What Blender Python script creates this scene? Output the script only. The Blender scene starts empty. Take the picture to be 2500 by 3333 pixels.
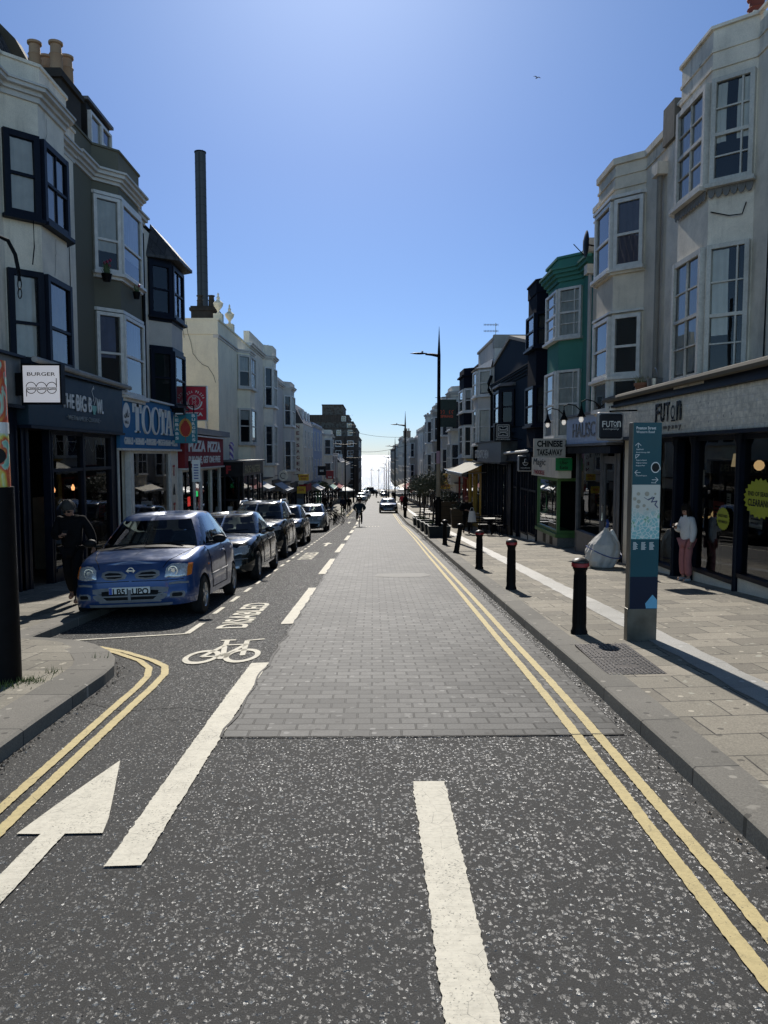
import bpy, bmesh, math, random
from mathutils import Vector, Matrix
from mathutils.bvhtree import BVHTree
R = math.radians
sc = bpy.context.scene
C = sc.collection
rnd = random.Random(7)

# ---------------------------------------------------------------- camera
EYE = 1.95
cam_d = bpy.data.cameras.new('street_camera')
cam = bpy.data.objects.new('street_camera', cam_d); C.objects.link(cam)
cam.location = (0, 0, EYE)
cam.rotation_euler = (R(90) - math.atan(187/2500), 0, -math.atan(35/2500))
cam_d.sensor_fit = 'VERTICAL'; cam_d.sensor_height = 36.0; cam_d.lens = 2500/3333*36.0
cam_d.clip_start = .05; cam_d.clip_end = 60000
sc.camera = cam

# ---------------------------------------------------------------- sky, sun, exposure
SUN_EL, SUN_AZ = R(36), R(-2.6)          # azimuth from +Y, negative = to the left
w = bpy.data.worlds.new('World'); sc.world = w; w.use_nodes = True
nt = w.node_tree; nt.nodes.clear()
sky = nt.nodes.new('ShaderNodeTexSky'); sky.sky_type = 'NISHITA'; sky.sun_disc = False
sky.sun_elevation = SUN_EL; sky.sun_rotation = SUN_AZ
sky.altitude = 20; sky.air_density = .8; sky.dust_density = .31; sky.ozone_density = 6
bg = nt.nodes.new('ShaderNodeBackground'); bg.inputs['Strength'].default_value = .1
wo = nt.nodes.new('ShaderNodeOutputWorld')
tint = nt.nodes.new('ShaderNodeMixRGB'); tint.blend_type = 'MULTIPLY'; tint.inputs[0].default_value = 1; tint.inputs[2].default_value = (1., 1.055, 1.13, 1)
nt.links.new(sky.outputs[0], tint.inputs[1])
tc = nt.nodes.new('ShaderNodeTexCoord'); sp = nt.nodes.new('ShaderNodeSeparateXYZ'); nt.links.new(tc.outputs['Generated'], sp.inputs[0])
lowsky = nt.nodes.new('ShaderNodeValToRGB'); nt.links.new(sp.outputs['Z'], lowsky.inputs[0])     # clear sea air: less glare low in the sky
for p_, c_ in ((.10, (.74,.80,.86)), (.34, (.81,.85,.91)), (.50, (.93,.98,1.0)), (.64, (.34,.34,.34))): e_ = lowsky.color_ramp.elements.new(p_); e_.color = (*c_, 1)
lowsky.color_ramp.elements[0].color = (.66,.73,.82,1); lowsky.color_ramp.elements[-1].color = (.26,.26,.26,1)      # unseen zenith darkened to keep ground shadows deep
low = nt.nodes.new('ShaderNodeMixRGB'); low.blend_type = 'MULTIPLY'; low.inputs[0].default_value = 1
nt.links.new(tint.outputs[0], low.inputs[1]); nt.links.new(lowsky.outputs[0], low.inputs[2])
north_fill = nt.nodes.new('ShaderNodeValToRGB')                            # added fill: sky brightened behind the camera to light the shaded facades
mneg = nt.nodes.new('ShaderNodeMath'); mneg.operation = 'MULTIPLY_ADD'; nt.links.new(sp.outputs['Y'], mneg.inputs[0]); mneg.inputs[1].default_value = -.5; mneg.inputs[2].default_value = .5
nt.links.new(mneg.outputs[0], north_fill.inputs[0])
for p_, c_ in ((.50, (.1786,.1786,.1786)), (.70, (.44,.37,.29)), (.95, (.60,.49,.36))): e_ = north_fill.color_ramp.elements.new(p_); e_.color = (*c_, 1)
north_fill.color_ramp.elements[0].color = (.1786,.1786,.1786,1); north_fill.color_ramp.elements[-1].color = (.60,.49,.36,1)
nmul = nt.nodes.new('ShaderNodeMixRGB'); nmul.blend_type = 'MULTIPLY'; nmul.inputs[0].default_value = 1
nsc = nt.nodes.new('ShaderNodeVectorMath'); nsc.operation = 'SCALE'; nsc.inputs['Scale'].default_value = 5.6; nt.links.new(north_fill.outputs[0], nsc.inputs[0])
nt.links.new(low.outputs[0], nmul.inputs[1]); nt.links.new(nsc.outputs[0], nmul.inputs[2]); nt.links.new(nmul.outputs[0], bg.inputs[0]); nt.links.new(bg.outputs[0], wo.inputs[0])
sd = bpy.data.lights.new('sun', 'SUN'); sd.energy = 4.9; sd.angle = R(.5); sd.color = (1, .945, .86)
so = bpy.data.objects.new('sun', sd); C.objects.link(so); so.location = (0, 40, 60)
sdir = Vector((math.sin(SUN_AZ)*math.cos(SUN_EL), math.cos(SUN_AZ)*math.cos(SUN_EL), math.sin(SUN_EL)))
so.rotation_euler = sdir.to_track_quat('Z', 'Y').to_euler()
sc.view_settings.view_transform = 'Standard'; sc.view_settings.look = 'None'
sc.view_settings.exposure = 0.0; sc.view_settings.gamma = 1
sc.render.engine = 'CYCLES'
sc.cycles.use_denoising = True
sc.cycles.max_bounces = 7; sc.cycles.diffuse_bounces = 3; sc.cycles.glossy_bounces = 4
sc.cycles.transparent_max_bounces = 14; sc.cycles.transmission_bounces = 4
sc.cycles.caustics_reflective = False; sc.cycles.caustics_refractive = False
sc.cycles.sample_clamp_indirect = 6

# ---------------------------------------------------------------- ground profile
def G(y):
    if y < 4: return -.02*y
    if y < 8:
        t = y-4; return -.08-(.02*t+.005*t*t)
    if y < 55: return -.24-.06*(y-8)
    if y < 250: return -3.06-.0405*(y-55)
    return -3.06-.0405*195
def Cx(x): return -.033*max(0., -1.1-max(x, -4.6))      # cross-fall towards the left gutter
def ground(x, y): return G(y)+Cx(x)
def KR(y): return 1.97+.013*max(0, min(y, 45)-6)          # right kerb line
def KL(y):                                                # left kerb line with the build-out
    pts = [(7.2,-2.56),(7.6,-2.6),(8.0,-2.72),(8.4,-2.92),(8.8,-3.2),(9.1,-3.5),(9.3,-3.82),(9.42,-4.1),(9.5,-4.28)]
    if y <= 7.2: return -2.54 - .003*y
    for (a, xa), (b, xb) in zip(pts, pts[1:]):
        if y <= b: return xa+(xb-xa)*(y-a)/(b-a)
    if y < 56: return -4.28
    if y < 72: return -4.28+(y-56)/16*1.4
    if y < 110: return -2.88
    return -2.95
def paveL(x, y): return G(y)+Cx(x if y < 9.5 else -4.28)+.12
def paveR(x, y): return G(y)+.12+.026*max(0., x-KR(y))
def pave(x, y): return paveR(x, y) if x > 0 else paveL(x, y)

# ---------------------------------------------------------------- materials
MATS = {}
class NT:
    def __init__(s, name):
        s.m = bpy.data.materials.new(name); s.m.use_nodes = True; s.t = s.m.node_tree
        s.b = s.t.nodes['Principled BSDF']; s.out = s.t.nodes['Material Output']
    def n(s, kind, **kw):
        o = s.t.nodes.new('ShaderNode'+kind)
        for k, v in kw.items():
            if hasattr(o, k): setattr(o, k, v)
            else: o.inputs[k.replace('_', ' ')].default_value = v
        return o
    def l(s, a, b): s.t.links.new(a, b)
    def pos(s, scale=(1,1,1)):
        g = s.n('NewGeometry'); mp = s.n('Mapping'); mp.inputs['Scale'].default_value = scale
        s.l(g.outputs['Position'], mp.inputs[0]); return mp.outputs[0]
    def obj(s, scale=(1,1,1)):
        g = s.n('TexCoord'); mp = s.n('Mapping'); mp.inputs['Scale'].default_value = scale
        s.l(g.outputs['Object'], mp.inputs[0]); return mp.outputs[0]
    def noise(s, vec, scale, detail=4, rough=.55):
        o = s.n('TexNoise'); o.inputs['Scale'].default_value = scale; o.inputs['Detail'].default_value = detail
        o.inputs['Roughness'].default_value = rough; s.l(vec, o.inputs['Vector']); return o.outputs['Fac']
    def ramp(s, fac, stops):
        o = s.n('ValToRGB'); e = o.color_ramp.elements
        while len(e) < len(stops): e.new(.5)
        for i, (p, c) in enumerate(stops):
            e[i].position = p; e[i].color = (c, c, c, 1) if isinstance(c, (int, float)) else (*c, 1)
        s.l(fac, o.inputs[0]); return o.outputs[0]
    def mix(s, fac, a, b, mode='MIX'):
        o = s.n('MixRGB'); o.blend_type = mode
        for i, v in enumerate((fac, a, b)):
            if isinstance(v, (int, float)): o.inputs[i].default_value = v if i == 0 else (v, v, v, 1)
            elif isinstance(v, tuple): o.inputs[i].default_value = (*v, 1)
            else: s.l(v, o.inputs[i])
        return o.outputs[0]
    def math(s, op, a, b=0.):
        o = s.n('Math'); o.operation = op
        for i, v in enumerate((a, b)):
            if isinstance(v, (int, float)): o.inputs[i].default_value = v
            else: s.l(v, o.inputs[i])
        return o.outputs[0]
    def bump(s, h, strength=.3, dist=.01):
        o = s.n('Bump'); o.inputs['Strength'].default_value = strength; o.inputs['Distance'].default_value = dist
        s.l(h, o.inputs['Height']); s.l(o.outputs[0], s.b.inputs['Normal']); return o
    def set(s, rough=None, metal=None, col=None, spec=None, coat=None):
        if rough is not None: s.b.inputs['Roughness'].default_value = rough
        if metal is not None: s.b.inputs['Metallic'].default_value = metal
        if col is not None: s.b.inputs['Base Color'].default_value = (*col, 1)
        if spec is not None: s.b.inputs['Specular IOR Level'].default_value = spec
        if coat is not None: s.b.inputs['Coat Weight'].default_value = coat; s.b.inputs['Coat Roughness'].default_value = .04
        return s

def solid(name, col, rough=.5, metal=0., var=.18, vs=6., spec=.5, bump=0., coat=0.):
    """plain coloured material with a little mottling of its own"""
    if name in MATS: return MATS[name]
    if spec == .5 and max(col) < .06 and rough > .3: spec = .14
    t = NT(name).set(rough, metal, col, spec, coat)
    if var:
        f = t.noise(t.obj(), vs, 5)
        t.l(t.ramp(f, [(.3, tuple(c*(1-var) for c in col)), (.7, tuple(min(1, c*(1+var)) for c in col))]), t.b.inputs['Base Color'])
        t.l(t.math('ADD', t.math('MULTIPLY', f, .25), rough-.12), t.b.inputs['Roughness'])
        if bump: t.bump(f, bump, .01)
    MATS[name] = t.m; return t.m

def emit(name, col, strength):
    if name in MATS: return MATS[name]
    t = NT(name).set(.4, 0, col); t.b.inputs['Emission Color'].default_value = (*col, 1); t.b.inputs['Emission Strength'].default_value = strength
    MATS[name] = t.m; return t.m

def glass(name, tint=(.85,.9,.9), refl=1., rough=.0, darkness=0., wob=0.):
    if name in MATS: return MATS[name]
    t = NT(name); t.t.nodes.remove(t.b)
    tr = t.n('BsdfTransparent'); tr.inputs[0].default_value = (*[c*(1-darkness) for c in tint], 1)
    gl = t.n('BsdfGlossy'); gl.inputs['Roughness'].default_value = rough; gl.inputs[0].default_value = (.95, .97, 1, 1)
    fr = t.n('Fresnel'); fr.inputs[0].default_value = 1.5
    if wob:
        b = t.n('Bump'); b.inputs['Strength'].default_value = wob; b.inputs['Distance'].default_value = .02
        t.l(t.noise(t.pos(), 1.3, 2), b.inputs['Height']); t.l(b.outputs[0], gl.inputs['Normal']); t.l(b.outputs[0], fr.inputs['Normal'])
    mx = t.n('MixShader'); t.l(t.math('MULTIPLY', fr.outputs[0], refl), mx.inputs[0])
    t.l(tr.outputs[0], mx.inputs[1]); t.l(gl.outputs[0], mx.inputs[2]); t.l(mx.outputs[0], t.out.inputs[0])
    MATS[name] = t.m; return t.m

def stucco(name, col, dirt=.35, dirtcol=(.09,.085,.075), rough=.85, grain=60, paint=False):
    """painted or cement render: streaks of weathering, blotches, fine grain"""
    if name in MATS: return MATS[name]
    t = NT(name).set(rough, 0, col, .3 if max(col) > .06 else .08)
    p = t.pos()
    blot = t.ramp(t.noise(p, 1.1, 7, .68), [(.42, 0.), (.66, 1.)])
    streak = t.mix(1., t.ramp(t.noise(t.pos((3.1, 3.1, .3)), 1.5, 6, .7), [(.50, 0.), (.74, 1.)]), t.ramp(t.noise(p, .8, 3, .6), [(.44, 0.), (.62, 1.)]), 'MULTIPLY')
    fine = t.ramp(t.noise(p, grain, 3), [(.3, .86), (.7, 1.08)])
    c1 = t.mix(t.math('MULTIPLY', blot, dirt*.6), col, dirtcol)
    c2 = t.mix(t.math('MULTIPLY', streak, min(.8, dirt*1.25)), c1, dirtcol)
    c3 = t.mix(1., c2, fine, 'MULTIPLY')
    t.l(c3, t.b.inputs['Base Color'])
    hb = t.math('ADD', t.noise(p, grain, 3), t.math('MULTIPLY', t.noise(p, 4, 3), 2.))
    t.bump(hb, .12 if paint else .3, .006)
    MATS[name] = t.m; return t.m

def car_paint(name, col, rough=.32, metal=.55, dust=.25):
    if name in MATS: return MATS[name]
    t = NT(name).set(rough, metal, col, .5, .8)
    p = t.obj()
    d = t.ramp(t.noise(p, 3.2, 6, .65), [(.45, 0.), (.75, 1.)])
    t.l(t.mix(t.math('MULTIPLY', d, dust), col, (.22, .21, .2)), t.b.inputs['Base Color'])
    t.l(t.math('ADD', t.math('MULTIPLY', d, .2), rough-.05), t.b.inputs['Roughness'])
    t.b.inputs['Coat Roughness'].default_value = .08
    MATS[name] = t.m; return t.m

def asphalt_mat():
    t = NT('asphalt').set(.7, 0, (.05,.05,.05), .35)
    p = t.pos()
    def stones(scale, thr, off):
        mp = t.n('Mapping'); mp.inputs['Scale'].default_value = (1, .82, 1); mp.inputs['Location'].default_value = (off, off*.7, 0); t.l(p, mp.inputs[0])
        wv = t.n('TexNoise'); wv.inputs['Scale'].default_value = scale*1.5; wv.inputs['Detail'].default_value = 1; t.l(mp.outputs[0], wv.inputs['Vector'])
        add = t.n('VectorMath'); add.operation = 'MULTIPLY_ADD'; t.l(wv.outputs['Color'], add.inputs[0]); add.inputs[1].default_value = (1.15/scale,)*3; t.l(mp.outputs[0], add.inputs[2])
        v = t.n('TexVoronoi'); v.voronoi_dimensions = '2D'; v.inputs['Scale'].default_value = scale; t.l(add.outputs[0], v.inputs['Vector'])
        sep = t.n('SeparateColor'); t.l(v.outputs['Color'], sep.inputs[0])
        lim = t.math('MULTIPLY', t.math('SUBTRACT', sep.outputs[0], .07), thr*1.3)
        mask = t.math('LESS_THAN', v.outputs['Distance'], lim)
        # facet height: each stone is a flat chip tilted its own way
        rel = t.n('VectorMath'); rel.operation = 'SUBTRACT'; t.l(add.outputs[0], rel.inputs[0])
        sc_ = t.n('VectorMath'); sc_.operation = 'SCALE'; sc_.inputs['Scale'].default_value = 1.; t.l(v.outputs['Position'], sc_.inputs[0]); t.l(sc_.outputs[0], rel.inputs[1])
        cen = t.n('VectorMath'); cen.operation = 'SUBTRACT'; t.l(v.outputs['Color'], cen.inputs[0]); cen.inputs[1].default_value = (.5,.5,.5)
        dot = t.n('VectorMath'); dot.operation = 'DOT_PRODUCT'; t.l(rel.outputs[0], dot.inputs[0]); t.l(cen.outputs[0], dot.inputs[1])
        h = t.math('MULTIPLY', mask, t.math('ADD', t.math('MULTIPLY', dot.outputs['Value'], 1.6), .005))
        return mask, sep.outputs[1], h
    m1, r1, h1 = stones(42, .44, 0.)
    m2, r2, h2 = stones(95, .40, 3.3)
    big = t.noise(p, .55, 4, .6)
    base = t.ramp(t.noise(p, 260, 3), [(.3, (.032,.032,.032)), (.7, (.068,.067,.064))])
    base = t.mix(t.ramp(big, [(.35, 0.), (.7, .5)]), base, (.075,.074,.071))
    c2 = t.ramp(r2, [(0., (.04,.04,.04)), (.75, (.12,.118,.114)), (1., (.27,.265,.25))])
    c1 = t.ramp(r1, [(0., (.045,.045,.045)), (.45, (.115,.114,.110)), (.8, (.22,.217,.208)), (1., (.50,.49,.45))])
    k2 = t.math('MULTIPLY', m2, .8)
    wear = t.ramp(t.noise(t.pos((1.5, .22, 1)), .9, 4, .6), [(.34, .62), (.6, 1.)])
    oil = t.ramp(t.noise(p, 1.9, 5, .6), [(.60, 0.), (.70, .6)])
    col = t.mix(k2, base, c2); col = t.mix(t.math('MULTIPLY', m1, wear), col, c1)
    col = t.mix(oil, col, (.022,.021,.02))
    t.l(col, t.b.inputs['Base Color'])
    rg = t.mix(m1, .9, t.ramp(r1, [(0., .6), (1., .27)]))
    t.l(rg, t.b.inputs['Roughness'])
    h = t.math('ADD', t.math('ADD', h1, h2), t.math('MULTIPLY', t.noise(p, 180, 2), .0035))
    b = t.bump(h, 1., .55); 
    return t.m

def brick_like(name, bw, bh, mortar, cols, joint, rough, rot=0., bumpd=.004, big=.25, spec=.5, off=.5, mott=40, loc=(0,0)):
    t = NT(name).set(rough, 0, cols[0], spec)
    p = t.pos(); mp = t.n('Mapping'); mp.inputs['Rotation'].default_value = (0, 0, rot); mp.inputs['Location'].default_value = (loc[0], loc[1], 0)
    wob = t.n('TexNoise'); wob.inputs['Scale'].default_value = 1.7; t.l(p, wob.inputs['Vector'])
    ad = t.n('VectorMath'); ad.operation = 'MULTIPLY_ADD'; t.l(wob.outputs['Color'], ad.inputs[0]); ad.inputs[1].default_value = (.03, .03, 0); t.l(p, ad.inputs[2])
    t.l(ad.outputs[0], mp.inputs[0])
    br = t.n('TexBrick'); br.offset = off; br.inputs['Scale'].default_value = 1; br.inputs['Brick Width'].default_value = bw; br.inputs['Row Height'].default_value = bh
    br.inputs['Mortar Size'].default_value = mortar; br.inputs['Mortar Smooth'].default_value = .2; br.inputs['Bias'].default_value = 0.
    br.inputs['Color1'].default_value = (0,0,0,1); br.inputs['Color2'].default_value = (1,1,1,1); br.inputs['Mortar'].default_value = (.5,.5,.5,1)
    t.l(mp.outputs[0], br.inputs['Vector'])
    n = len(cols)
    c = t.ramp(br.outputs['Color'], [(i/(n-1), cols[i]) for i in range(n)])
    c = t.mix(1., c, t.ramp(t.noise(p, mott, 4, .7), [(.28, .6), (.72, 1.32)]), 'MULTIPLY')
    c = t.mix(1., c, t.ramp(t.noise(p, .9, 5, .6), [(.3, 1-big), (.7, 1+big*.5)]), 'MULTIPLY')
    spots = t.ramp(t.noise(p, 9, 2, .4), [(.68, 0.), (.74, .4)])
    c = t.mix(spots, c, tuple(min(.6, x*2.2) for x in cols[-1]))
    gum = t.n('TexVoronoi'); gum.voronoi_dimensions = '2D'; gum.inputs['Scale'].default_value = 3.1; t.l(p, gum.inputs['Vector'])
    c = t.mix(t.math('MULTIPLY', t.math('LESS_THAN', gum.outputs['Distance'], .07), .75), c, t.mix(t.math('GREATER_THAN', t.noise(p, 1.7, 0), .52), tuple(x*.35 for x in cols[0]), tuple(min(.6, x*1.9) for x in cols[-1])))
    c = t.mix(t.ramp(t.noise(p, 2.3, 6, .7), [(.58, 0.), (.72, .5)]), c, tuple(x*.42 for x in cols[0]))
    jf = t.math('MULTIPLY', br.outputs['Fac'], t.ramp(t.noise(p, 5, 2), [(.3, .55), (.6, 1.)]))
    c = t.mix(jf, c, joint)
    t.l(c, t.b.inputs['Base Color'])
    h = t.math('SUBTRACT', t.math('MULTIPLY', t.noise(p, 120, 3), .25), br.outputs['Fac'])
    h = t.math('ADD', h, t.math('MULTIPLY', br.outputs['Color'], .35))
    t.bump(h, .7, bumpd)
    return t.m

def paint_mark(name, col):
    t = NT(name).set(.75, 0, col, .3)
    p = t.pos(); n1 = t.noise(p, 26, 6, .7); n2 = t.noise(p, 5, 4, .6)
    v = t.n('TexVoronoi'); v.feature = 'DISTANCE_TO_EDGE'; v.inputs['Scale'].default_value = 9; t.l(p, v.inputs['Vector'])
    crack = t.math('MULTIPLY', t.math('LESS_THAN', v.outputs['Distance'], .009), t.ramp(n2, [(.45, 0.), (.65, .7)]))
    c = t.mix(t.ramp(n1, [(.3, .45), (.55, 0.)]), col, tuple(x*.55 for x in col))
    c = t.mix(t.ramp(n2, [(.45, 0.), (.75, .3)]), c, tuple(x*.6 for x in col))
    c = t.mix(t.ramp(t.math('ADD', t.noise(p, 70, 4, .65), t.math('MULTIPLY', t.noise(p, 3.2, 4, .6), .35)), [(.79, 0.), (.85, .7)]), c, (.06,.06,.058))
    c = t.mix(t.ramp(t.noise(t.pos((1, 14, 1)), 7, 4, .6), [(.5, 0.), (.72, .32)]), c, tuple(x*.5 for x in col))
    c = t.mix(crack, c, (.05,.05,.048))
    t.l(c, t.b.inputs['Base Color']); t.bump(n1, .35, .006)
    return t.m

def leafy(name, c1, c2):
    if name in MATS: return MATS[name]
    t = NT(name).set(.55, 0, c1, .4)
    g = t.n('ObjectInfo'); p = t.pos()
    t.l(t.ramp(t.noise(p, 9, 2), [(.3, c1), (.7, c2)]), t.b.inputs['Base Color'])
    MATS[name] = t.m; return t.m

M_ASPH = asphalt_mat()
M_SETT = brick_like('grey_setts', .228, .142, .0085, [(.070,.070,.068), (.108,.107,.102), (.15,.147,.14)], (.008,.008,.008), .66, mott=55, bumpd=.005, big=.3, spec=.2)
M_SLABR = brick_like('buff_paving', .62, .40, .007, [(.19,.17,.135), (.26,.235,.185), (.32,.285,.225)], (.022,.02,.017), .85, mott=70, bumpd=.004, big=.22, loc=(.1,.03))
M_SLABL = brick_like('grey_paving', .60, .45, .008, [(.18,.165,.13), (.235,.215,.17), (.29,.265,.21)], (.025,.023,.02), .85, rot=R(4), mott=60, bumpd=.004, big=.25)
M_KERB = brick_like('kerb_granite', 40., .92, .008, [(.14,.132,.112), (.17,.16,.138), (.20,.187,.16)], (.025,.024,.022), .85, mott=85, bumpd=.002, big=.2)
M_STRIP = brick_like('pale_granite', 40., .9, .008, [(.34,.335,.31), (.39,.38,.355), (.44,.43,.40)], (.2,.2,.19), .6, mott=90, bumpd=.002, big=.25)
M_WHITE = paint_mark('white_thermoplastic', (.78,.735,.61)); M_YEL = paint_mark('yellow_line_paint', (.66,.54,.27))
M_BLACK = solid('black_metal', (.004,.004,.005), .5, .0, .3, 9, spec=.1)
M_STEEL = solid('steel', (.42,.42,.41), .32, .9, .1)
M_CHROME = solid('chrome', (.75,.75,.76), .12, 1., .04)
M_RUB = solid('tyre_rubber', (.018,.018,.018), .8, 0, .3, 20)
M_WFRAME = solid('white_window_paint', (.62,.61,.58), .5, 0, .14, 7, bump=.1)
M_OLDFRAME = stucco('peeling_white_paint', (.60,.585,.54), .55, (.16,.15,.135), .6, 30)
M_NAVY = solid('navy_paint', (.004,.007,.016), .45, 0, .25, 5, spec=.15)
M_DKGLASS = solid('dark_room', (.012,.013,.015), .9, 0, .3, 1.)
M_GLASS = glass('window_glass', (.93,.95,.95), 1.05, wob=.06)
M_SHOPGLASS = glass('shop_glass', (.62,.66,.66), 1.1, wob=.02)
M_CURT = solid('net_curtain', (.72,.69,.62), .9, 0, .12, 3)
M_CURTG = solid('grey_curtain', (.52,.51,.48), .9, 0, .15, 3)
M_CURTB = solid('blue_curtain', (.10,.12,.20), .9, 0, .2, 3)
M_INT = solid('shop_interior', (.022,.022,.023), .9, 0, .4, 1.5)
M_LETW = solid('white_lettering', (.72,.72,.70), .5, 0, .06)
M_LETK = solid('black_lettering', (.015,.015,.015), .5, 0, .1)
M_LEAD = solid('lead_flashing', (.12,.12,.125), .55, .3, .3, 4)

# ---------------------------------------------------------------- object helpers
def prop(o, label=None, cat=None, group=None, kind=None):
    if label: o['label'] = label
    if cat: o['category'] = cat
    if group: o['group'] = group
    if kind: o['kind'] = kind
    return o
def thing(name, label, cat, loc=(0,0,0), rotz=0., group=None):
    o = bpy.data.objects.new(name, None); C.objects.link(o); o.empty_display_size = .3
    o.location = loc; o.rotation_euler = (0, 0, rotz); return prop(o, label, cat, group)
def wloc(o):
    v = Vector((0,0,0))
    while o is not None: v = v+o.location; o = o.parent
    return v
class MB:
    def __init__(s): s.v = []; s.f = []; s.m = []; s.mi = 0
    def add(s, vs, fs):
        k = len(s.v); s.v += [tuple(p) for p in vs]; s.f += [tuple(i+k for i in f) for f in fs]; s.m += [s.mi]*len(fs); return s
    def quad(s, a, b, c, d): return s.add([a,b,c,d], [(0,1,2,3)])
    def box(s, x0, x1, y0, y1, z0, z1):
        return s.add([(x0,y0,z0),(x1,y0,z0),(x1,y1,z0),(x0,y1,z0),(x0,y0,z1),(x1,y0,z1),(x1,y1,z1),(x0,y1,z1)],
                     [(0,3,2,1),(4,5,6,7),(0,1,5,4),(1,2,6,5),(2,3,7,6),(3,0,4,7)])
    def obox(s, P, U, N, u0, u1, n0, n1, z0, z1, V=(0,0,1)):
        P, U, N, V = Vector(P), Vector(U), Vector(N), Vector(V)
        q = [P+U*a+N*b+V*c for c in (z0, z1) for a, b in ((u0,n0),(u1,n0),(u1,n1),(u0,n1))]
        return s.add(q, [(0,3,2,1),(4,5,6,7),(0,1,5,4),(1,2,6,5),(2,3,7,6),(3,0,4,7)])
    def prism(s, poly, z0, z1):
        n = len(poly); z0 = z0 if callable(z0) else (lambda x, y, q=z0: q); z1 = z1 if callable(z1) else (lambda x, y, q=z1: q)
        vs = [(x,y,z0(x,y)) for x,y in poly]+[(x,y,z1(x,y)) for x,y in poly]
        return s.add(vs, [tuple(range(n-1,-1,-1)), tuple(range(n,2*n))]+[(i,(i+1)%n,(i+1)%n+n,i+n) for i in range(n)])
    def extr(s, pts, d):
        """closed 3d outline swept by vector d"""
        n = len(pts); d = Vector(d); pts = [Vector(p) for p in pts]
        return s.add(pts+[p+d for p in pts], [tuple(range(n-1,-1,-1)), tuple(range(n,2*n))]+[(i,(i+1)%n,(i+1)%n+n,i+n) for i in range(n)])
    def cyl(s, p0, p1, r0, r1=None, n=12, cap=True):
        p0, p1 = Vector(p0), Vector(p1); r1 = r0 if r1 is None else r1
        d = (p1-p0).normalized(); a = d.orthogonal().normalized(); b = d.cross(a)
        vs = [p+(a*math.cos(2*math.pi*i/n)+b*math.sin(2*math.pi*i/n))*r for p, r in ((p0,r0),(p1,r1)) for i in range(n)]
        fs = [(i,(i+1)%n,(i+1)%n+n,i+n) for i in range(n)]
        if cap: fs += [tuple(range(n-1,-1,-1)), tuple(range(n,2*n))]
        return s.add(vs, fs)
    def lathe(s, prof, c=(0,0,0), n=16):
        vs = [(c[0]+r*math.cos(2*math.pi*i/n), c[1]+r*math.sin(2*math.pi*i/n), c[2]+z) for r, z in prof for i in range(n)]
        k = len(prof); fs = [(j*n+i, j*n+(i+1)%n, (j+1)*n+(i+1)%n, (j+1)*n+i) for j in range(k-1) for i in range(n)]
        fs += [tuple(range(n-1,-1,-1)), tuple(range((k-1)*n, k*n))]
        return s.add(vs, fs)
    def tube(s, path, r, n=6):
        path = [Vector(p) for p in path]; rings = []
        for i, p in enumerate(path):
            d = (path[min(i+1,len(path)-1)]-path[max(i-1,0)]).normalized()
            a = d.cross(Vector((0,0,1))); a = d.cross(Vector((0,1,0))) if a.length < .1 else a
            a.normalize(); b = d.cross(a); rr = r(i/(len(path)-1)) if callable(r) else r
            rings.append([p+(a*math.cos(2*math.pi*k/n)+b*math.sin(2*math.pi*k/n))*rr for k in range(n)])
        vs = [q for g in rings for q in g]; m = len(path)
        fs = [(j*n+i, j*n+(i+1)%n, (j+1)*n+(i+1)%n, (j+1)*n+i) for j in range(m-1) for i in range(n)]
        return s.add(vs, fs+[tuple(range(n-1,-1,-1)), tuple(range((m-1)*n, m*n))])
    def grid(s, fn, nu, nv):
        vs = [fn(i/nu, j/nv) for j in range(nv+1) for i in range(nu+1)]
        return s.add(vs, [(j*(nu+1)+i, j*(nu+1)+i+1, (j+1)*(nu+1)+i+1, (j+1)*(nu+1)+i) for j in range(nv) for i in range(nu)])
    def build(s, name, mats, parent=None, smooth=False, local=False, loc=None, bevel=0., angle=35):
        me = bpy.data.meshes.new(name)
        off = wloc(parent) if (parent is not None and not local) else Vector(loc) if loc is not None else Vector((0,0,0))
        if local: off = Vector((0,0,0))
        me.from_pydata([tuple(Vector(p)-off) for p in s.v], [], s.f); me.validate()
        for m in (mats if isinstance(mats, (list, tuple)) else [mats]): me.materials.append(m)
        if any(s.m) and len(me.polygons) == len(s.m): me.polygons.foreach_set('material_index', s.m)
        if smooth:
            me.polygons.foreach_set('use_smooth', [True]*len(me.polygons))
            me.set_sharp_from_angle(angle=R(angle))
        me.update()
        o = bpy.data.objects.new(name, me); C.objects.link(o)
        if parent is not None: o.parent = parent
        elif loc is not None: o.location = loc
        if bevel:
            b = o.modifiers.new('soft_edges', 'BEVEL'); b.width = bevel; b.segments = 2; b.limit_method = 'ANGLE'; b.angle_limit = R(40)
        return o
def fixn(o):
    bm = bmesh.new(); bm.from_mesh(o.data); bmesh.ops.recalc_face_normals(bm, faces=bm.faces); bm.to_mesh(o.data); bm.free(); return o

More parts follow.
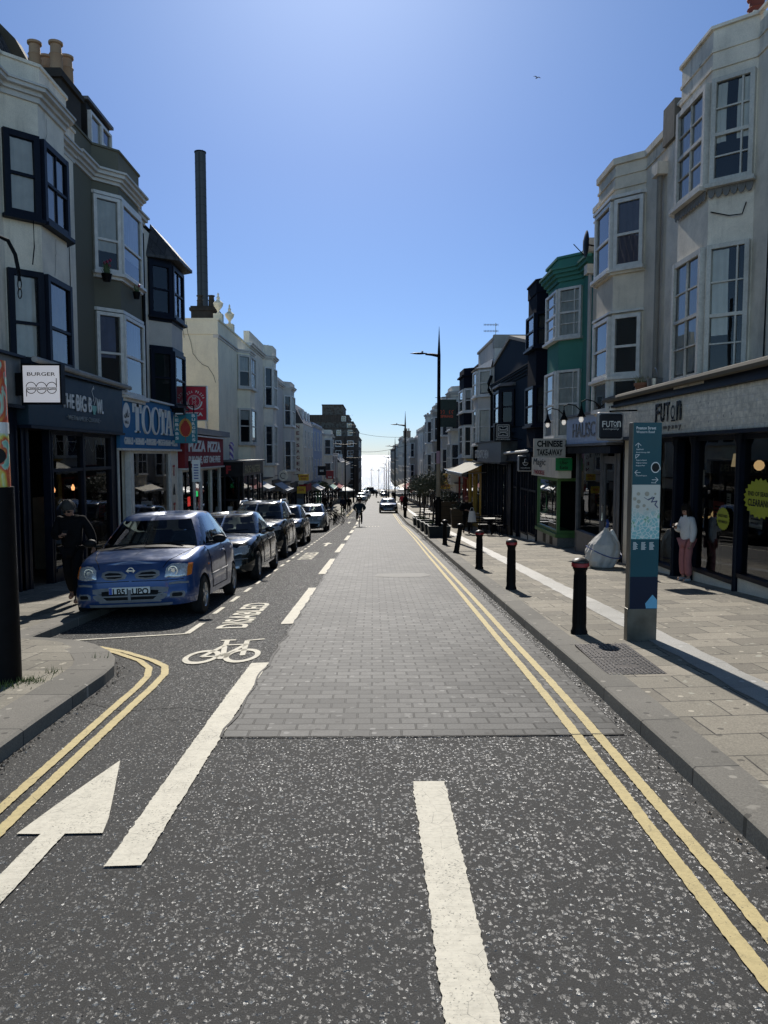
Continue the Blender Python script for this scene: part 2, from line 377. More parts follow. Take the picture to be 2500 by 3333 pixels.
_txt_cache = {}
def text_geo(s, bold=0.):
    key = (s, bold)
    if key not in _txt_cache:
        cu = bpy.data.curves.new('lettering', 'FONT'); cu.body = s; cu.size = 1; cu.offset = bold; cu.resolution_u = 3; cu.fill_mode = 'FRONT'
        ob = bpy.data.objects.new('lettering', cu); C.objects.link(ob)
        dg = bpy.context.evaluated_depsgraph_get(); dg.update()
        me = bpy.data.meshes.new_from_object(ob.evaluated_get(dg))
        vs = [tuple(v.co) for v in me.vertices]; fs = [tuple(p.vertices) for p in me.polygons]
        bpy.data.objects.remove(ob); bpy.data.curves.remove(cu); bpy.data.meshes.remove(me)
        xs = [v[0] for v in vs] or [0]; ys = [v[1] for v in vs] or [0]
        _txt_cache[key] = (vs, fs, min(xs), max(xs), min(ys), max(ys))
    return _txt_cache[key]
def letter(mb, s, P, U, V, w=None, h=None, bold=0., N=None, warp=None, thick=.012):
    """flat raised lettering: fits string s into w x h with its lower-left corner at P, along U, up V"""
    vs, fs, x0, x1, y0, y1 = text_geo(s, bold)
    P, U, V = Vector(P), Vector(U), Vector(V); N = U.cross(V) if N is None else Vector(N)
    sx = (w/(x1-x0)) if w else (h/(y1-y0)); sy = (h/(y1-y0)) if h else sx
    if not w: sx = sy
    pts = [((v[0]-x0)*sx, (v[1]-y0)*sy) for v in vs]
    if warp: pts = [warp(a, b) for a, b in pts]
    k = len(pts)
    top = [P+U*a+V*b+N*thick for a, b in pts]; bot = [P+U*a+V*b for a, b in pts]
    cnt = {}
    for f in fs:
        for i in range(len(f)):
            e = (f[i], f[(i+1)%len(f)]); cnt[tuple(sorted(e))] = cnt.get(tuple(sorted(e)), [])+[e]
    sides = [(e[0][1], e[0][0], e[0][0]+k, e[0][1]+k) for e in cnt.values() if len(e) == 1] if thick > .004 else []
    mb.add(bot+top, [tuple(i+k for i in f) for f in fs]+[(b, a, c, d) for a, b, c, d in sides])
    return mb
def disc(mb, c, U, V, r, n=20, ry=None, N=None, thick=.0):
    c, U, V = Vector(c), Vector(U), Vector(V); ry = ry or r
    pts = [c+U*r*math.cos(2*math.pi*i/n)+V*ry*math.sin(2*math.pi*i/n) for i in range(n)]
    if thick: mb.extr(pts, (U.cross(V) if N is None else Vector(N))*thick)
    else: mb.add(pts, [tuple(range(n))])
def ring(mb, c, U, V, r, wd, a0=0, a1=360, n=28, N=None, th=.006, ry=1.):
    c, U, V = Vector(c), Vector(U), Vector(V); N = U.cross(V) if N is None else Vector(N)
    A = [R(a0+(a1-a0)*i/n) for i in range(n+1)]
    o = [c+(U*math.cos(a)+V*math.sin(a)*ry)*(r+wd/2)+N*th for a in A]; q = [c+(U*math.cos(a)+V*math.sin(a)*ry)*(r-wd/2)+N*th for a in A]
    mb.add(o+q, [(i, i+1, n+2+i, n+1+i) for i in range(n)])
def stroke(mb, pts, wd, P, U, V, N=None, th=.006):
    """flat polyline drawn on a plane (2d points)"""
    P, U, V = Vector(P), Vector(U), Vector(V); N = U.cross(V) if N is None else Vector(N)
    for (a, b), (c, d) in zip(pts, pts[1:]):
        L = math.hypot(c-a, d-b) or 1e-6; nx, ny = -(d-b)/L*wd/2, (c-a)/L*wd/2; ex, ey = (c-a)/L*wd*.35, (d-b)/L*wd*.35
        q = [(a+nx-ex,b+ny-ey),(a-nx-ex,b-ny-ey),(c-nx+ex,d-ny+ey),(c+nx+ex,d+ny+ey)]
        mb.add([P+U*x+V*y+N*th for x, y in q], [(0,1,2,3)])
def copy_tree(o, parent=None):
    c = o.copy(); C.objects.link(c)
    if parent is not None: c.parent = parent
    for ch in list(o.children): copy_tree(ch, c)
    return c
# ================================================================ SETTING
def ysteps(a, b, near=.25, far=2.):
    out = [a]
    while out[-1] < b-1e-6:
        y = out[-1]; st = near if y < 14 else .5 if y < 40 else far
        out.append(min(b, y+st))
    return out
def sheet(name, ys, xs_of, z_of, mat, kind='structure', smooth=True):
    rows = [(y, xs_of(y)) for y in ys]; n = len(rows[0][1])
    mb = MB(); mb.add([(x, y, z_of(x, y)) for y, xs in rows for x in xs],
                      [(j*n+i, j*n+i+1, (j+1)*n+i+1, (j+1)*n+i) for j in range(len(rows)-1) for i in range(n-1)])
    o = mb.build(name, mat, smooth=smooth); o['kind'] = kind; return o
m = solid('earth', (.11,.10,.085), .9)
sheet('ground', [-40,0,4,8,30,55,150,250,285], lambda y: (-260,-60,-9,9,60,260), lambda x, y: G(y)-.45, m)
sheet('road', ysteps(-6, 252), lambda y: (-7.4,-4.6,-3.4,-1.1,0,2.4,6.4), ground, M_ASPH)
sheet('seafront_road', [251.9, 256, 268], lambda y: (-120,-40,0,40,120), lambda x, y: G(250)-.012, M_ASPH)
sheet('promenade', [268, 284], lambda y: (-120,0,120), lambda x, y: G(250)+.1, M_SLABR)
# brick lane
def sett_z(x, y): return ground(x, y)+.004
def jx(y, k): return .018*math.sin(y*7.3+k)+.012*math.sin(y*17+k*2)
sheet('sett_lane', [5.52]+ysteps(5.6, 251.5, .2), lambda y: (-1.1+jx(y, 1), -.4, .4, 1.2, (1.86 if y > 5.55 else 1.86)+.013*max(0, min(y, 45)-6)*.9), lambda x, y: sett_z(x, y), M_SETT)
m = solid('concrete_patch', (.17,.165,.155), .75, 0, .2, 12)
patch = MB(); pp = [(.02,17.05),(.5,16.9),(1.05,16.95),(1.32,17.3),(1.2,17.9),(.62,17.8),(.1,17.75)]
patch.add([(x, y, ground(x,y)+.008) for x, y in pp], [tuple(range(len(pp)))]); patch.build('road_patch', m)['kind'] = 'structure'
# right kerb and pavement
ys = ysteps(-6, 251)
sheet('kerb_right', ys, lambda y: (KR(y), KR(y)+.004, KR(y)+.02, KR(y)+.29), lambda x, y: ground(x,y)-.02 if x < KR(y)+.002 else paveR(x,y)-(.012 if x < KR(y)+.01 else 0), M_KERB, smooth=False)
sheet('pavement_right', ys, lambda y: (KR(y)+.285, 4.2, 6.6, 9.0), lambda x, y: paveR(x,y)-.003, M_SLABR)
def sx(y): return 3.05+.018*max(0, min(y, 40)-6)
sheet('granite_strip', ys, lambda y: (sx(y)-.03+jx(y,3)*.5, sx(y)+.3+jx(y,5)*.5), lambda x, y: paveR(x,y)+.002, M_STRIP)
# left kerb and pavement
pys = [y for y in ys if y < 7] + [7+.05*i for i in range(0, 56)] + [y for y in ys if y > 9.85]
P = [Vector((KL(y), y)) for y in pys]
Nn = []
for i in range(len(P)):
    d = (P[min(i+1, len(P)-1)]-P[max(i-1, 0)]).normalized(); Nn.append(Vector((-d.y, d.x)))
inner = [p+n*.40 for p, n in zip(P, Nn)]
inner = [Vector((q.x if p.y < 9.46 else KL(p.y)-.33, q.y if p.y < 9.46 else p.y)) for p, q in zip(P, inner)]
vs = []; fs = []
for p, q in zip(P, inner):
    e = p+(q-p)*.06
    vs += [(p.x, p.y, ground(p.x,p.y)-.02), (p.x, p.y, paveL(p.x,p.y)-.012), (e.x, e.y, paveL(p.x,p.y)+.004), (q.x, q.y, paveL(p.x,p.y)+.004)]
k = len(P); fs = [(4*i+j+1, 4*i+j, 4*i+4+j, 4*i+5+j) for i in range(k-1) for j in range(3)]
o = MB().add(vs, fs).build('kerb_left', M_KERB); o['kind'] = 'structure'; fixn(o)
sheet('pavement_left', pys, lambda y: (-9.4, -6.2, KL(y)-.27), lambda x, y: paveL(x if y < 9.5 else -4.28, y)-.002, M_SLABL)

# ---- painted markings
def drape(x, y, e=.009): return (x, y, ground(x, y)+e)
def strip(mb, path, wd, jit=.008, step=None, e=.009):
    pts = []
    for (a, b) in zip(path, path[1:]):
        L = math.dist(a, b); st = step or (.022 if min(a[1], b[1]) < 14 else .25)
        n = max(1, int(L/st)); pts += [(a[0]+(b[0]-a[0])*i/n, a[1]+(b[1]-a[1])*i/n) for i in range(n)]
    pts.append(path[-1]); vs = []; from mathutils import noise as mn_; sd_ = rnd.random()*50
    for i, p in enumerate(pts):
        a, b = pts[max(i-1,0)], pts[min(i+1,len(pts)-1)]; L = math.dist(a, b) or 1
        nx, ny = -(b[1]-a[1])/L, (b[0]-a[0])/L
        j1, j2 = (jit*.62*(1.1*mn_.noise(Vector((p[0]*31, p[1]*31, q_)))+.5*mn_.noise(Vector((p[0]*8, p[1]*8, q_+9)))+rnd.uniform(-.55,.55)) for q_ in (sd_, sd_+20))
        vs += [drape(p[0]+nx*(wd/2+j1), p[1]+ny*(wd/2+j1), e), drape(p[0]-nx*(wd/2+j2), p[1]-ny*(wd/2+j2), e)]
    mb.add(vs, [(2*i, 2*i+1, 2*i+3, 2*i+2) for i in range(len(pts)-1)])
def poly_mark(mb, pts, e=.009): mb.add([drape(x, y, e) for x, y in pts], [tuple(range(len(pts)))])
W = MB()
strip(W, [(.355, .6), (.345, 4.66)], .20, .011)
strip(W, [(-1.235, 3.66), (-1.21, 5.4), (-1.19, 7.95)], .185, .009)
for a, b in ((10.5,14.9),(17.7,22.4),(25.2,30.2),(33,37.4),(40.2,44.5),(47.3,51.5),(54.5,58.7),(61.6,65.8),(69,73),(76,80),(84,88),(92,96)): strip(W, [(-1.2, a), (-1.18, b)], .17)
# contraflow arrow
poly_mark(W, [(-1.94+.004,4.05),(-1.84,4.04),(-1.66,4.03),(-1.46,4.02),(-1.49,4.2),(-1.57,4.52),(-1.72,5.1),(-1.79,4.78),(-1.87,4.4)])
strip(W, [(-1.80, 2.2), (-1.735, 4.04)], .135, .006)
for y0 in (29.0, 57.0):
    poly_mark(W, [(-2.05,y0+1.5),(-1.85,y0+2.5),(-1.62,y0+1.5)]); strip(W, [(-1.83,y0), (-1.83,y0+1.52)], .1)
# parking bay
strip(W, [(-4.15, 9.72), (-3.3, 9.86), (-2.45, 9.98)], .06, .005); strip(W, [(-2.45, 9.98), (-2.44, 10.85)], .085, .004)
y = 11.75
while y < 60: strip(W, [(-2.46, y), (-2.46, y+.72)], .075, .004); y += 1.42
strip(W, [(-4.1, 47.6), (-2.45, 47.7)], .08)
def road_text(mb, s, x0, x1, ya, yb):
    vs, fs, a0, a1, b0, b1 = text_geo(s, .02)
    mb.add([drape(x0+(x1-x0)*(v[1]-b0)/(b1-b0), ya+(yb-ya)*(v[0]-a0)/(a1-a0)) for v in vs], fs)
road_text(W, 'DISABLED', -1.72, -2.15, 10.3, 12.85)
road_text(W, 'DISABLED', -1.80, -2.25, 22.5, 25.6)
# bicycle symbol
def bike_sym(mb, x0, y0, sx_, sy_):
    M_ = lambda p: (x0+p[0]*sx_, y0+p[1]*sy_)
    def wheel(cx, cy, r):
        n = 26
        for rr in (0,):
            o = [drape(*M_((cx+r*math.cos(t), cy+r*math.sin(t)))) for t in [2*math.pi*i/n for i in range(n+1)]]
            q = [drape(*M_((cx+r*.70*math.cos(t), cy+r*.70*math.sin(t)))) for t in [2*math.pi*i/n for i in range(n+1)]]
            mb.add(o+q, [(i+1, i, n+1+i, n+2+i) for i in range(n)])
    wheel(.24, .25, .235); wheel(.77, .25, .235)
    for a, b in (((.24,.25),(.40,.66)),((.40,.66),(.68,.66)),((.40,.62),(.52,.25)),((.52,.25),(.70,.68)),((.24,.25),(.52,.25)),((.77,.25),(.66,.82)),((.66,.82),(.90,.86)),((.40,.66),(.36,.84)),((.26,.86),(.48,.86))):
        strip(mb, [M_(a), M_(b)], .062, .003, .05)
    n = 14; mb.add([drape(*M_((.52+.09*math.cos(2*math.pi*i/n), .25+.1*math.sin(2*math.pi*i/n)))) for i in range(n)], [tuple(range(n))])
bike_sym(W, -2.1, 7.98, .84, 1.62); bike_sym(W, -2.5, 66, .9, 1.9)
for x in (.1,.3,.5,.7,.9): strip(W, [(x-.6, 50.5), (x-.52, 50.5)], .7, .01)
o = W.build('white_road_markings', M_WHITE); o['kind'] = 'structure'; fixn(o)
Y = MB()
for dx in (0, .155):
    strip(Y, [(1.50+dx, .5), (1.50+dx, 5.5), (1.53+dx, 9), (1.60+dx, 14), (1.70+dx, 24), (1.84+dx*.95, 34), (1.93+dx*.95, 45), (1.95+dx*.95, 76)], .075, .007)
    strip(Y, [(1.95+dx, 84), (1.95+dx, 200)], .075, .007)
strip(Y, [(-2.035,.5),(-2.05,5.5),(-2.06,7.0),(-2.09,7.58),(-2.19,7.95),(-2.42,8.3),(-2.9,8.85),(-3.3,9.2),(-3.6,9.4)], .075, .007)
strip(Y, [(-2.19,.5),(-2.185,5.4),(-2.21,7.1),(-2.24,7.5),(-2.34,7.9),(-2.56,8.3),(-3.0,8.83),(-3.4,9.18),(-3.85,9.48)], .07, .006)
for dx in (0, .14): strip(Y, [(-2.5+dx, 71), (-2.4+dx, 120)], .075)
o = Y.build('yellow_road_markings', M_YEL); o['kind'] = 'structure'; fixn(o)

tar = MB(); strip(tar, [(-1.12,5.51),(0,5.50),(1.9,5.53)], .016, .009, .05, .0105); strip(tar, [(-1.115,5.5)]+[(-1.10+jx(y, 1), y) for y in ysteps(5.7, 60, .3)], .022, .012, .12, .0105)
strip(tar, [(-2.3,10.9),(-2.1,14),(-2.35,18),(-2.2,26),(-2.25,36)], .014, .006, .2, .006); strip(tar, [(-1.2,6.1),(-1.6,6.35),(-2.1,6.3),(-2.5,6.6)], .01, .006, .05, .006)
fixn(tar.build('tar_seam', solid('tar', (.012,.012,.012), .6, 0, .2, 20)))['kind'] = 'structure'
# gutter litter: grit and leaves caught along the kerbs
deb = MB()
for i in range(420):
    if i % 2: y = 2.6+rnd.random()**1.3*14; x = KR(y)-abs(rnd.gauss(0, .05))-.012
    else: y = 4.6+rnd.random()*4.6; x = KL(y)+abs(rnd.gauss(0, .05))+.014
    r = rnd.uniform(.004, .015); z = ground(x, y)+.002; a = rnd.random()*6.3
    c = [(x+r*math.cos(a+t)*rnd.uniform(.6,1.2), y+r*math.sin(a+t)*rnd.uniform(.6,1.2), z+rnd.uniform(0,.006)) for t in (0,1.6,3.1,4.7)]
    deb.add(c+[(x,y,z+r*.8)], [(0,1,4),(1,2,4),(2,3,4),(3,0,4)])
t = NT('litter').set(.8); t.l(t.ramp(t.noise(t.pos(), 33, 1), [(.35,(.05,.045,.04)),(.55,(.16,.12,.08)),(.68,(.5,.47,.42))]), t.b.inputs['Base Color'])
deb.build('gutter_litter', t.m)['kind'] = 'stuff'
# grass tufts at the lamp column foot
gr_ = MB()
for cx, cy, n, sp in ((-3.16,6.95,110,.13),(-3.1,7.3,26,.08),(-2.9,7.95,14,.1),(-3.3,6.75,110,.13)):
    for i in range(n):
        x = cx+rnd.gauss(0, sp*.6); y = cy+rnd.gauss(0, sp*.5); z = paveL(x, y); h = rnd.uniform(.02,.085); a = rnd.random()*6.3
        dx, dy = math.cos(a)*.004, math.sin(a)*.004; lx, ly = rnd.gauss(0,.02), rnd.gauss(0,.02)
        gr_.add([(x-dx,y-dy,z),(x+dx,y+dy,z),(x+lx,y+ly,z+h)], [(0,1,2)])
gr_.build('grass', leafy('grass_blades', (.07,.12,.025), (.16,.20,.05)))['kind'] = 'stuff'

# ---- sea
t = NT('sea_water').set(.27, 0, (.02,.045,.06), .6)
p = t.pos((1,.55,1)); 
f = t.math('ADD', t.math('MULTIPLY', t.noise(p, .10, 6, .7), 1.), t.math('MULTIPLY', t.noise(p, .022, 3, .6), 2.2))
t.bump(f, 1., 6.)
sheet('sea', [290, 420, 700, 1500, 4000, 12000, 40000], lambda y: (-25000,-4000,-400,0,400,4000,25000), lambda x, y: -21., t.m)
# ================================================================ BUILDING HELPERS
Z = Vector((0,0,1)); VZ = Z
M_OLIVE = stucco('olive_render', (.135,.132,.10), .16, paint=True)
M_CREAM = stucco('cream_render', (.90,.82,.62), .28, (.22,.19,.15))
M_OFFW = stucco('offwhite_render', (.80,.74,.62), .42, (.13,.13,.125))
M_GREYW = stucco('grey_white_render', (.56,.53,.48), .3, (.12,.12,.12))
M_BUFF = stucco('buff_render', (.86,.78,.66), .55, (.10,.09,.075), grain=90)
M_PEBBLE = stucco('grey_pebbledash', (.74,.66,.54), .5, (.11,.105,.095), grain=130)
M_TEAL = stucco('teal_render', (.065,.225,.18), .22, (.03,.07,.06), paint=True)
M_NAVYR = stucco('navy_render', (.007,.009,.017), .2, (.015,.015,.015), paint=True)
M_SLATEB = stucco('slate_blue_render', (.018,.030,.045), .2, (.012,.012,.012), paint=True)
M_BLUEW = stucco('pale_blue_render', (.36,.42,.54), .25, (.2,.2,.22), paint=True)
M_TAN = stucco('tan_render', (.36,.325,.27), .35, (.14,.12,.1))
M_BRICK = brick_like('brown_brick', .225, .075, .012, [(.045,.033,.026), (.065,.046,.036), (.085,.06,.046)], (.10,.095,.085), .9, mott=20, bumpd=.004)
M_MOULD = stucco('white_moulding', (.60,.59,.56), .28, (.16,.155,.14), paint=True)
M_SLATE = brick_like('roof_slate', .25, .18, .012, [(.035,.035,.04), (.05,.05,.055), (.065,.063,.065)], (.015,.015,.015), .6, mott=20, bumpd=.01)
M_FAR = solid('far_glass', (.02,.024,.03), .06, 0, .2, 2., spec=.8)

def face(s, Xf, a, b):
    """wall face from plan point a=(t,y) (near) to b (far); returns origin, along, normal, length"""
    pa = Vector((s*(Xf-a[0]), a[1], 0)); pb = Vector((s*(Xf-b[0]), b[1], 0))
    if s > 0: pa, pb = pb, pa
    U = (pb-pa); L = U.length; U.normalize()
    return pa, U, U.cross(Z), L

def window(par, F, u0, u1, z0, z1, fm, nx=1, ny=1, sash=True, curt=None, sill=True, fw=.075, far=False, name='window', proud=.1, drop=1., gap=None, rail=.5, bars=None, panemat=None):
    P, U, N, L = F
    mb = MB(); mb.mi = 0; p = proud
    mb.obox(P,U,N,u0,u0+fw,0,p,z0,z1); mb.obox(P,U,N,u1-fw,u1,0,p,z0,z1)
    mb.obox(P,U,N,u0+fw,u1-fw,0,p-.003,z1-fw,z1); mb.obox(P,U,N,u0+fw,u1-fw,0,p-.003,z0,z0+fw*1.1)
    a, b, c, d = u0+fw, u1-fw, z0+fw*1.1, z1-fw
    zm = c+(d-c)*rail
    if sash: mb.obox(P,U,N,a,b,.02,p-.012,zm-.028,zm+.028)
    for i in range(1, nx):
        q = a+(b-a)*(bars[i-1] if bars else i/nx); mb.obox(P,U,N,q-.013,q+.013,.02,p-.022,c,d)
    for (lo, hi) in (((c, zm), (zm, d)) if sash else ((c, d),)):
        for j in range(1, ny):
            q = lo+(hi-lo)*j/ny; mb.obox(P,U,N,a,b,.02,p-.025,q-.012,q+.012)
    if sill: mb.obox(P,U,N,u0-.05,u1+.05,0,p+.07,z0-.07,z0-.002)
    mb.mi = 1
    q = lambda u, z, n: P+U*u+N*n+Z*z
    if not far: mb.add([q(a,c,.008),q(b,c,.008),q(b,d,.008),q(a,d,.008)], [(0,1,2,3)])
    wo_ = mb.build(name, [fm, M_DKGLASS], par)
    n = .045 if not far else .03
    pb = MB(); pb.add([q(a,c,n),q(b,c,n),q(b,d,n),q(a,d,n)], [(0,1,2,3)])
    pb.build('pane', panemat or (M_FAR if far else M_GLASS), wo_)
    if curt and not far:
        cm = MB(); zt_ = d-.02; zb_ = d-(d-c)*drop; k = rnd.random()*6
        spans = [(a+.01, b-.01)] if gap is None else [(a+.01, a+(b-a)*gap[0]), (a+(b-a)*gap[1], b-.01)]
        for (x0, x1) in spans:
            if x1-x0 < .05: continue
            cm.grid(lambda u, v: q(x0+(x1-x0)*u+.01*math.sin(v*3+k), zb_+(zt_-zb_)*v, .024+.008*math.sin(u*(x1-x0)*44+k+1.2*math.sin(v*2.2))+.004*math.sin(u*17)), max(10, int((x1-x0)*44)), 5)
        cm.build('curtain', curt, wo_, smooth=True)
    return wo_

def bay_pts(bay, e=0.):
    a, b, c, d = bay                       # near foot y, depth, near corner y, far corner y  (cant runs b deep)
    k = .42*e
    return [(e, a-k), (b+e, c-k), (b+e, d+k), (e, d+(c-a)+k)]
def plan(y0, y1, bay=None, e=0.):
    return [(e, y0)]+(bay_pts(bay, e) if bay else [])+[(e, y1)]
def slab(mb, s, Xf, pts, back, z0, z1):
    """horizontal slab following a facade plan (t,y), closed at depth 'back' behind it"""
    poly = [(s*(Xf-t), y) for t, y in pts]+[(s*(Xf+back), pts[-1][1]), (s*(Xf+back), pts[0][1])]
    mb.prism(poly, z0, z1)
def cornice(par, s, Xf, y0, y1, bay, z, mat, steps=((.05,.10),(.11,.08),(.20,.07),(.24,.04)), name='cornice', back=.2):
    mb = MB(); zz = z
    for e, h in steps: slab(mb, s, Xf, plan(y0, y1, bay, e), back, zz, zz+h); zz += h
    return fixn(mb.build(name, mat, par))
def house(name, label, s, Xf, y0, y1, z0, zt, mat, cat='house', depth=9., group=None):
    r = thing(name, label, cat, (s*(Xf+depth/2), (y0+y1)/2, G(y1)), 0, group)
    b = MB(); b.box(min(s*Xf, s*(Xf+depth)), max(s*Xf, s*(Xf+depth)), y0+.004, y1-.004, z0, zt); b.build('wall', mat, r)
    return r
def bay_body(par, s, Xf, bay, z0, z1, mat, name='bay'):
    mb = MB(); poly = [(s*(Xf-t), y) for t, y in bay_pts(bay)]; poly[0] = (s*(Xf+.05), poly[0][1]); poly[-1] = (s*(Xf+.05), poly[-1][1])
    a, b, c, d = bay
    poly = [(s*(Xf+.05), a), (s*Xf, a), (s*(Xf-b), c), (s*(Xf-b), d), (s*Xf, d+c-a), (s*(Xf+.05), d+c-a)]
    mb.prism(poly, z0, z1); return fixn(mb.build(name, mat, par))
def bay_faces(s, Xf, bay):
    p = bay_pts(bay); return face(s, Xf, p[0], p[1]), face(s, Xf, p[1], p[2]), face(s, Xf, p[2], p[3])
def bay_windows(par, s, Xf, bay, z0, z1, fm, nxf=2, nxc=1, ny=1, curt=None, far=False, m=.05, **kw):
    f = bay_faces(s, Xf, bay)
    for i, F in enumerate(f):
        window(par, F, m, F[3]-m, z0, z1, fm, nxf if i == 1 else nxc, ny, curt=curt, far=far, **kw)
def pipe(par, pts, r=.05, mat=None, name='downpipe'):
    mb = MB(); mb.tube(pts, r, 8); return mb.build(name, mat or M_BLACK, par, smooth=True)
def chimney(par, x0, x1, y0, y1, z0, z1, mat, pots, potmat, name='chimney', ph=.75):
    mb = MB(); mb.box(x0,x1,y0,y1,z0,z1-.22); mb.box(x0-.07,x1+.07,y0-.07,y1+.07,z1-.22,z1-.08); mb.box(x0-.02,x1+.02,y0-.02,y1+.02,z1-.08,z1)
    c = mb.build(name, mat, par)
    for (px, py) in pots:
        p = MB(); p.lathe([(.17,0),(.15,.08),(.14,ph*.55),(.16,ph*.6),(.13,ph*.66),(.125,ph*.9),(.165,ph*.93),(.165,ph),(.10,ph),(.09,ph-.1)], (px,py,z1), 14)
        p.build('chimney_pot', potmat, c, smooth=True)
    return c
M_POT = stucco('clay_pot', (.40,.26,.16), .4, (.12,.09,.07)); M_REDPOT = stucco('red_clay_pot', (.20,.055,.04), .4, (.06,.03,.03))

def shop(name, label, s, Xs, y0, y1, zf, zt, fascia_mat, frame_mat, bays, depth=3., stall=.35, cat='shop', stall_mat=None, group=None, fascia_t=.14, back=.5, glassm=None, transom=None, inner=None, far=False, floor_e=0.):
    """glazed ground-floor shopfront: fascia, pilasters, panes, doors, riser, lit from the street; bays=[(ya,yb,kind)]"""
    r = thing(name, label, cat, (s*(Xs+1), (y0+y1)/2, G(y1)), 0, group)
    F = face(s, Xs, (0, y0), (0, y1)); P, U, N, L = F
    uu = (lambda y: y-y0) if s < 0 else (lambda y: y1-y)
    f = MB(); a, b = sorted((uu(y0), uu(y1)))
    f.obox(P,U,N,a+.01,b-.01,-back,fascia_t,zf,zt); fa = f.build('fascia', fascia_mat, r, bevel=.01)
    t = MB(); t.obox(P,U,N,a,b,-back,fascia_t+.09,zt,zt+.05); t.obox(P,U,N,a,b,-back+.1,fascia_t+.05,zf-.06,zf-.002); t.build('fascia_trim', frame_mat, r)
    fr = MB(); gl = []; st = MB(); gz = lambda y: pave(s*Xs, y)
    for i, (ya, yb, kind) in enumerate(bays):
        u0, u1 = sorted((uu(ya), uu(yb))); zb = min(gz(ya), gz(yb)); zh = max(gz(ya), gz(yb))
        zs = zh+stall if kind in ('w', 'v') else zh+.02
        off = -.7 if kind == 'd' else 0
        fr.obox(P,U,N,u0,u0+.06,-.1,.05,zb-.1,zf-.06); fr.obox(P,U,N,u1-.06,u1,-.1,.05,zb-.1,zf-.06)
        if kind in ('w', 'v'):
            fr.obox(P,U,N,u0+.06,u1-.06,-.06,.07,zs-.07,zs); st.obox(P,U,N,u0+.01,u1-.01,-.12,.035,zb-.15,zs-.07)
            fr.obox(P,U,N,u0+.06,u1-.06,-.06,.04,zf-.14,zf-.06)
            if transom: fr.obox(P,U,N,u0+.06,u1-.06,-.06,.045,transom-.035,transom+.035)
            if kind == 'v':
                for k in (1, 2): fr.obox(P,U,N,u0+(u1-u0)*k/3-.02,u0+(u1-u0)*k/3+.02,-.06,.035,zs,zf-.14)
            q = [P+U*x+N*-.02+Z*z for x, z in ((u0+.06,zs),(u1-.06,zs),(u1-.06,zf-.14),(u0+.06,zf-.14))]
            g = MB(); g.add(q, [(0,1,2,3)]); g.build('shop_window', glassm or (M_FAR if far else M_SHOPGLASS), r)
        elif kind in ('d', 'D'):
            n = -.55 if kind == 'd' else -.03
            d = MB(); d.obox(P,U,N,u0+.06,u0+.16,n,n+.05,zh,zf-.4); d.obox(P,U,N,u1-.16,u1-.06,n,n+.05,zh,zf-.4)
            d.obox(P,U,N,u0+.16,u1-.16,n,n+.048,zh,zh+.28); d.obox(P,U,N,u0+.16,u1-.16,n,n+.048,zf-.52,zf-.4); d.obox(P,U,N,u0+.06,u1-.06,n,n+.05,zf-.4,zf-.33)
            do = d.build('door', frame_mat, r)
            g = MB(); g.add([P+U*x+N*(n+.02)+Z*z for x, z in ((u0+.16,zh+.28),(u1-.16,zh+.28),(u1-.16,zf-.52),(u0+.16,zf-.52))], [(0,1,2,3)]); g.build('pane', M_FAR if far else M_SHOPGLASS, do)
            h = MB(); hx = u0+.22; h.tube([P+U*hx+N*(n+.05)+Z*(zh+.9), P+U*hx+N*(n+.11)+Z*(zh+.92), P+U*hx+N*(n+.11)+Z*(zh+1.3), P+U*hx+N*(n+.05)+Z*(zh+1.32)], .012, 6); h.build('handle', M_CHROME, do, smooth=True)
        elif kind == 'p':
            st.obox(P,U,N,u0,u1,-.2,.03,zb-.15,zf-.06)
    fr.build('shopfront_frame', frame_mat, r)
    if st.v: st.build('stall_riser', stall_mat or frame_mat, r)
    pr_ = random.Random(int(y0*13))
    for (ya, yb, kind) in bays:                                        # bills and cards stuck inside the glass
        if kind not in ('w', 'v') or yb-ya < 1.2: continue
        for k in range(2):
            y = pr_.uniform(ya+.35, yb-.35); z = max(gz(ya), gz(yb))+pr_.uniform(.75, 1.5); w_, h_ = pr_.choice(((.2,.28),(.3,.42),(.42,.3),(.15,.2)))
            u = uu(y); c_ = pr_.choice((0, 0, 1, 2)); m_ = MB(); m_.obox(P,U,N,u-w_/2,u+w_/2,-.032,-.026,z,z+h_); m_.mi = 1
            for q_ in range(3): m_.obox(P,U,N,u-w_*.36,u+w_*pr_.uniform(.1,.36),-.0255,-.0245,z+h_*(.2+.22*q_),z+h_*(.29+.22*q_))
            m_.build('poster', [solid('poster_%d'%c_, ((.50,.49,.46),(.42,.30,.06),(.33,.06,.05))[c_], .8), M_LETK], r)
    if not far:
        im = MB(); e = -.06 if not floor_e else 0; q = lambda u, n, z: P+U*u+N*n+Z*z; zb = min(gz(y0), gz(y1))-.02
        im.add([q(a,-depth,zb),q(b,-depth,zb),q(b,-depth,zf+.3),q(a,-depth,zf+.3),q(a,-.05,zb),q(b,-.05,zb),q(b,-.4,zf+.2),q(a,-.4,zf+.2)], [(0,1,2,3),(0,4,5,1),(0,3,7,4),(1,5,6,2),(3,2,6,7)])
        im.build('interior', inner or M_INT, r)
    return r, fa, F, uu
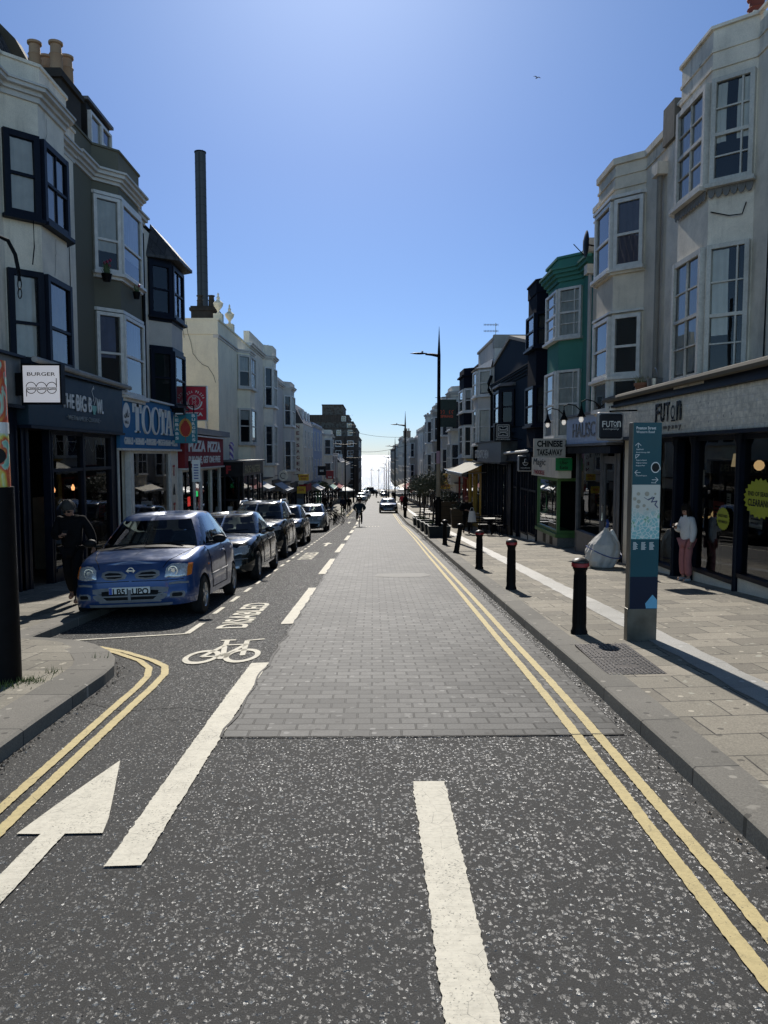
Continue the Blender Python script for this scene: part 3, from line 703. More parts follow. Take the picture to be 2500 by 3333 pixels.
def hang_sign(name, label, c, w, h, d, mat, bracket=None, frame=None, rotz=0., group=None, bevel=.0, cat='sign'):
    """double-sided board hung out over the pavement, its face towards -y; local coords centre at board centre"""
    r = thing(name, label, cat, c, rotz, group)
    b = MB().box(-w/2, w/2, -d/2, d/2, -h/2, h/2); b.build('board', mat, r, local=True, bevel=bevel)
    if frame:
        f = MB(); k = .03
        f.box(-w/2-k,w/2+k,-d/2-.012,d/2+.012,-h/2-k,-h/2); f.box(-w/2-k,w/2+k,-d/2-.012,d/2+.012,h/2,h/2+k)
        f.box(-w/2-k,-w/2,-d/2-.011,d/2+.011,-h/2,h/2); f.box(w/2,w/2+k,-d/2-.011,d/2+.011,-h/2,h/2); f.build('frame', frame, r, local=True)
    if bracket:
        k = MB()
        for p in bracket: k.tube(p, .018, 6)
        k.build('bracket', M_BLACK, r, local=True, smooth=True)
    return r
UX, VZ = Vector((1,0,0)), Vector((0,0,1))
def sign_text(par, s, x, z, w, h, d, mat, bold=.0, name='lettering', warp=None):
    mb = MB(); letter(mb, s, (x, -d/2-.002, z), UX, VZ, w, h, bold, thick=.008, warp=warp); return mb.build(name, mat, par, local=True)
def fascia_text(par, F, s, u, z, w, h, n, mat, bold=0., name='lettering', thick=.02):
    P, U, N, L = F; mb = MB(); letter(mb, s, P+U*u+N*n+Z*z, U, Z, w, h, bold, thick=thick); return mb.build(name, mat, par)
def awning(name, label, s, Xs, y0, y1, z, out, drop, mat, cat='awning', group=None, n=8, val=.18):
    r = thing(name, label, cat, (s*Xs, (y0+y1)/2, z), 0, group)
    f = MB(); f.grid(lambda u, v: (s*(Xs-out*v), y0+(y1-y0)*u, z-drop*v-.03*math.sin(math.pi*v)+.012*math.sin(u*n*math.pi)**2), n*3, 5); f.build('canopy', mat, r)
    v = MB(); v.grid(lambda u, t: (s*(Xs-out-.006), y0+(y1-y0)*u, z-drop-val*t*(1-.25*abs(math.sin(u*n*math.pi)))), n*5, 2); v.build('valance', mat, r)
    a = MB()
    for y in (y0+.08, y1-.08): a.tube([(s*Xs, y, z-drop*.9), (s*(Xs-out), y, z-drop-.03)], .018, 6)
    a.tube([(s*(Xs-out), y0, z-drop), (s*(Xs-out), y1, z-drop)], .025, 6); a.build('arm', M_STEEL, r)
    return r

# ================================================================ LEFT SIDE, NEAR
# --- pale house with navy bay windows
h1 = house('bay_house', 'weathered white house with navy framed bay windows and tiled mansard', -1, 7., 6.5, 18.55, 3.0, 9.05, M_OFFW)
bay = (15.02, .5, 15.52, 16.78)
bay_body(h1, -1, 7., bay, 3.6, 8.75, M_OFFW)
M_NVW = stucco('navy_window_paint', (.010,.014,.026), .25, (.04,.045,.05), .45, 40, True)
bay_windows(h1, -1, 7., bay, 6.5, 8.08, M_NVW, nxf=2, curt=M_CURTG, fw=.11, m=.02, gap=(.97,.99))
bay_windows(h1, -1, 7., bay, 3.72, 5.5, M_NVW, nxf=1, curt=M_CURTG, fw=.11, m=.02, gap=(.9,.95), rail=.42)
window(h1, face(-1, 7., (0, 10.), (0, 12.)), .3, 1.6, 6.5, 8.08, M_NVW, curt=M_CURTG)
cornice(h1, -1, 7., 6.5, 18.57, bay, 8.72, M_MOULD)
cornice(h1, -1, 7., 6.5, 18.55, bay, 9.02, M_OFFW, ((.06,.36),(.10,.06)), 'parapet', .25)
mb = MB(); mb.box(-7.06, -6.97, 17.8, 18.5, 3.6, 8.72); mb.build('pilaster', M_OFFW, h1)
mb = MB(); pr = [(-7.12,9.3),(-7.9,10.85),(-12,11.0),(-12,9.3)]
mb.extr([(x,6.6,z) for x, z in pr], (0,11.9,0)); roof = fixn(mb.build('roof', M_SLATE, h1))
mb = MB()
for i in range(57):
    y = 6.75+i*.21; mb.tube([(-7.10,y,9.32),(-7.88,y,10.87)], .035, 5)
mb.build('tile_rib', M_SLATE, roof)
mb = MB(); mb.extr([(x,16.9,z) for x, z in ((-7.05,9.3),(-7.1,9.7),(-7.25,10.2),(-7.5,10.65),(-7.8,10.95),(-8.3,11.1),(-12,11.25),(-12,9.3))], (0,.3,0)); fixn(mb.build('gable_upstand', stucco('mossy_felt', (.085,.075,.055), .5, (.03,.03,.025)), roof))
chimney(h1, -8.2, -7.3, 18.75, 20.0, 9., 10.95, stucco('dark_stack', (.05,.045,.04), .5), [(-8.0,19.05),(-7.5,19.05),(-8.0,19.7),(-7.5,19.7)], M_POT, ph=.72)
cb = MB(); cb.tube([(-6.47,15.1,6.4),(-6.46,15.08,5.9),(-6.47,15.0,5.55)], .012, 5); cb.tube([(-6.98,18.1,8.6),(-6.97,18.12,6.),(-6.98,18.05,3.8)], .015, 5); cb.build('cable', M_BLACK, h1)
ck = MB()
for (x0,y0,z0) in ((-6.495,16.2,6.35),(-6.495,15.9,8.6)):
    pts = []; yy, zz = 0., 0.
    for i in range(12): pts.append((yy, zz)); yy += rnd.uniform(-.05,.05); zz -= rnd.uniform(.04,.09)
    stroke(ck, pts, .012, (x0,y0,z0), Vector((0,1,0)), VZ, N=Vector((1,0,0)), th=.003)
ck.build('crack', stucco('crack_grey', (.16,.15,.14), .2), h1)
# --- olive house
h2 = house('bay_house', 'olive green rendered house with white sash bays and dormer', -1, 7., 18.55, 23.9, 3.0, 8.8, M_OLIVE)
bay = (19.75, .5, 20.25, 21.95)
bay_body(h2, -1, 7., bay, 3.3, 8.8, M_OLIVE)
bay_windows(h2, -1, 7., bay, 6.55, 8.42, M_WFRAME, nxf=1, curt=M_CURTG, fw=.085, m=.0, drop=.75, rail=.42)
bay_windows(h2, -1, 7., bay, 3.5, 5.55, M_WFRAME, nxf=1, curt=M_CURTB, fw=.085, m=.0, drop=.56, gap=(.8,.97))
for z in (6.45, 8.5, 3.4, 5.63):
    mb = MB(); slab(mb, -1, 7., bay_pts(bay, .07), .0, z-.05, z+.03); fixn(mb.build('window_band', M_WFRAME, h2))
cornice(h2, -1, 7., 18.57, 23.9, bay, 8.76, M_MOULD, ((.05,.08),(.12,.08),(.2,.09),(.26,.05)))
cornice(h2, -1, 7., 18.57, 23.9, bay, 9.06, M_OLIVE, ((.02,.55),(.06,.05)), 'parapet', .25)
mb = MB(); pr = [(-7.2,9.3),(-8.3,11.6),(-12,11.7),(-12,9.3)]
mb.extr([(x,20.1,z) for x, z in pr], (0,3.75,0)); roof = fixn(mb.build('roof', M_SLATE, h2))
mb = MB(); mb.box(-9.6,-7.6,21.2,23.0,9.5,11.3); dm = mb.build('dormer', solid('tarred_boards', (.02,.019,.018), .7), h2)
F = (Vector((-7.6,21.2,0)), Vector((0,1,0)), Vector((1,0,0)), 1.8)
window(dm, F, .08, .95, 10.1, 11.1, M_WFRAME, sash=False, curt=M_CURT, sill=False); window(dm, F, .95, 1.74, 10.1, 11.1, M_WFRAME, curt=None, sill=False)
mb = MB(); mb.box(-9.7,-7.5,21.1,23.1,11.3,11.38); mb.build('dormer_roof', M_LEAD, dm)
pipe(h2, [(-6.96,23.82,8.6),(-6.96,23.82,3.3)], .055)
# --- dark bay house with hipped bay roof
h3 = house('bay_house', 'narrow grey house with blackish timber bay under a hipped roof', -1, 7., 23.9, 27.9, 2.7, 8.85, M_OFFW)
bay = (24.45, .55, 25.05, 26.45)
bay_body(h3, -1, 7., bay, 3.4, 8.2, M_GREYW)
bay_windows(h3, -1, 7., bay, 6.3, 7.95, M_NVW, nxf=2, curt=None, fw=.12, m=0); bay_windows(h3, -1, 7., bay, 3.5, 5.25, M_NVW, nxf=1, curt=None, fw=.12, m=0)
for z in (6.2, 8.02, 3.38, 5.32): mb = MB(); slab(mb, -1, 7., bay_pts(bay, .03), 0, z-.06, z+.06); fixn(mb.build('window_band', M_NVW, h3))
mb = MB(); o = [(-7+t, y) for t, y in bay_pts(bay, .34)]
vs = [(o[0][0]-.34,o[0][1],8.15)]+[(x,y,8.15) for x, y in o[1:3]]+[(o[3][0]-.34,o[3][1],8.15)]+[(-7.02,24.9,9.2),(-7.02,26.9,9.2)]
mb.add(vs+[(v[0],v[1],8.06) for v in vs[:4]], [(0,1,4),(1,2,5,4),(2,3,5),(0,6,7,1),(1,7,8,2),(2,8,9,3),(6,9,8,7)]); fixn(mb.build('bay_roof', M_SLATE, h3))
mb = MB(); pr = [(-6.95,8.95),(-8.6,9.9),(-12,9.9),(-12,8.95)]; mb.extr([(x,23.95,z) for x, z in pr], (0,3.9,0)); fixn(mb.build('roof', M_SLATE, h3))
# upper storey filling behind the single storey shop
# --- white building with gable towards us
h4 = house('corner_house', 'cream rendered building with plain cracked gable wall and urns on parapet', -1, 7., 35.2, 44., .9, 7.35, M_CREAM)
bay = (40.1, .55, 40.65, 42.3)
bay_body(h4, -1, 7., bay, 1.7, 7.25, M_CREAM)
bay_windows(h4, -1, 7., bay, 5.4, 7.1, M_OLDFRAME, nxf=2, m=0, fw=.1, curt=M_CURTG, drop=.5); bay_windows(h4, -1, 7., bay, 2.5, 4.35, M_OLDFRAME, nxf=1, m=0, fw=.1, curt=M_CURTG, drop=.3)
cornice(h4, -1, 7., 35.18, 44., bay, 7.2, M_MOULD, ((.04,.1),(.1,.06)))
mb = MB(); mb.box(-12,-6.98,35.16,44.,7.35,7.98); mb.box(-12,-6.93,35.13,44.,7.98,8.06); mb.build('parapet', M_CREAM, h4)
for y in (36.2, 39.0):
    u = MB(); u.box(-7.35,-6.95,y-.22,y+.22,8.06,8.42); u.lathe([(.12,.36),(.05,.46),(.07,.55),(.2,.72),(.235,.86),(.1,.98),(.06,1.02),(.085,1.1),(.03,1.2),(.05,1.26),(.0,1.36)], (-7.15,y,8.06), 14)
    u.build('urn', M_CREAM, h4, smooth=True)
ck = MB()
for pts in ([(-8.4,7.9),(-8.33,7.4),(-8.2,7.0),(-8.12,6.5),(-7.9,6.2),(-7.7,6.0),(-7.45,5.9),(-7.2,5.5),(-7.12,5.2)], [(-8.6,7.95),(-8.55,7.6),(-8.5,7.2)]): stroke(ck, pts, .02, (0,35.158,0), UX, VZ, th=.006)
ck.build('crack', solid('crack_dark', (.10,.085,.07), .9), h4)
chimney(h4, -8.6, -6.9-.6, 37.0, 38.2, 7.9, 8.95, stucco('sooty_stack', (.035,.032,.03), .4), [(-8.3,37.6),(-7.75,37.6)], stucco('sooty_pot', (.06,.05,.04), .4), ph=.6)
ck = MB(); ck.box(-7.62,-7.55,35.10,35.19,2.7,4.9); ck.build('downpipe', M_WFRAME, h4)
# ---------------- left shopfronts, near
SB = solid('dark_teal_paint', (.016,.033,.052), .45, 0, .15, 4)
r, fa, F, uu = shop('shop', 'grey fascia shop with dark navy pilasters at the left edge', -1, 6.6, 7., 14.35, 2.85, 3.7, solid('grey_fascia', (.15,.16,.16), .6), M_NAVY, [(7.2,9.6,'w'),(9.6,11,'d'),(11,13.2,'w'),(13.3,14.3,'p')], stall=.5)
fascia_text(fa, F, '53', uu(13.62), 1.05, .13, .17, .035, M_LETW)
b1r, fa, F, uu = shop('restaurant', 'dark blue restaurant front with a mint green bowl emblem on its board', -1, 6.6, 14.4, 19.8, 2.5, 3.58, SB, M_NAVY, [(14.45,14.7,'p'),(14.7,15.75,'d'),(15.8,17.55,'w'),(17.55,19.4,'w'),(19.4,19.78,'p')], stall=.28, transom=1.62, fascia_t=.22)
for i, (tx, u, w, z, h) in enumerate((('THE', 1.55,.62,2.92,.30),('BIG', 2.28,.58,2.88,.36),('B', 3.0,.2,2.9,.33),('WL', 3.52,.42,2.9,.33))): fascia_text(fa, F, tx, u, z, w, h, .222, M_LETW, .02)
fascia_text(fa, F, '· VIETNAMESE CUISINE ·', 1.75, 2.68, 2.0, .10, .222, solid('grey_lettering', (.22,.25,.27), .5))
P, U, N, L = F; mb = MB(); q = lambda u, z: P+U*u+N*.224+Z*z
mb.extr([q(3.36+.14*math.cos(a), 3.06+.17*math.sin(a)) for a in [math.pi+math.pi*i/12 for i in range(13)]], N*.015); mb.obox(P,U,N,3.31,3.41,.224,.238,2.86,2.9); mb.build('bowl_emblem', solid('mint', (.16,.42,.36), .5), fa)
mb = MB(); stroke(mb, [(3.30,3.16),(3.36,3.24),(3.30,3.30),(3.24,3.38),(3.32,3.46),(3.38,3.43),(3.36,3.50)], .025, P+N*.224, U, Z); stroke(mb, [(3.38,3.08),(3.52,3.24)], .014, P+N*.224, U, Z); stroke(mb, [(3.36,3.08),(3.48,3.26)], .014, P+N*.224, U, Z); mb.build('steam_emblem', M_LETW, fa)
pipe(b1r, [(-6.28,14.5,3.72),(-6.28,20.1,3.66)], .06, stucco('old_gutter', (.36,.36,.35), .5), 'gutter')
for (y, x, z, a, b, c) in ((17.3,-7.3,.1,.5,.4,.9),(18.8,-7.5,-.2,.4,.4,.8),(16.5,-7.8,.2,.5,.5,.7)): MB().box(x-a/2,x+a/2,y-b/2,y+b/2,z-.7,z+c).build('counter', solid('dim_counter', (.16,.13,.09), .7), b1r)
for y in (16.9, 18.0): MB().lathe([(.03,0),(.045,.06),(.02,.12),(.01,.14)], (-7.0,y,1.12), 8).build('pendant_lamp', emit('amber_bulb', (1,.42,.16), 2.5), b1r)
mb = MB(); mb.box(-6.64,-6.63,16.9,17.3,.1,.62); mb.box(-6.64,-6.63,15.95,16.05,1.0,1.25); mb.build('notice', solid('paper', (.5,.5,.48), .8), b1r)
mb = MB()
for y0 in (15.95,16.5,17.05,17.7,18.3,18.8): mb.tube([(-6.72, y0+.5*i/8, 2.3-.28*math.sin(math.pi*i/8)) for i in range(9)], .006, 4)
mb.build('string_garland', solid('dim_string', (.35,.37,.33), .8), b1r)
# --- TOOTA
M_SKYB = stucco('sky_blue_board', (.04,.17,.36), .16, (.03,.08,.15), paint=True)
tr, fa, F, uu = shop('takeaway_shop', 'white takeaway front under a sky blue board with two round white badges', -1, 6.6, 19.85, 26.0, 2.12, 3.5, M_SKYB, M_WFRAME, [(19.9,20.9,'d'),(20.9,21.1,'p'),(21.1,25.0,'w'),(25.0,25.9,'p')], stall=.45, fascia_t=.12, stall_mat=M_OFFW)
P, U, N, L = F
mb = MB()
def T_(u, w, z0, z1):
    mb.obox(P,U,N,u+w*.36,u+w*.64,.12,.16,z0,z1); mb.obox(P,U,N,u,u+w,.12,.16,z1-.085,z1); mb.obox(P,U,N,u,u+.07,.12,.16,z1-.24,z1-.085); mb.obox(P,U,N,u+w-.07,u+w,.12,.16,z1-.24,z1-.085); mb.obox(P,U,N,u+w*.22,u+w*.78,.12,.16,z0,z0+.05)
def O_(u, w, z0, z1):
    n = 24; c = P+U*(u+w/2)+Z*((z0+z1)/2)
    for k in (0,):
        o = [c+U*(w/2*math.cos(t))+Z*((z1-z0)/2*math.sin(t))+N*.16 for t in [2*math.pi*i/n for i in range(n)]]; q2 = [c+U*((w/2-.15)*math.cos(t))+Z*(((z1-z0)/2-.06)*math.sin(t))+N*.16 for t in [2*math.pi*i/n for i in range(n)]]
        ob = [p-N*.04 for p in o]; mb.add(o+q2+ob, [(i,(i+1)%n,n+(i+1)%n,n+i) for i in range(n)]+[(i,2*n+i,2*n+(i+1)%n,(i+1)%n) for i in range(n)])
T_(1.05,.72,2.55,3.33); O_(1.86,.82,2.53,3.35); O_(2.76,.82,2.53,3.35); T_(3.64,.72,2.55,3.33)
a0 = 4.32; pt = lambda u, z: P+U*u+N*.12+Z*z
mb.extr([pt(a0,2.55),pt(a0+.1,2.55),pt(a0+.38,3.33),pt(a0+.30,3.33)], N*.04); mb.extr([pt(a0+.38,3.33),pt(a0+.56,2.55),pt(a0+.76,2.55),pt(a0+.46,3.33)], N*.04); mb.obox(P,U,N,a0+.16,a0+.6,.12,.158,2.78,2.84); mb.obox(P,U,N,a0-.06,a0+.18,.12,.157,2.55,2.6); mb.obox(P,U,N,a0+.48,a0+.84,.12,.157,2.55,2.6)
mb.build('lettering', M_LETW, fa)
fascia_text(fa, F, 'GRILLS • KEBABS • BURGERS • VEGETARIAN • PIZZA', .3, 2.22, 5.4, .19, .121, M_LETW, .03)
for u in (.22, 5.22):
    mb = MB(); c = P+U*(u+.32)+N*.122+Z*2.98; disc(mb, c, U, Z, .3, 24, .33, thick=.006); db = mb.build('round_badge', M_LETW, fa)
    mb = MB(); letter(mb, 'HALAL', c+U*-.16+Z*-.22+N*.008, U, Z, .32, .08, .03, thick=.003); stroke(mb, [(-.2,.0),(-.17,-.06),(-.1,-.06),(-.06,.05),(-.02,-.05),(.05,.14),(.07,-.04),(.16,-.02),(.2,.06)], .03, c+N*.007, U, Z); mb.build('lettering', M_LETK, db)
M_REDL = solid('red_lettering', (.35,.015,.02), .5, 0, .05)
for i, ch in enumerate('TATA'): fascia_text(tr, F, ch, uu(25.28), 1.25-.62*i, .22, .36, .035, M_REDL if i % 2 == 0 else M_LETK, .03)
mb = MB()
for (y, z) in ((22.2,1.75),(23.2,1.62),(23.9,1.35)): mb.obox((-8.2,y,z), (0,1,0), (1,0,0), -.6, .6, -.03, .03, -.02, .02)
mb.build('strip_light', emit('tube_light', (.9,.95,1), 2.2), tr)
mb = MB(); mb.lathe([(.18,0),(.15,.28),(.14,.29)], (-7.3,20.5,.55), 12); mb.cyl((-7.3,20.5,-.4),(-7.3,20.5,.6),.012); mb.build('standing_lamp', M_CURT, tr, smooth=True)
mb = MB(); mb.box(-6.64,-6.63,22.0,22.45,.95,1.28); mb.build('yellow_notice', solid('yellow_card', (.5,.3,.03), .8), tr)
# --- PIZZA
M_PRED = stucco('faded_red_board', (.26,.028,.035), .2, (.12,.03,.03), paint=True)
pz, fa, F, uu = shop('pizza_shop', 'single storey pizza takeaway with a faded red buy-one-get-one-free board', -1, 6.6, 26.4, 33.2, 1.48, 2.6, M_PRED, M_WFRAME, [(26.45,28.4,'w'),(28.4,29.5,'D'),(29.5,31.3,'w'),(31.3,33.15,'w')], stall=.4, fascia_t=.16)
fascia_text(fa, F, 'PIZZA', .5, 2.05, 2.7, .42, .165, M_LETW, .045); fascia_text(fa, F, 'PIZZA', 3.6, 2.05, 2.5, .42, .165, M_LETW, .045); fascia_text(fa, F, 'BUY ONE, GET ONE FREE', .5, 1.58, 5.5, .32, .165, M_LETW, .035)
mb = MB(); mb.box(-12.,-6.5,26.4,35.1,2.72,2.95); mb.build('flat_roof', M_LEAD, pz)
mb = MB(); mb.lathe([(.0,0),(.12,.03),(.14,.1),(.1,.2),(.0,.24)], (-6.95,30.2,.3), 8); mb.build('green_light', emit('green_sign', (.05,.9,.25), 1.2), pz)
mb = MB(); mb.box(-7.0,-6.98,29.0,29.9,.0,.35); mb.build('red_light', emit('red_neon', (.9,.06,.05), 1.0), pz)
# --- barber, projecting shopfront
br = thing('barber_shop', 'black barber shop projecting in front of the cream gable', 'shop', (-6.5,37,G(37)))
M_BLK = solid('black_fascia', (.014,.015,.018), .4, 0, .3, 3)
mb = MB(); mb.box(-8.2,-5.75,34.05,40.2,.98,1.62); fb = mb.build('fascia', M_BLK, br)
mb = MB(); mb.box(-8.3,-5.62,33.92,40.3,1.62,1.70); mb.build('flat_roof', M_LEAD, br)
mb = MB(); letter(mb, 'BARBERS', (-8.16,34.045,1.13), UX, VZ, 1.12, .30, .0, thick=.012); mb.build('lettering', solid('grey_outline_letters', (.26,.26,.27), .5), fb)
mb = MB(); letter(mb, 'F', (-6.5,34.045,1.1), UX, VZ, .22, .36, .05, thick=.012); mb.build('lettering', M_REDL, fb)
mb = MB(); letter(mb, 'FADE MASTERS', (-5.745,34.5,1.1), (0,1,0), VZ, 4.6, .36, .02, thick=.012); mb.build('lettering', solid('pale_gold_letters', (.32,.29,.16), .5), fb)
fr = MB(); zb = pave(-6,34.2)-.2
for x in (-8.15,-7.35,-7.28,-6.62,-6.0,-5.82): fr.box(x,x+.08,34.1,34.18,zb,.98)
for y in (34.2,35.6,37.,38.5,40.1): fr.box(-5.83,-5.75,y,y+.08,zb-.4,.98)
fr.box(-8.2,-5.75,34.09,34.19,-.1,-.02); fr.build('shopfront_frame', M_BLK, br)
fr = MB(); fr.box(-7.38,-7.26,34.02,34.1,zb,.98); fr.build('steel_post', M_WFRAME, br)
g = MB(); g.quad((-8.1,34.15,zb),(-5.83,34.15,zb),(-5.83,34.15,.98),(-8.1,34.15,.98)); g.build('shop_window', M_SHOPGLASS, br)
g = MB(); g.quad((-5.79,34.2,zb-.4),(-5.79,40.1,zb-.4),(-5.79,40.1,.98),(-5.79,34.2,.98)); g.build('shop_window', M_SHOPGLASS, br)
g = MB(); g.box(-9.5,-8.3,34.3,40,zb-.4,.97); g.box(-8.3,-5.9,39.9,40.1,zb-.4,.97); g.build('interior', M_INT, br)
mb = MB(); mb.box(-8.0,-7.4,35.4,35.5,.0,.6); mb.build('mirror_panel', solid('pale_mirror', (.25,.30,.34), .2), br)
mb = MB(); mb.box(-6.45,-6.25,34.08,34.1,-.95,-.7); mb.box(-6.45,-6.25,34.08,34.1,-.6,-.35); mb.build('notice', solid('paper', (.5,.5,.48), .8), br)
mb = MB(); mb.cyl((-6.35,34.6,1.72),(-6.35,34.6,2.35),.09); mb.cyl((-6.35,34.6,2.35),(-6.35,34.6,2.5),.13,.05)
t = NT('barber_stripes').set(.4); wv = t.n('TexWave'); wv.bands_direction = 'DIAGONAL'; wv.inputs['Scale'].default_value = 2.2; t.l(t.pos(), wv.inputs['Vector']); t.l(t.ramp(wv.outputs['Fac'], [(.3,(.6,.6,.65)),(.55,(.35,.08,.25)),(.8,(.1,.1,.4))]), t.b.inputs['Base Color'])
prop(mb.build('barber_pole', t.m, loc=(-6.35,34.6,1.72)), 'striped barber pole standing on the black barber roof', 'barber pole')
# --- hanging signs, left
bp = hang_sign('hanging_sign', 'square white lit burger sign in a black box frame', (-5.98,14.15,3.22), .66, .66, .16, emit('lit_white_sign', (.80,.76,.78), .34), None, M_BLACK)
sign_text(bp, 'BURGER', -.25, .145, .5, .062, .16, M_LETK)
mb = MB(); PP = (0,-.082,0)
for i, cx in enumerate((-.185, 0, .185)):
    ring(mb, (cx,-.082,-.06), UX, VZ, .09, .012, 8, 172, 16); ring(mb, (cx,-.082,-.085), UX, VZ, .085, .012, 188, 352, 16)
    stroke(mb, [(cx-.09+.18*k/8, -.065+.007*(-1)**k) for k in range(9)], .007, PP, UX, VZ); stroke(mb, [(cx-.09,-.085),(cx-.05,-.085),(cx-.045,-.105),(cx-.01,-.085),(cx+.09,-.082)], .009, PP, UX, VZ)
    stroke(mb, [(cx-.07,-.1),(cx+.075,-.1)], .008, PP, UX, VZ)
stroke(mb, [(-.27,-.09),(-.27,-.22)], .013, PP, UX, VZ); stroke(mb, [(.27,-.05),(.27,.10)], .013, PP, UX, VZ); mb.build('emblem', M_LETK, bp, local=True)
mb = MB(); mb.box(-.72,-.33,-.07,.07,-.2,.2); mb.build('bracket', M_BLACK, bp, local=True)
M_RSIGN = solid('bright_red_board', (.50,.015,.04), .45, 0, .08)
ps = hang_sign('hanging_sign', 'tall bright red pizza sign with a round white crest', (-6.3,27.4,3.75), .84, 1.16, .12, M_RSIGN, [[(-.6,0,.3),(-.4,0,.3)],[(-.6,0,-.3),(-.4,0,-.3)]], M_STEEL)
mb = MB()
for i, ch in enumerate('PIZZA PIZZA'):
    if ch == ' ': continue
    a = R(158-13.6*i); c = Vector((math.cos(a)*.31, -.062, .06+math.sin(a)*.31)); u = Vector((math.sin(a), 0, -math.cos(a))); v = Vector((math.cos(a), 0, math.sin(a)))
    letter(mb, ch, c-u*.028, u, v, .056 if ch != 'I' else .025, .085, .03, N=(0,-1,0), thick=.004)
ring(mb, (0,-.063,.06), UX, VZ, .265, .05, 180, 360, 24); ring(mb, (0,-.063,.06), UX, VZ, .2, .014, 0, 360, 30); ring(mb, (0,-.063,.06), UX, VZ, .225, .008, 0, 180, 24)
stroke(mb, [(-.06,.17),(-.07,.22),(-.03,.19),(0,.23),(.03,.19),(.07,.22),(.06,.17),(-.06,.17)], .012, (0,-.062,0), UX, VZ)
stroke(mb, [(-.05,.15),(.04,.14),(.07,.05),(.02,.0),(.08,-.08),(-.02,-.1),(-.08,-.06),(-.04,.02),(-.07,.1),(-.05,.15)], .01, (0,-.062,0), UX, VZ); stroke(mb, [(-.03,.04),(.03,.06)], .01, (0,-.062,0), UX, VZ)
letter(mb, 'PIZZA', (-.3,-.062,-.45), UX, VZ, .6, .13, .04, thick=.004); letter(mb, 'EST', (-.32,-.062,-.22), UX, VZ, .1, .035, 0, thick=.004); letter(mb, '1997', (.2,-.062,-.22), UX, VZ, .12, .035, 0, thick=.004)
mb.build('lettering', M_LETW, ps, local=True)
ks = hang_sign('hanging_sign', 'turquoise kebabs and burgers sign with a red kebab picture', (-6.1,25.25,2.80), .72, .96, .12, solid('turquoise_board', (.02,.20,.26), .45, 0, .1), [[(-.75,0,.78),(.26,0,.74)],[(.26,0,.74),(.26,0,.48)],[(-.5,0,.78),(-.5,0,.2)]])
mb = MB()
for i, ch in enumerate('KEBABS'): letter(mb, ch, (-.33,-.062,.36-.145*i), UX, VZ, .11, .095, .04, thick=.004)
for i, ch in enumerate('BURGERS'): letter(mb, ch, (.21,-.062,.36-.13*i), UX, VZ, .11, .095, .04, thick=.004)
mb.build('lettering', M_LETW, ks, local=True)
mb = MB(); disc(mb, (0,-.064,.02), UX, VZ, .21, 24, .3, thick=.004); e1 = mb.build('bread_emblem', solid('bread', (.55,.30,.06), .6), ks, local=True)
mb = MB()
for i in range(9):
    w = .14*math.sin(math.pi*(i+1.6)/10.5)+.02; mb.obox((0,-.069,-.25+.055*i), UX, (0,-1,0), -w, w, 0, .006+.001*(i%2), 0, .056)
stroke(mb, [(0,-.42),(0,.36)], .016, (0,-.068,0), UX, VZ); mb.build('kebab_emblem', solid('kebab_red', (.42,.035,.02), .6), ks, local=True)
fl = thing('floodlight', 'small black floodlight above the sky blue takeaway board', 'light', (-6.15,24.7,3.32))
mb = MB(); mb.box(-.15,.15,-.1,.1,-.11,.11); mb.build('housing', M_BLACK, fl, local=True); mb = MB(); mb.box(-.12,.12,-.112,-.1,-.1,-.06); mb.build('reflector', M_LETW, fl, local=True); mb = MB(); mb.tube([(0,.1,0),(-.3,.1,.1),(-.6,.1,.2)], .015); mb.build('bracket', M_BLACK, fl, local=True)
# small notice sign on post by TOOTA
sp = thing('parking_sign', 'small white parking notice on a thin dark post', 'sign', (-4.75,20.4,pave(-4.75,20.4)))
mb = MB(); mb.cyl((0,0,0),(-.1,0,2.75),.035); mb.build('post', M_BLACK, sp, local=True, smooth=True); mb = MB(); mb.box(-.02,.19,-.06,-.045,2.2,2.78); pl = mb.build('plate', M_LETW, sp, local=True)
mb = MB()
for i in range(6): mb.box(.02,.14,-.066,-.0605,2.28+.07*i,2.31+.07*i)
mb.build('lettering', solid('blue_print', (.08,.1,.3), .6), pl, local=True)
# flower pots at the olive house windows
M_LEAF = leafy('pot_leaf', (.035,.07,.02), (.07,.12,.035)); M_TUL = solid('tulip_red', (.22,.015,.06), .5)
for k, (x, y, z, nm) in enumerate(((-6.58,19.45,6.38,'hanging pot of dark red tulips under the upper bay window'),(-6.35,21.1,6.28,'small hanging pot with a single tulip beside the upper bay window'))):
    fp = thing('flower_pot', nm, 'flower pot', (x,y,z)); sc_ = 1 if k == 0 else .8
    mb = MB(); mb.lathe([(.09*sc_,-.16),(.13*sc_,0),(.135*sc_,.02),(.1*sc_,.02)], (0,0,0), 12); mb.build('pot', M_BLACK, fp, local=True, smooth=True)
    mb = MB(); t_ = MB()
    for i in range(40 if k == 0 else 12):
        a = rnd.random()*6.28; h = rnd.uniform(.15,.38)*sc_; r0 = rnd.uniform(.0,.08); r1 = rnd.uniform(.03,.16); p0 = (math.cos(a)*r0, math.sin(a)*r0, .0); p1 = (math.cos(a)*r1, math.sin(a)*r1, h)
        mb.add([p0, (p0[0]+.02,p0[1]+.01,.02), p1], [(0,1,2)])
        if i < (4 if k == 0 else 1): mb.tube([p0,p1], .006, 4); t_.lathe([(.01,0),(.035,.03),(.03,.07),(.008,.085)], p1, 8)
    mb.build('leaves', M_LEAF, fp, local=True); t_.build('tulip', M_TUL, fp, local=True, smooth=True)
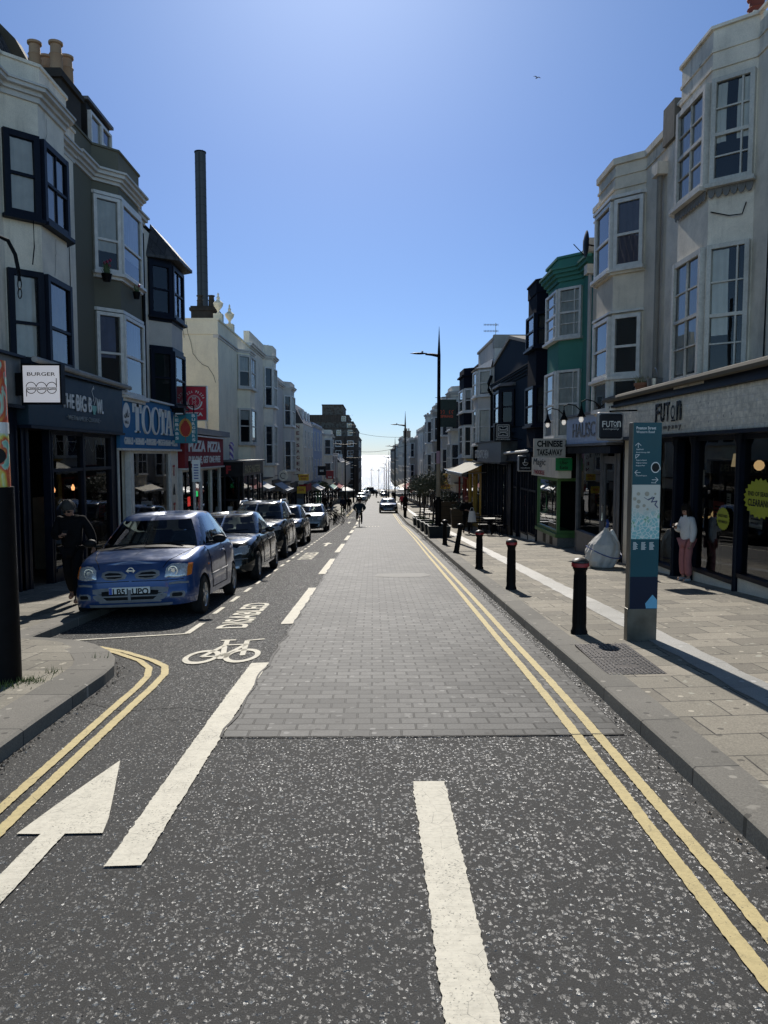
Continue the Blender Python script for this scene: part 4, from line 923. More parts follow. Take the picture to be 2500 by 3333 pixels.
# ================================================================ RIGHT SIDE, NEAR
r1 = house('bay_house', 'weathered buff house with peeling white sash bays above the tiled shop', 1, 6.1, 9.8, 16.3, 3.1, 8.75, M_BUFF)
bay = (12.55, .53, 13.02, 14.3)
bay_body(r1, 1, 6.1, bay, 3.15, 8.9, M_BUFF)
f = bay_faces(1, 6.1, bay)
for (z0, z1, d1, nm) in ((6.38, 8.05, .62, 0), (3.24, 5.4, .7, 1)):
    window(r1, f[0], .03, f[0][3]-.02, z0, z1, M_OLDFRAME, 2, 2, curt=M_CURT, fw=.07, bars=[.78], gap=(.52,.99) if nm else (.3,.62), drop=d1, rail=.46, sill=not nm)
    window(r1, f[1], .03, f[1][3]-.03, z0, z1, M_OLDFRAME, 2, 2, curt=M_CURT, fw=.09, drop=.97, sill=not nm)
    window(r1, f[2], .03, f[2][3]-.02, z0, z1, M_OLDFRAME, 2, 2, fw=.07, sill=not nm)
for z, e in ((8.22,.03),(8.5,.025),(8.86,.05)): mb = MB(); slab(mb, 1, 6.1, plan(9.8, 15.75, bay, e), .02, z, z+.05); fixn(mb.build('string_course', M_BUFF, r1))
mb = MB()   # scalloped lead apron under the upper bay window
for F in f[:2]:
    P, U, N, L = F; n = max(5, int(L/.11))
    for i in range(n):
        c = P+U*(L*(i+.5)/n)+N*.05+Z*6.25; w_ = L/n/2
        mb.extr([c+U*-w_+Z*.1, c+U*-w_*.95, c+U*(-w_*.6)+Z*-.07, c+Z*-.095, c+U*(w_*.6)+Z*-.07, c+U*w_*.95, c+U*w_+Z*.1], N*.02)
mb.build('lead_apron', stucco('grey_lead', (.20,.20,.20), .5, (.07,.07,.07)), r1)
mb = MB(); mb.box(6.02,6.6,15.8,16.4,8.3,9.05); mb.build('party_wall', stucco('mossy_render', (.15,.14,.12), .7, (.04,.04,.035)), r1)
mb = MB(); mb.box(6.3,15,9.8,16.3,8.75,8.95); mb.build('roof', M_LEAD, r1)
chimney(r1, 6.55, 7.4, 13.7, 14.8, 8.9, 9.55, M_BUFF, [(6.83,14.2)], M_REDPOT, ph=.5)
cb = MB(); P, U, N, L = f[0]
cb.tube([(6.09,11.95,8.2),(6.08,11.9,7.5),(6.08,11.7,7.0),(6.08,11.95,6.7),(6.08,12.0,5.7),(6.08,12.03,3.3)], .012, 5)
cb.tube([P+U*.6+N*.03+Z*6.0, P+U*.55+N*.05+Z*5.82, P+U*.35+N*.06+Z*5.83, P+U*.05+N*.03+Z*5.95], .01, 5); cb.build('cable', M_BLACK, r1)
# --- pebbledash house
r2 = house('bay_house', 'grey pebbledashed house with plain white framed bays', 1, 6.1, 16.3, 21.6, 3.0, 8.55, M_PEBBLE)
bay = (17.55, .543, 18.05, 19.35)
bay_body(r2, 1, 6.1, bay, 2.9, 8.55, M_PEBBLE)
f = bay_faces(1, 6.1, bay)
M_PURP = solid('mauve_blind', (.11,.095,.125), .8, 0, .1)
for (z0, z1, rl) in ((6.2, 7.75, .48), (3.75, 5.15, .48)):
    for i, F in enumerate(f): window(r2, F, .03, F[3]-.02, z0, z1, M_WFRAME, 1, 1, fw=.085, rail=rl, curt=M_PURP if z0 > 6 and i != 1 else None, drop=.99)
for i, F in enumerate(f): window(r2, F, .03, F[3]-.02, 2.95, 3.72, M_WFRAME, 1, 1, sash=False, fw=.085, sill=False)
for z, e, h in ((8.0,.04,.06),(8.28,.03,.05),(8.55,.06,.14),(7.78,.12,.07),(5.2,.1,.05),(6.08,.09,.06)): mb = MB(); slab(mb, 1, 6.1, plan(16.42, 21.6, bay, e) if z > 8 else bay_pts(bay, e), .02, z, z+h); fixn(mb.build('string_course', M_WFRAME if z < 8 and z > 6.1 or z == 5.2 else M_PEBBLE, r2))
pipe(r2, [(6.0,16.45,7.85),(6.0,16.45,3.2)], .06, stucco('old_pipe', (.28,.26,.23), .5)); mb = MB(); mb.prism([(5.88,16.28),(6.1,16.28),(6.1,16.62),(5.88,16.62)], 7.75, 8.0); mb.build('rain_head', M_BUFF, r2)
pipe(r2, [(5.98,21.5,6.9),(5.98,21.5,2.9)], .055, stucco('white_pipe', (.45,.45,.44), .4)); mb = MB(); mb.box(5.85,6.1,21.35,21.65,6.9,7.15); mb.box(5.8,6.15,21.35,21.65,7.5,7.85); mb.build('rain_head', M_BUFF, r2)
dish = thing('satellite_dish', 'dark satellite dish on the pebbledash parapet', 'satellite dish', (5.75,20.9,7.55))
mb = MB(); mb.grid(lambda u, v: (-.06-.07*(1-v*v), .28*v*math.cos(6.283*u), .36*v*math.sin(6.283*u)), 20, 4); mb.build('dish', M_BLACK, dish, local=True, smooth=True); mb = MB(); mb.tube([(-.1,0,0),(.5,0,-.1)], .02); mb.tube([(-.1,0,-.3),(-.4,0,0)], .012); mb.build('arm', M_BLACK, dish, local=True)
# --- teal house
r3 = house('bay_house', 'teal green house with white sashed bays and teal cornice', 1, 6.1, 21.6, 25.5, 2.3, 7.2, M_TEAL)
bay = (22.6, .554, 23.2, 24.65)
bay_body(r3, 1, 6.1, bay, 2.3, 7.2, M_TEAL)
bay_windows(r3, 1, 6.1, bay, 5.4, 6.85, M_WFRAME, nxf=2, nxc=2, ny=2, curt=M_CURTG, m=.02, fw=.07, bars=[.75]); bay_windows(r3, 1, 6.1, bay, 2.45, 4.45, M_WFRAME, nxf=2, nxc=2, ny=2, curt=M_CURTG, m=.02, fw=.07, bars=[.75])
cornice(r3, 1, 6.1, 21.6, 25.5, bay, 7.05, M_TEAL, ((.06,.12),(.14,.10),(.22,.1),(.28,.06)), back=.3); cornice(r3, 1, 6.1, 21.6, 25.5, bay, 7.43, M_TEAL, ((.05,.28),(.1,.07)), 'parapet', .25)
# --- navy house
r4 = house('bay_house', 'near-black navy house with dark framed bay windows', 1, 6.1, 25.5, 29.3, 2.2, 7.4, M_NAVYR)
bay = (25.8, .55, 26.38, 27.8)
bay_body(r4, 1, 6.1, bay, 2.2, 7.75, M_NAVYR)
bay_windows(r4, 1, 6.1, bay, 5.6, 6.75, M_NAVY, nxf=1, m=.02, fw=.08); bay_windows(r4, 1, 6.1, bay, 2.95, 4.3, M_NAVY, nxf=1, m=.02, fw=.08)
cornice(r4, 1, 6.1, 25.5, 29.3, bay, 7.4, M_NAVYR, ((.03,.4),(.07,.05)), 'parapet')
pipe(r4, [(5.98,29.2,6.9),(5.98,29.2,2.2)], .05)
# --- low slate-blue building with pediment
r5 = house('pediment_house', 'low dark slate blue building with gabled pediment and oriel', 1, 6.1, 29.3, 39., 1.6, 5.5, M_SLATEB)
mb = MB(); mb.extr([(6.1,29.35,5.45),(6.1,29.35,6.1),(6.1,34.4,7.05),(6.1,38.95,6.35),(6.1,38.95,5.45)], (.35,0,0)); fixn(mb.build('pediment', M_SLATEB, r5))
mb = MB(); mb.extr([(6.02,29.3,6.1),(6.02,29.3,6.22),(6.02,34.4,7.2),(6.02,39.0,6.47),(6.02,39.0,6.35),(6.02,34.4,7.06)], (4.5,0,0)); fixn(mb.build('roof', stucco('weathered_coping', (.13,.14,.14), .4), r5))
cornice(r5, 1, 6.1, 29., 39., None, 5.1, M_SLATEB, ((.06,.1),(.13,.1),(.2,.08),(.24,.05)))
bay = (33.1, .54, 33.65, 35.2); bay_body(r5, 1, 6.1, bay, 2.9, 4.9, M_SLATEB); bay_windows(r5, 1, 6.1, bay, 3.25, 4.75, M_NAVY, nxf=1, m=.02, fw=.1, curt=M_CURT, drop=.98, gap=(.0,.98))
mb = MB(); slab(mb, 1, 6.1, bay_pts(bay,.14), 0, 4.9, 4.98); slab(mb, 1, 6.1, bay_pts(bay,.03), 0, 4.98, 5.05); fixn(mb.build('bay_roof', M_LEAD, r5))
pipe(r5, [(5.95,38.9,5.9),(5.8,38.9,5.5),(5.8,38.9,5.2),(5.98,38.9,4.9),(5.98,38.9,1.8)], .08)
# --- grey white house behind oriel bay
r6 = house('bay_house', 'pale grey house with tall flat gable wall and canted bay', 1, 6.1, 39., 45., 1.2, 7.72, M_GREYW)
bay = (39.15, .7, 39.85, 41.5); bay_body(r6, 1, 6.1, bay, 1.5, 6.35, M_GREYW)
bay_windows(r6, 1, 6.1, bay, 4.95, 6.25, M_WFRAME, nxf=1, m=.1, fw=.09, curt=M_CURT, drop=.95); bay_windows(r6, 1, 6.1, bay, 2.45, 4.3, M_WFRAME, nxf=1, m=.1, fw=.09, curt=M_CURT, drop=.95)
mb = MB(); o = [(6.1-t, y) for t, y in bay_pts(bay, .16)]; mb.add([(x,y,6.35) for x, y in o]+[(6.12,39.6,6.85),(6.12,42.0,6.85)], [(0,1,4),(1,2,5,4),(2,3,5),(0,3,2,1)]); fixn(mb.build('bay_roof', solid('white_felt', (.55,.55,.54), .6), r6))
mb = MB(); mb.box(6.05,15,38.96,39.3,7.3,7.95); mb.box(6.02,15,39.,45.,7.72,7.84); mb.build('parapet', stucco('old_parapet', (.3,.29,.27), .5), r6)
# --- white and navy bay
r7 = house('bay_house', 'white house with navy banded bay and navy parapet', 1, 6.1, 45., 52., .8, 6.5, M_GREYW)
bay = (46.9, .52, 47.4, 49.8); bay_body(r7, 1, 6.1, bay, 1.2, 6.3, M_GREYW)
for z0, z1 in ((6.0,7.2),(3.78,4.5)): mb = MB(); slab(mb, 1, 6.1, bay_pts(bay, .03), .0, z0, z1); fixn(mb.build('navy_band', M_NAVYR, r7))
mb = MB(); mb.box(6.08,9,45.,52.,6.5,7.2); slab(mb, 1, 6.1, bay_pts(bay, .18), 0, 6.72, 6.8); fixn(mb.build('parapet', M_NAVYR, r7))
bay_windows(r7, 1, 6.1, bay, 4.55, 5.95, M_WFRAME, nxf=1, m=.06, fw=.1, curt=M_CURTG, drop=.4); bay_windows(r7, 1, 6.1, bay, 1.8, 3.7, M_WFRAME, nxf=1, m=.06, fw=.1)

# ---------------- right shopfronts
M_TILE = brick_like('white_tiles', .16, .11, .004, [(.66,.61,.50), (.70,.65,.54), (.73,.68,.57)], (.45,.42,.36), .35, bumpd=.002, big=.08, mott=8)
t = M_TILE.node_tree   # tile the board in its own plane (y,z)
mp = [n for n in t.nodes if n.type == 'MAPPING'][0]; mp.inputs['Rotation'].default_value = (0, R(-90), R(-90))
fu, fa, F, uu = shop('furniture_shop', 'furniture shop with white tiled fascia and dark window posts', 1, 5.98, 9.9, 18.3, 2.34, 3.03, M_TILE, M_NAVY, [(9.95,12.4,'w'),(12.4,14.15,'w'),(14.15,15.0,'d'),(15.0,16.2,'w'),(16.2,18.2,'p')], stall=.16, stall_mat=M_OFFW, fascia_t=.36, depth=3.6)
for ch, u0_, w_ in (('F',3.02,.21),('U',3.29,.2),('T',3.55,.19),('n',4.08,.22)): fascia_text(fa, F, ch, u0_, 2.58, w_, .36, .362, M_LETK, .015)
P, U, N, L = F; mb = MB(); ring(mb, P+U*3.91+N*.365+Z*2.74, U, Z, .085, .035, 0, 360, 20, th=.012, ry=1.3); mb.obox(P,U,N,3.82,4.0,.362,.374,2.57,2.6); mb.build('lettering', M_LETK, fa)
fascia_text(fa, F, 'c o m p a n y', 3.1, 2.40, 1.2, .1, .362, solid('grey_print', (.16,.15,.14), .6))
mb = MB(); mb.obox(P,U,N,-.05,8.45,.0,.40,3.08,3.22); mb.build('navy_board', M_NAVY, fu); mb = MB(); mb.tube([(5.5,9.8,3.26),(5.5,18.3,3.22)], .07, 8); mb.build('gutter', stucco('mossy_gutter', (.13,.12,.10), .6), fu)
for y in (12.4, 14.15, 15.0, 16.2): MB().lathe([(.09,-.62),(.09,-.5),(.06,-.42),(.052,-.3),(.052,2.1),(.085,2.2),(.1,2.34)], (5.93,y,0), 10).build('column', M_NAVY, fu, smooth=True)
mb = MB(); mb.box(9.45,9.55,9.9,18.2,-.8,2.4); mb.build('back_wall', solid('warm_dark_wall', (.06,.055,.05), .9, 0, .3, 2), fu)
W_ = solid('pale_wood', (.30,.22,.13), .6); PEND = emit('warm_lamp', (1,.62,.28), .7)
ob = MB(); ob.box(6.5,7.5,11.0,12.1,-.45,.0); ob.box(6.6,7.0,12.6,13.6,-.5,-.1); ob.box(7.6,8.4,12.6,14.,-.5,.4); ob.build('display_furniture', solid('grey_fabric', (.2,.2,.2), .9), fu)
tb = MB(); tb.box(6.35,6.85,15.3,15.8,-.1,-.05); tb.extr([(6.6,15.4,-.1),(6.6,15.46,-.1),(6.6,15.72,-.62),(6.6,15.64,-.62)], (.06,0,0)); tb.extr([(6.6,15.64,-.1),(6.6,15.7,-.1),(6.6,15.46,-.62),(6.6,15.4,-.62)], (.06,0,0)); tb.build('stool', W_, fu)
vz = MB(); vz.lathe([(.09,-.05),(.11,.1),(.1,.25),(.06,.3),(.07,.34)], (6.55,15.55,0), 12); vz.build('vase', solid('blue_vase', (.02,.03,.06), .3), fu, smooth=True)
lp = MB(); lp.lathe([(.14,1.35),(.10,1.62),(.09,1.62)], (7.5,15.7,.35), 12); lp.build('table_lamp_shade', emit('lit_shade', (.8,.6,.34), .35), fu, smooth=True)
lp = MB(); lp.cyl((7.5,15.7,.9),(7.5,15.7,1.72),.03); lp.build('table_lamp_stem', W_, fu)
for (x, y, z, a) in ((7.5,15.45,1.72,.1),(7.5,14.85,1.74,.1),(7.0,16.0,.70,.1),(7.0,15.6,.74,.08)):
    lp = MB(); lp.lathe([(.03,-a),(a*.8,-a*.6),(a,0),(a*.8,a*.6),(.03,a)], (x,y,z), 12); lp.build('lamp_globe', PEND, fu, smooth=True)
sh = MB(); sh.lathe([(.02,.5),(.3,.42),(.36,.3),(.3,.18),(.02,.1)], (6.9,15.9,.55), 16); sh.build('paper_shade', solid('dark_wicker', (.10,.09,.08), .9), fu, smooth=True)
sh = MB(); sh.lathe([(.02,.2),(.17,.14),(.2,0),(.17,-.14),(.02,-.2)], (6.8,15.85,1.45), 16); sh.build('paper_shade', M_CURT, fu, smooth=True)
M_ACID = solid('acid_yellow', (.30,.33,.012), .6, 0, .05)
for (y, z, r_, lines) in ((12.95,.86,.17,(('ENDS WED',.05,.05),('18TH MARCH',-.05,.05))), (11.72,1.27,.27,(('END OF SEASON',.07,.07),('CLEARANCE',-.07,.115)))):
    mb = MB(); c = Vector((5.955,y,z)); n = 44; UU = Vector((0,-1,0)); mb.extr([c+UU*(r_*(1.75 if r_ > .2 else 1.3)*(1.12 if i%2 else .98)*math.cos(6.2832*i/n))+Z*(r_*1.05*(1.12 if i%2 else .98)*math.sin(6.2832*i/n)) for i in range(n)], (-.004,0,0)); stc = mb.build('sticker', M_ACID, fu)
    mb = MB()
    for s_, dz, h_ in lines: letter(mb, s_, c+Vector((-.005,0,0))+UU*(-r_*(1.4 if r_ > .2 else 1.))+Z*(dz-h_/2), UU, Z, r_*(2.8 if r_ > .2 else 2.), h_, .03, thick=.002)
    mb.build('lettering', M_LETK, stc)
# hanging FUTON box sign
fs = hang_sign('hanging_sign', 'black rounded box sign with grey sides hung before the pale blue board', (5.05,16.4,2.55), .52, .55, .14, solid('dark_box_sign', (.022,.024,.032), .4), [[(-.02,0,.32),(.6,0,.34)],[(0,0,.27),(0,0,.33)]], None, bevel=.05)
mb = MB(); mb.box(-.285,.285,-.055,.085,-.30,.30); mb.build('casing', solid('grey_casing', (.33,.33,.34), .5), fs, local=True, bevel=.05)
mb = MB()
for ch, x, w_ in (('F',-.19,.07),('U',-.105,.075),('T',-.02,.07),('n',.13,.075)): letter(mb, ch, (x,-.074,-.02), UX, VZ, w_, .13, .01, thick=.005)
ring(mb, (.085,-.075,.05), UX, VZ, .03, .013, 0, 360, 16, th=.003, ry=1.3); mb.box(.05,.12,-.08,-.075,-.022,-.01); letter(mb, 'company', (-.17,-.074,-.09), UX, VZ, .34, .04, -.01, thick=.003); mb.build('lettering', M_LETW, fs, local=True)
# HALISCO
M_PALEB = solid('pale_blue_board', (.42,.50,.66), .6, 0, .08)
hs, fa, F, uu = shop('cafe_shop', 'cafe with a pale blue board over a dark glazed front', 1, 5.98, 18.4, 22.45, 2.24, 3.0, M_PALEB, M_LEAD, [(18.45,18.8,'p'),(18.8,19.9,'D'),(19.95,22.4,'w')], stall=.5, fascia_t=.34, transom=None)
fascia_text(fa, F, 'HALISCO', .75, 2.42, 2.75, .38, .342, solid('grey_print2', (.20,.20,.21), .6), .0)
mb = MB(); P, U, N, L = F; mb.obox(P,U,N,0,4.05,.0,.3,1.98,2.16); mb.build('navy_board', M_NAVY, hs)
for i, y in enumerate((22.3, 20.4, 18.7)):
    lt = thing('shop_lamp', ('farthest','middle','nearest')[i]+' of three black cone lamps above the pale blue board', 'lamp', (5.05,y,2.86), 0, 'cone lamps on the pale blue board')
    mb = MB(); mb.lathe([(.11,0),(.1,.03),(.05,.12),(.03,.2),(.02,.26)], (0,0,0), 12); mb.build('lamp_shade', M_BLACK, lt, local=True, smooth=True)
    mb = MB(); mb.tube([(0,0,.26),(.0,0,.36),(.12,0,.42),(.3,0,.38),(.5,0,.2)], .015, 6); mb.build('arm', M_BLACK, lt, local=True, smooth=True)
    mb = MB(); mb.lathe([(.01,-.13),(.045,-.11),(.06,-.06),(.045,-.01),(.03,.01)], (0,0,0), 12); mb.build('bulb', emit('warm_bulb', (1,.93,.84), .4), lt, local=True, smooth=True)
# CHINESE
ct = thing('takeaway_shop', 'green framed projecting window of the chinese take-away', 'shop', (6.5,25.8,G(25.8)))
M_GRN = solid('green_frame', (.07,.17,.045), .5, 0, .15)
x0, x1, ya, yb = 5.86, 6.6, 24.35, 27.35; g0 = pave(6,25.8)-.2; zs, zt_ = -.58, 1.2
fr = MB()
for (x, y) in ((x0,ya),(x0,yb-.1),(x1-.1,ya)): fr.box(x,x+.1,y,y+.1,zs,zt_)
for (z, h) in ((zs,.1),(zt_-.1,.1)): fr.box(x0+.004,x0+.09,ya+.1,yb-.1,z,z+h); fr.box(x0+.1,x1-.1,ya+.004,ya+.09,z,z+h)
fr.box(x0-.06,x1,ya-.06,yb+.05,zs-.12,zs-.002); fr.build('window_frame', M_GRN, ct)
g = MB(); g.quad((x0+.05,ya+.1,zs+.1),(x0+.05,yb-.1,zs+.1),(x0+.05,yb-.1,zt_-.1),(x0+.05,ya+.1,zt_-.1)); g.quad((x0+.1,ya+.05,zs+.1),(x1-.1,ya+.05,zs+.1),(x1-.1,ya+.05,zt_-.1),(x0+.1,ya+.05,zt_-.1)); g.build('shop_window', M_SHOPGLASS, ct)
st = MB(); st.box(x0+.02,x1,ya+.02,yb,g0-.2,zs-.12); st.build('stall_riser', solid('speckled_tile', (.16,.16,.15), .4, 0, .4, 40), ct)
st = MB(); st.box(x0+.012,x0+.03,25.0,25.4,-1.0,-.68); st.box(x0+.012,x0+.03,26.0,26.4,-1.05,-.75); st.build('vent', M_BLACK, ct)
im = MB(); im.box(9.,9.1,23.4,29,g0,2.2); im.box(6.6,9,23.45,24.3,g0,1.4); im.box(6.6,9.,27.35,27.6,g0,1.4); im.box(6.1,9,23.4,28.0,2.05,2.2); im.build('interior', M_INT, ct)
fb = MB(); fb.box(5.70,6.1,23.6,27.6,1.22,1.86); fab = fb.build('fascia', M_OFFW, ct)
mb = MB(); letter(mb, 'Magic', (5.695,27.3,1.52), (0,-1,0), VZ, 1.9, .3, .0, thick=.006, warp=lambda a, b: (a+.25*b, b)); mb.build('lettering', M_LETK, fab); mb = MB(); letter(mb, '7 NOODLE', (5.695,27.2,1.27), (0,-1,0), VZ, 1.7, .15, .03, thick=.006); mb.build('lettering', M_REDL, fab)
cs = hang_sign('hanging_sign', 'off-white board lettered CHINESE TAKE-AWAY over the green window', (5.17,22.55,2.14), .92, .55, .12, stucco('dirty_white_board', (.42,.40,.36), .3), [[(.4,.0,.2),(.75,0,.2)]], None, rotz=R(-4))
sign_text(cs, 'CHINESE', -.37, .03, .74, .19, .12, M_LETK, .045); sign_text(cs, 'TAKE-AWAY', -.37, -.22, .74, .19, .12, M_LETK, .035)
us = hang_sign('hanging_sign', 'small plain bright green food delivery sign at the take-away corner', (5.84,23.5,1.65), .50, .39, .06, solid('bright_green_board', (.0,.20,.06), .5, 0, .05), [[(.2,0,.1),(.5,0,.1)]])
sign_text(us, 'Uber', -.13, .0, .25, .1, .06, M_LETK, .015); sign_text(us, 'Eats', -.13, -.14, .25, .1, .06, M_LETK, .015); sign_text(us, 'SERVED BY', -.08, .12, .15, .025, .06, M_LETK)
# dark glazed restaurant
nx_, fa, F, uu = shop('restaurant', 'black glazed restaurant front with narrow vertical window bars', 1, 5.95, 27.7, 32.4, 1.75, 2.0, M_NAVY, M_NAVY, [(27.75,29.2,'v'),(29.2,30.7,'v'),(30.7,31.6,'d'),(31.6,32.35,'v')], stall=.22, transom=.6, stall_mat=M_OFFW, fascia_t=.3)
mb = MB(); mb.tube([(5.55,27.7,2.08),(5.55,32.6,2.0)], .05, 8); mb.build('gutter', M_WFRAME, nx_)
ms = hang_sign('hanging_sign', 'black rounded sign with a white noodle bowl emblem', (5.62,28.4,1.62), .52, .55, .12, M_BLK, [[(.2,0,.2),(.5,0,.2)]], None, bevel=.05)
mb = MB(); mb.box(-.285,.285,-.05,.07,-.3,.3); mb.build('casing', solid('grey_casing', (.33,.33,.34), .5), ms, local=True, bevel=.05)
mb = MB(); ring(mb, (0,-.062,.03), UX, VZ, .095, .02, 180, 360, 16); stroke(mb, [(-.1,.03),(.1,.03)], .02, (0,-.06,0), UX, VZ); stroke(mb, [(-.03,.05),(-.03,.16),(.09,.16)], .03, (0,-.06,0), UX, VZ); stroke(mb, [(-.03,.11),(.09,.11)], .012, (0,-.06,0), UX, VZ); letter(mb, 'MIXANXI', (-.17,-.062,-.19), UX, VZ, .34, .05, -.005, thick=.003); mb.build('emblem', M_LETW, ms, local=True)
# ETCI
et, fa, F, uu = shop('restaurant', 'dark restaurant front under a deep grey metal box fascia', 1, 5.9, 32.5, 41.6, 1.62, 2.52, solid('grey_metal_board', (.085,.09,.095), .35, .3, .2), M_NAVY, [(32.6,33.6,'p'),(33.6,36.,'v'),(36,37.1,'d'),(37.1,39.3,'v'),(39.3,41.5,'v')], stall=.2, fascia_t=.5)
fascia_text(fa, F, 'ETCI KITCHEN', 1.0, 1.76, 4.6, .42, .502, M_LETW, .0)
es = hang_sign('hanging_sign', 'black square sign with a white maze emblem', (5.32,31.6,2.85), .70, .74, .08, M_BLK, [[(.3,0,.2),(.8,0,.25)],[(.3,0,-.2),(.8,0,-.3)]])
mb = MB(); PP = (0,-.042,.06); kk = .022
for pts in ([(-.25,.25),(.25,.25),(.25,-.25),(-.25,-.25),(-.25,.25)], [(-.19,.0),(-.19,.19),(-.03,.19),(-.03,.14)], [(.19,0),(.19,.19),(.03,.19),(.03,.14)], [(-.13,.13),(-.13,.06),(.13,.06),(.13,.13)], [(-.19,.0),(.19,.0)], [(-.19,-.06),(-.19,-.19),(-.03,-.19),(-.03,-.14)], [(.19,-.06),(.19,-.19),(.03,-.19),(.03,-.14)], [(-.13,-.13),(-.13,-.06),(.13,-.06),(.13,-.13)]): stroke(mb, pts, kk, PP, UX, VZ)
letter(mb, 'ETCI KITCHEN', (-.28,-.042,-.3), UX, VZ, .56, .055, .01, thick=.003); mb.build('emblem', M_LETW, es, local=True)
# yellow shop with awning
M_YELP = solid('yellow_shop_paint', (.52,.33,.03), .5, 0, .12, 5)
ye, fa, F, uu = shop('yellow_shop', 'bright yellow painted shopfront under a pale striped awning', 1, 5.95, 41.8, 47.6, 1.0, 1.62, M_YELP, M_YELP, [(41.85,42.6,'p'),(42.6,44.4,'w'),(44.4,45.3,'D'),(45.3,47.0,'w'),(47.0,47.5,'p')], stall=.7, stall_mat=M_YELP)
M_AWN = stucco('cream_awning', (.55,.53,.46), .4, (.2,.19,.17))
awning('awning', 'cream shop awning with sagging panels over the yellow front', 1, 5.7, 38.6, 46.5, 1.55, 1.25, .55, M_AWN)
rd, fa, F, uu = shop('shop', 'dark shopfront with orange red pilasters beyond the yellow one', 1, 5.95, 47.7, 53.2, .55, 1.2, M_BLK, solid('red_frame', (.30,.03,.02), .5), [(47.8,49.5,'w'),(49.5,50.4,'d'),(50.4,53.1,'w')], stall=.4)
awning('awning', 'black folded awning with white edge above the dark red shopfront', 1, 5.8, 47.9, 53, 1.2, .9, .25, solid('black_canvas', (.03,.03,.03), .8))
ws = hang_sign('hanging_sign', 'dark green square sign with red lettering on an iron bracket', (5.0,52.5,4.75), 1.3, 1.85, .08, solid('dark_green_board', (.035,.05,.045), .5), [[(-.8,0,1.05),(1.15,0,1.12)],[(0,0,.95),(0,0,1.05)]])
mb = MB(); letter(mb, 'SPRING', (-.42,-.045,-.3), UX, VZ, .84, .18, .03, thick=.004)
for x in (-.4,-.2,.2,.4): stroke(mb, [(x,-.02),(x*.8,.12),(x*1.1,.2)], .05, (0,-.042,0), UX, VZ)
mb.build('lettering', solid('orange_red', (.5,.06,.02), .5), ws, local=True)
ys_ = hang_sign('hanging_sign', 'small amber sign with brown script beside the lamp post', (5.3,57.5,-.05), 1.15, 1.15, .1, solid('amber_board', (.62,.36,.03), .5), [[(.4,0,.4),(1.2,0,.4)]])
sign_text(ys_, 'Doolally', -.5, .05, 1.0, .32, .1, M_REDL, .03); sign_text(ys_, 'CAFE BAR', -.4, -.4, .8, .2, .1, M_REDL, .02)
# terracotta pot and watering can on the shop ledge
pt_ = thing('plant_pot', 'terracotta pot of grass on the ledge above the tiled fascia', 'plant pot', (5.72,16.35,3.2))
mb = MB(); mb.lathe([(.12,0),(.17,.2),(.19,.2),(.19,.26),(.15,.26)], (0,0,0), 14); mb.build('pot', stucco('terracotta', (.32,.14,.08), .3), pt_, local=True, smooth=True)
mb = MB()
for i in range(60): a = rnd.random()*6.28; h = rnd.uniform(.08,.2); l = rnd.uniform(.02,.2); mb.add([(.1*math.cos(a)-.006,.1*math.sin(a),.25),(.1*math.cos(a)+.006,.1*math.sin(a),.25),((.1+l)*math.cos(a),(.1+l)*math.sin(a),.25+h)], [(0,1,2)])
mb.build('grass_blades', leafy('dry_grass', (.13,.13,.04), (.24,.22,.08)), pt_, local=True)
bk = thing('bucket', 'galvanised bucket with hoop handle behind the terracotta pot', 'bucket', (5.78,15.85,3.2))
mb = MB(); mb.lathe([(.13,0),(.16,.3),(.17,.31),(.14,.3)], (0,0,0), 14); mb.build('pail', M_STEEL, bk, local=True, smooth=True); mb = MB(); mb.tube([(0,.15*math.cos(a),.3+.22*math.sin(a)) for a in [math.pi*i/10 for i in range(11)]], .012, 5); mb.build('handle', M_STEEL, bk, local=True)
tr_ = prop(MB().box(-.15,.15,-.5,.5,0,.16).build('plank', stucco('grey_plank', (.12,.11,.10), .5), loc=(5.7,17.3,3.15)), 'weathered timber plank lying on the ledge beside the pot', 'plank')
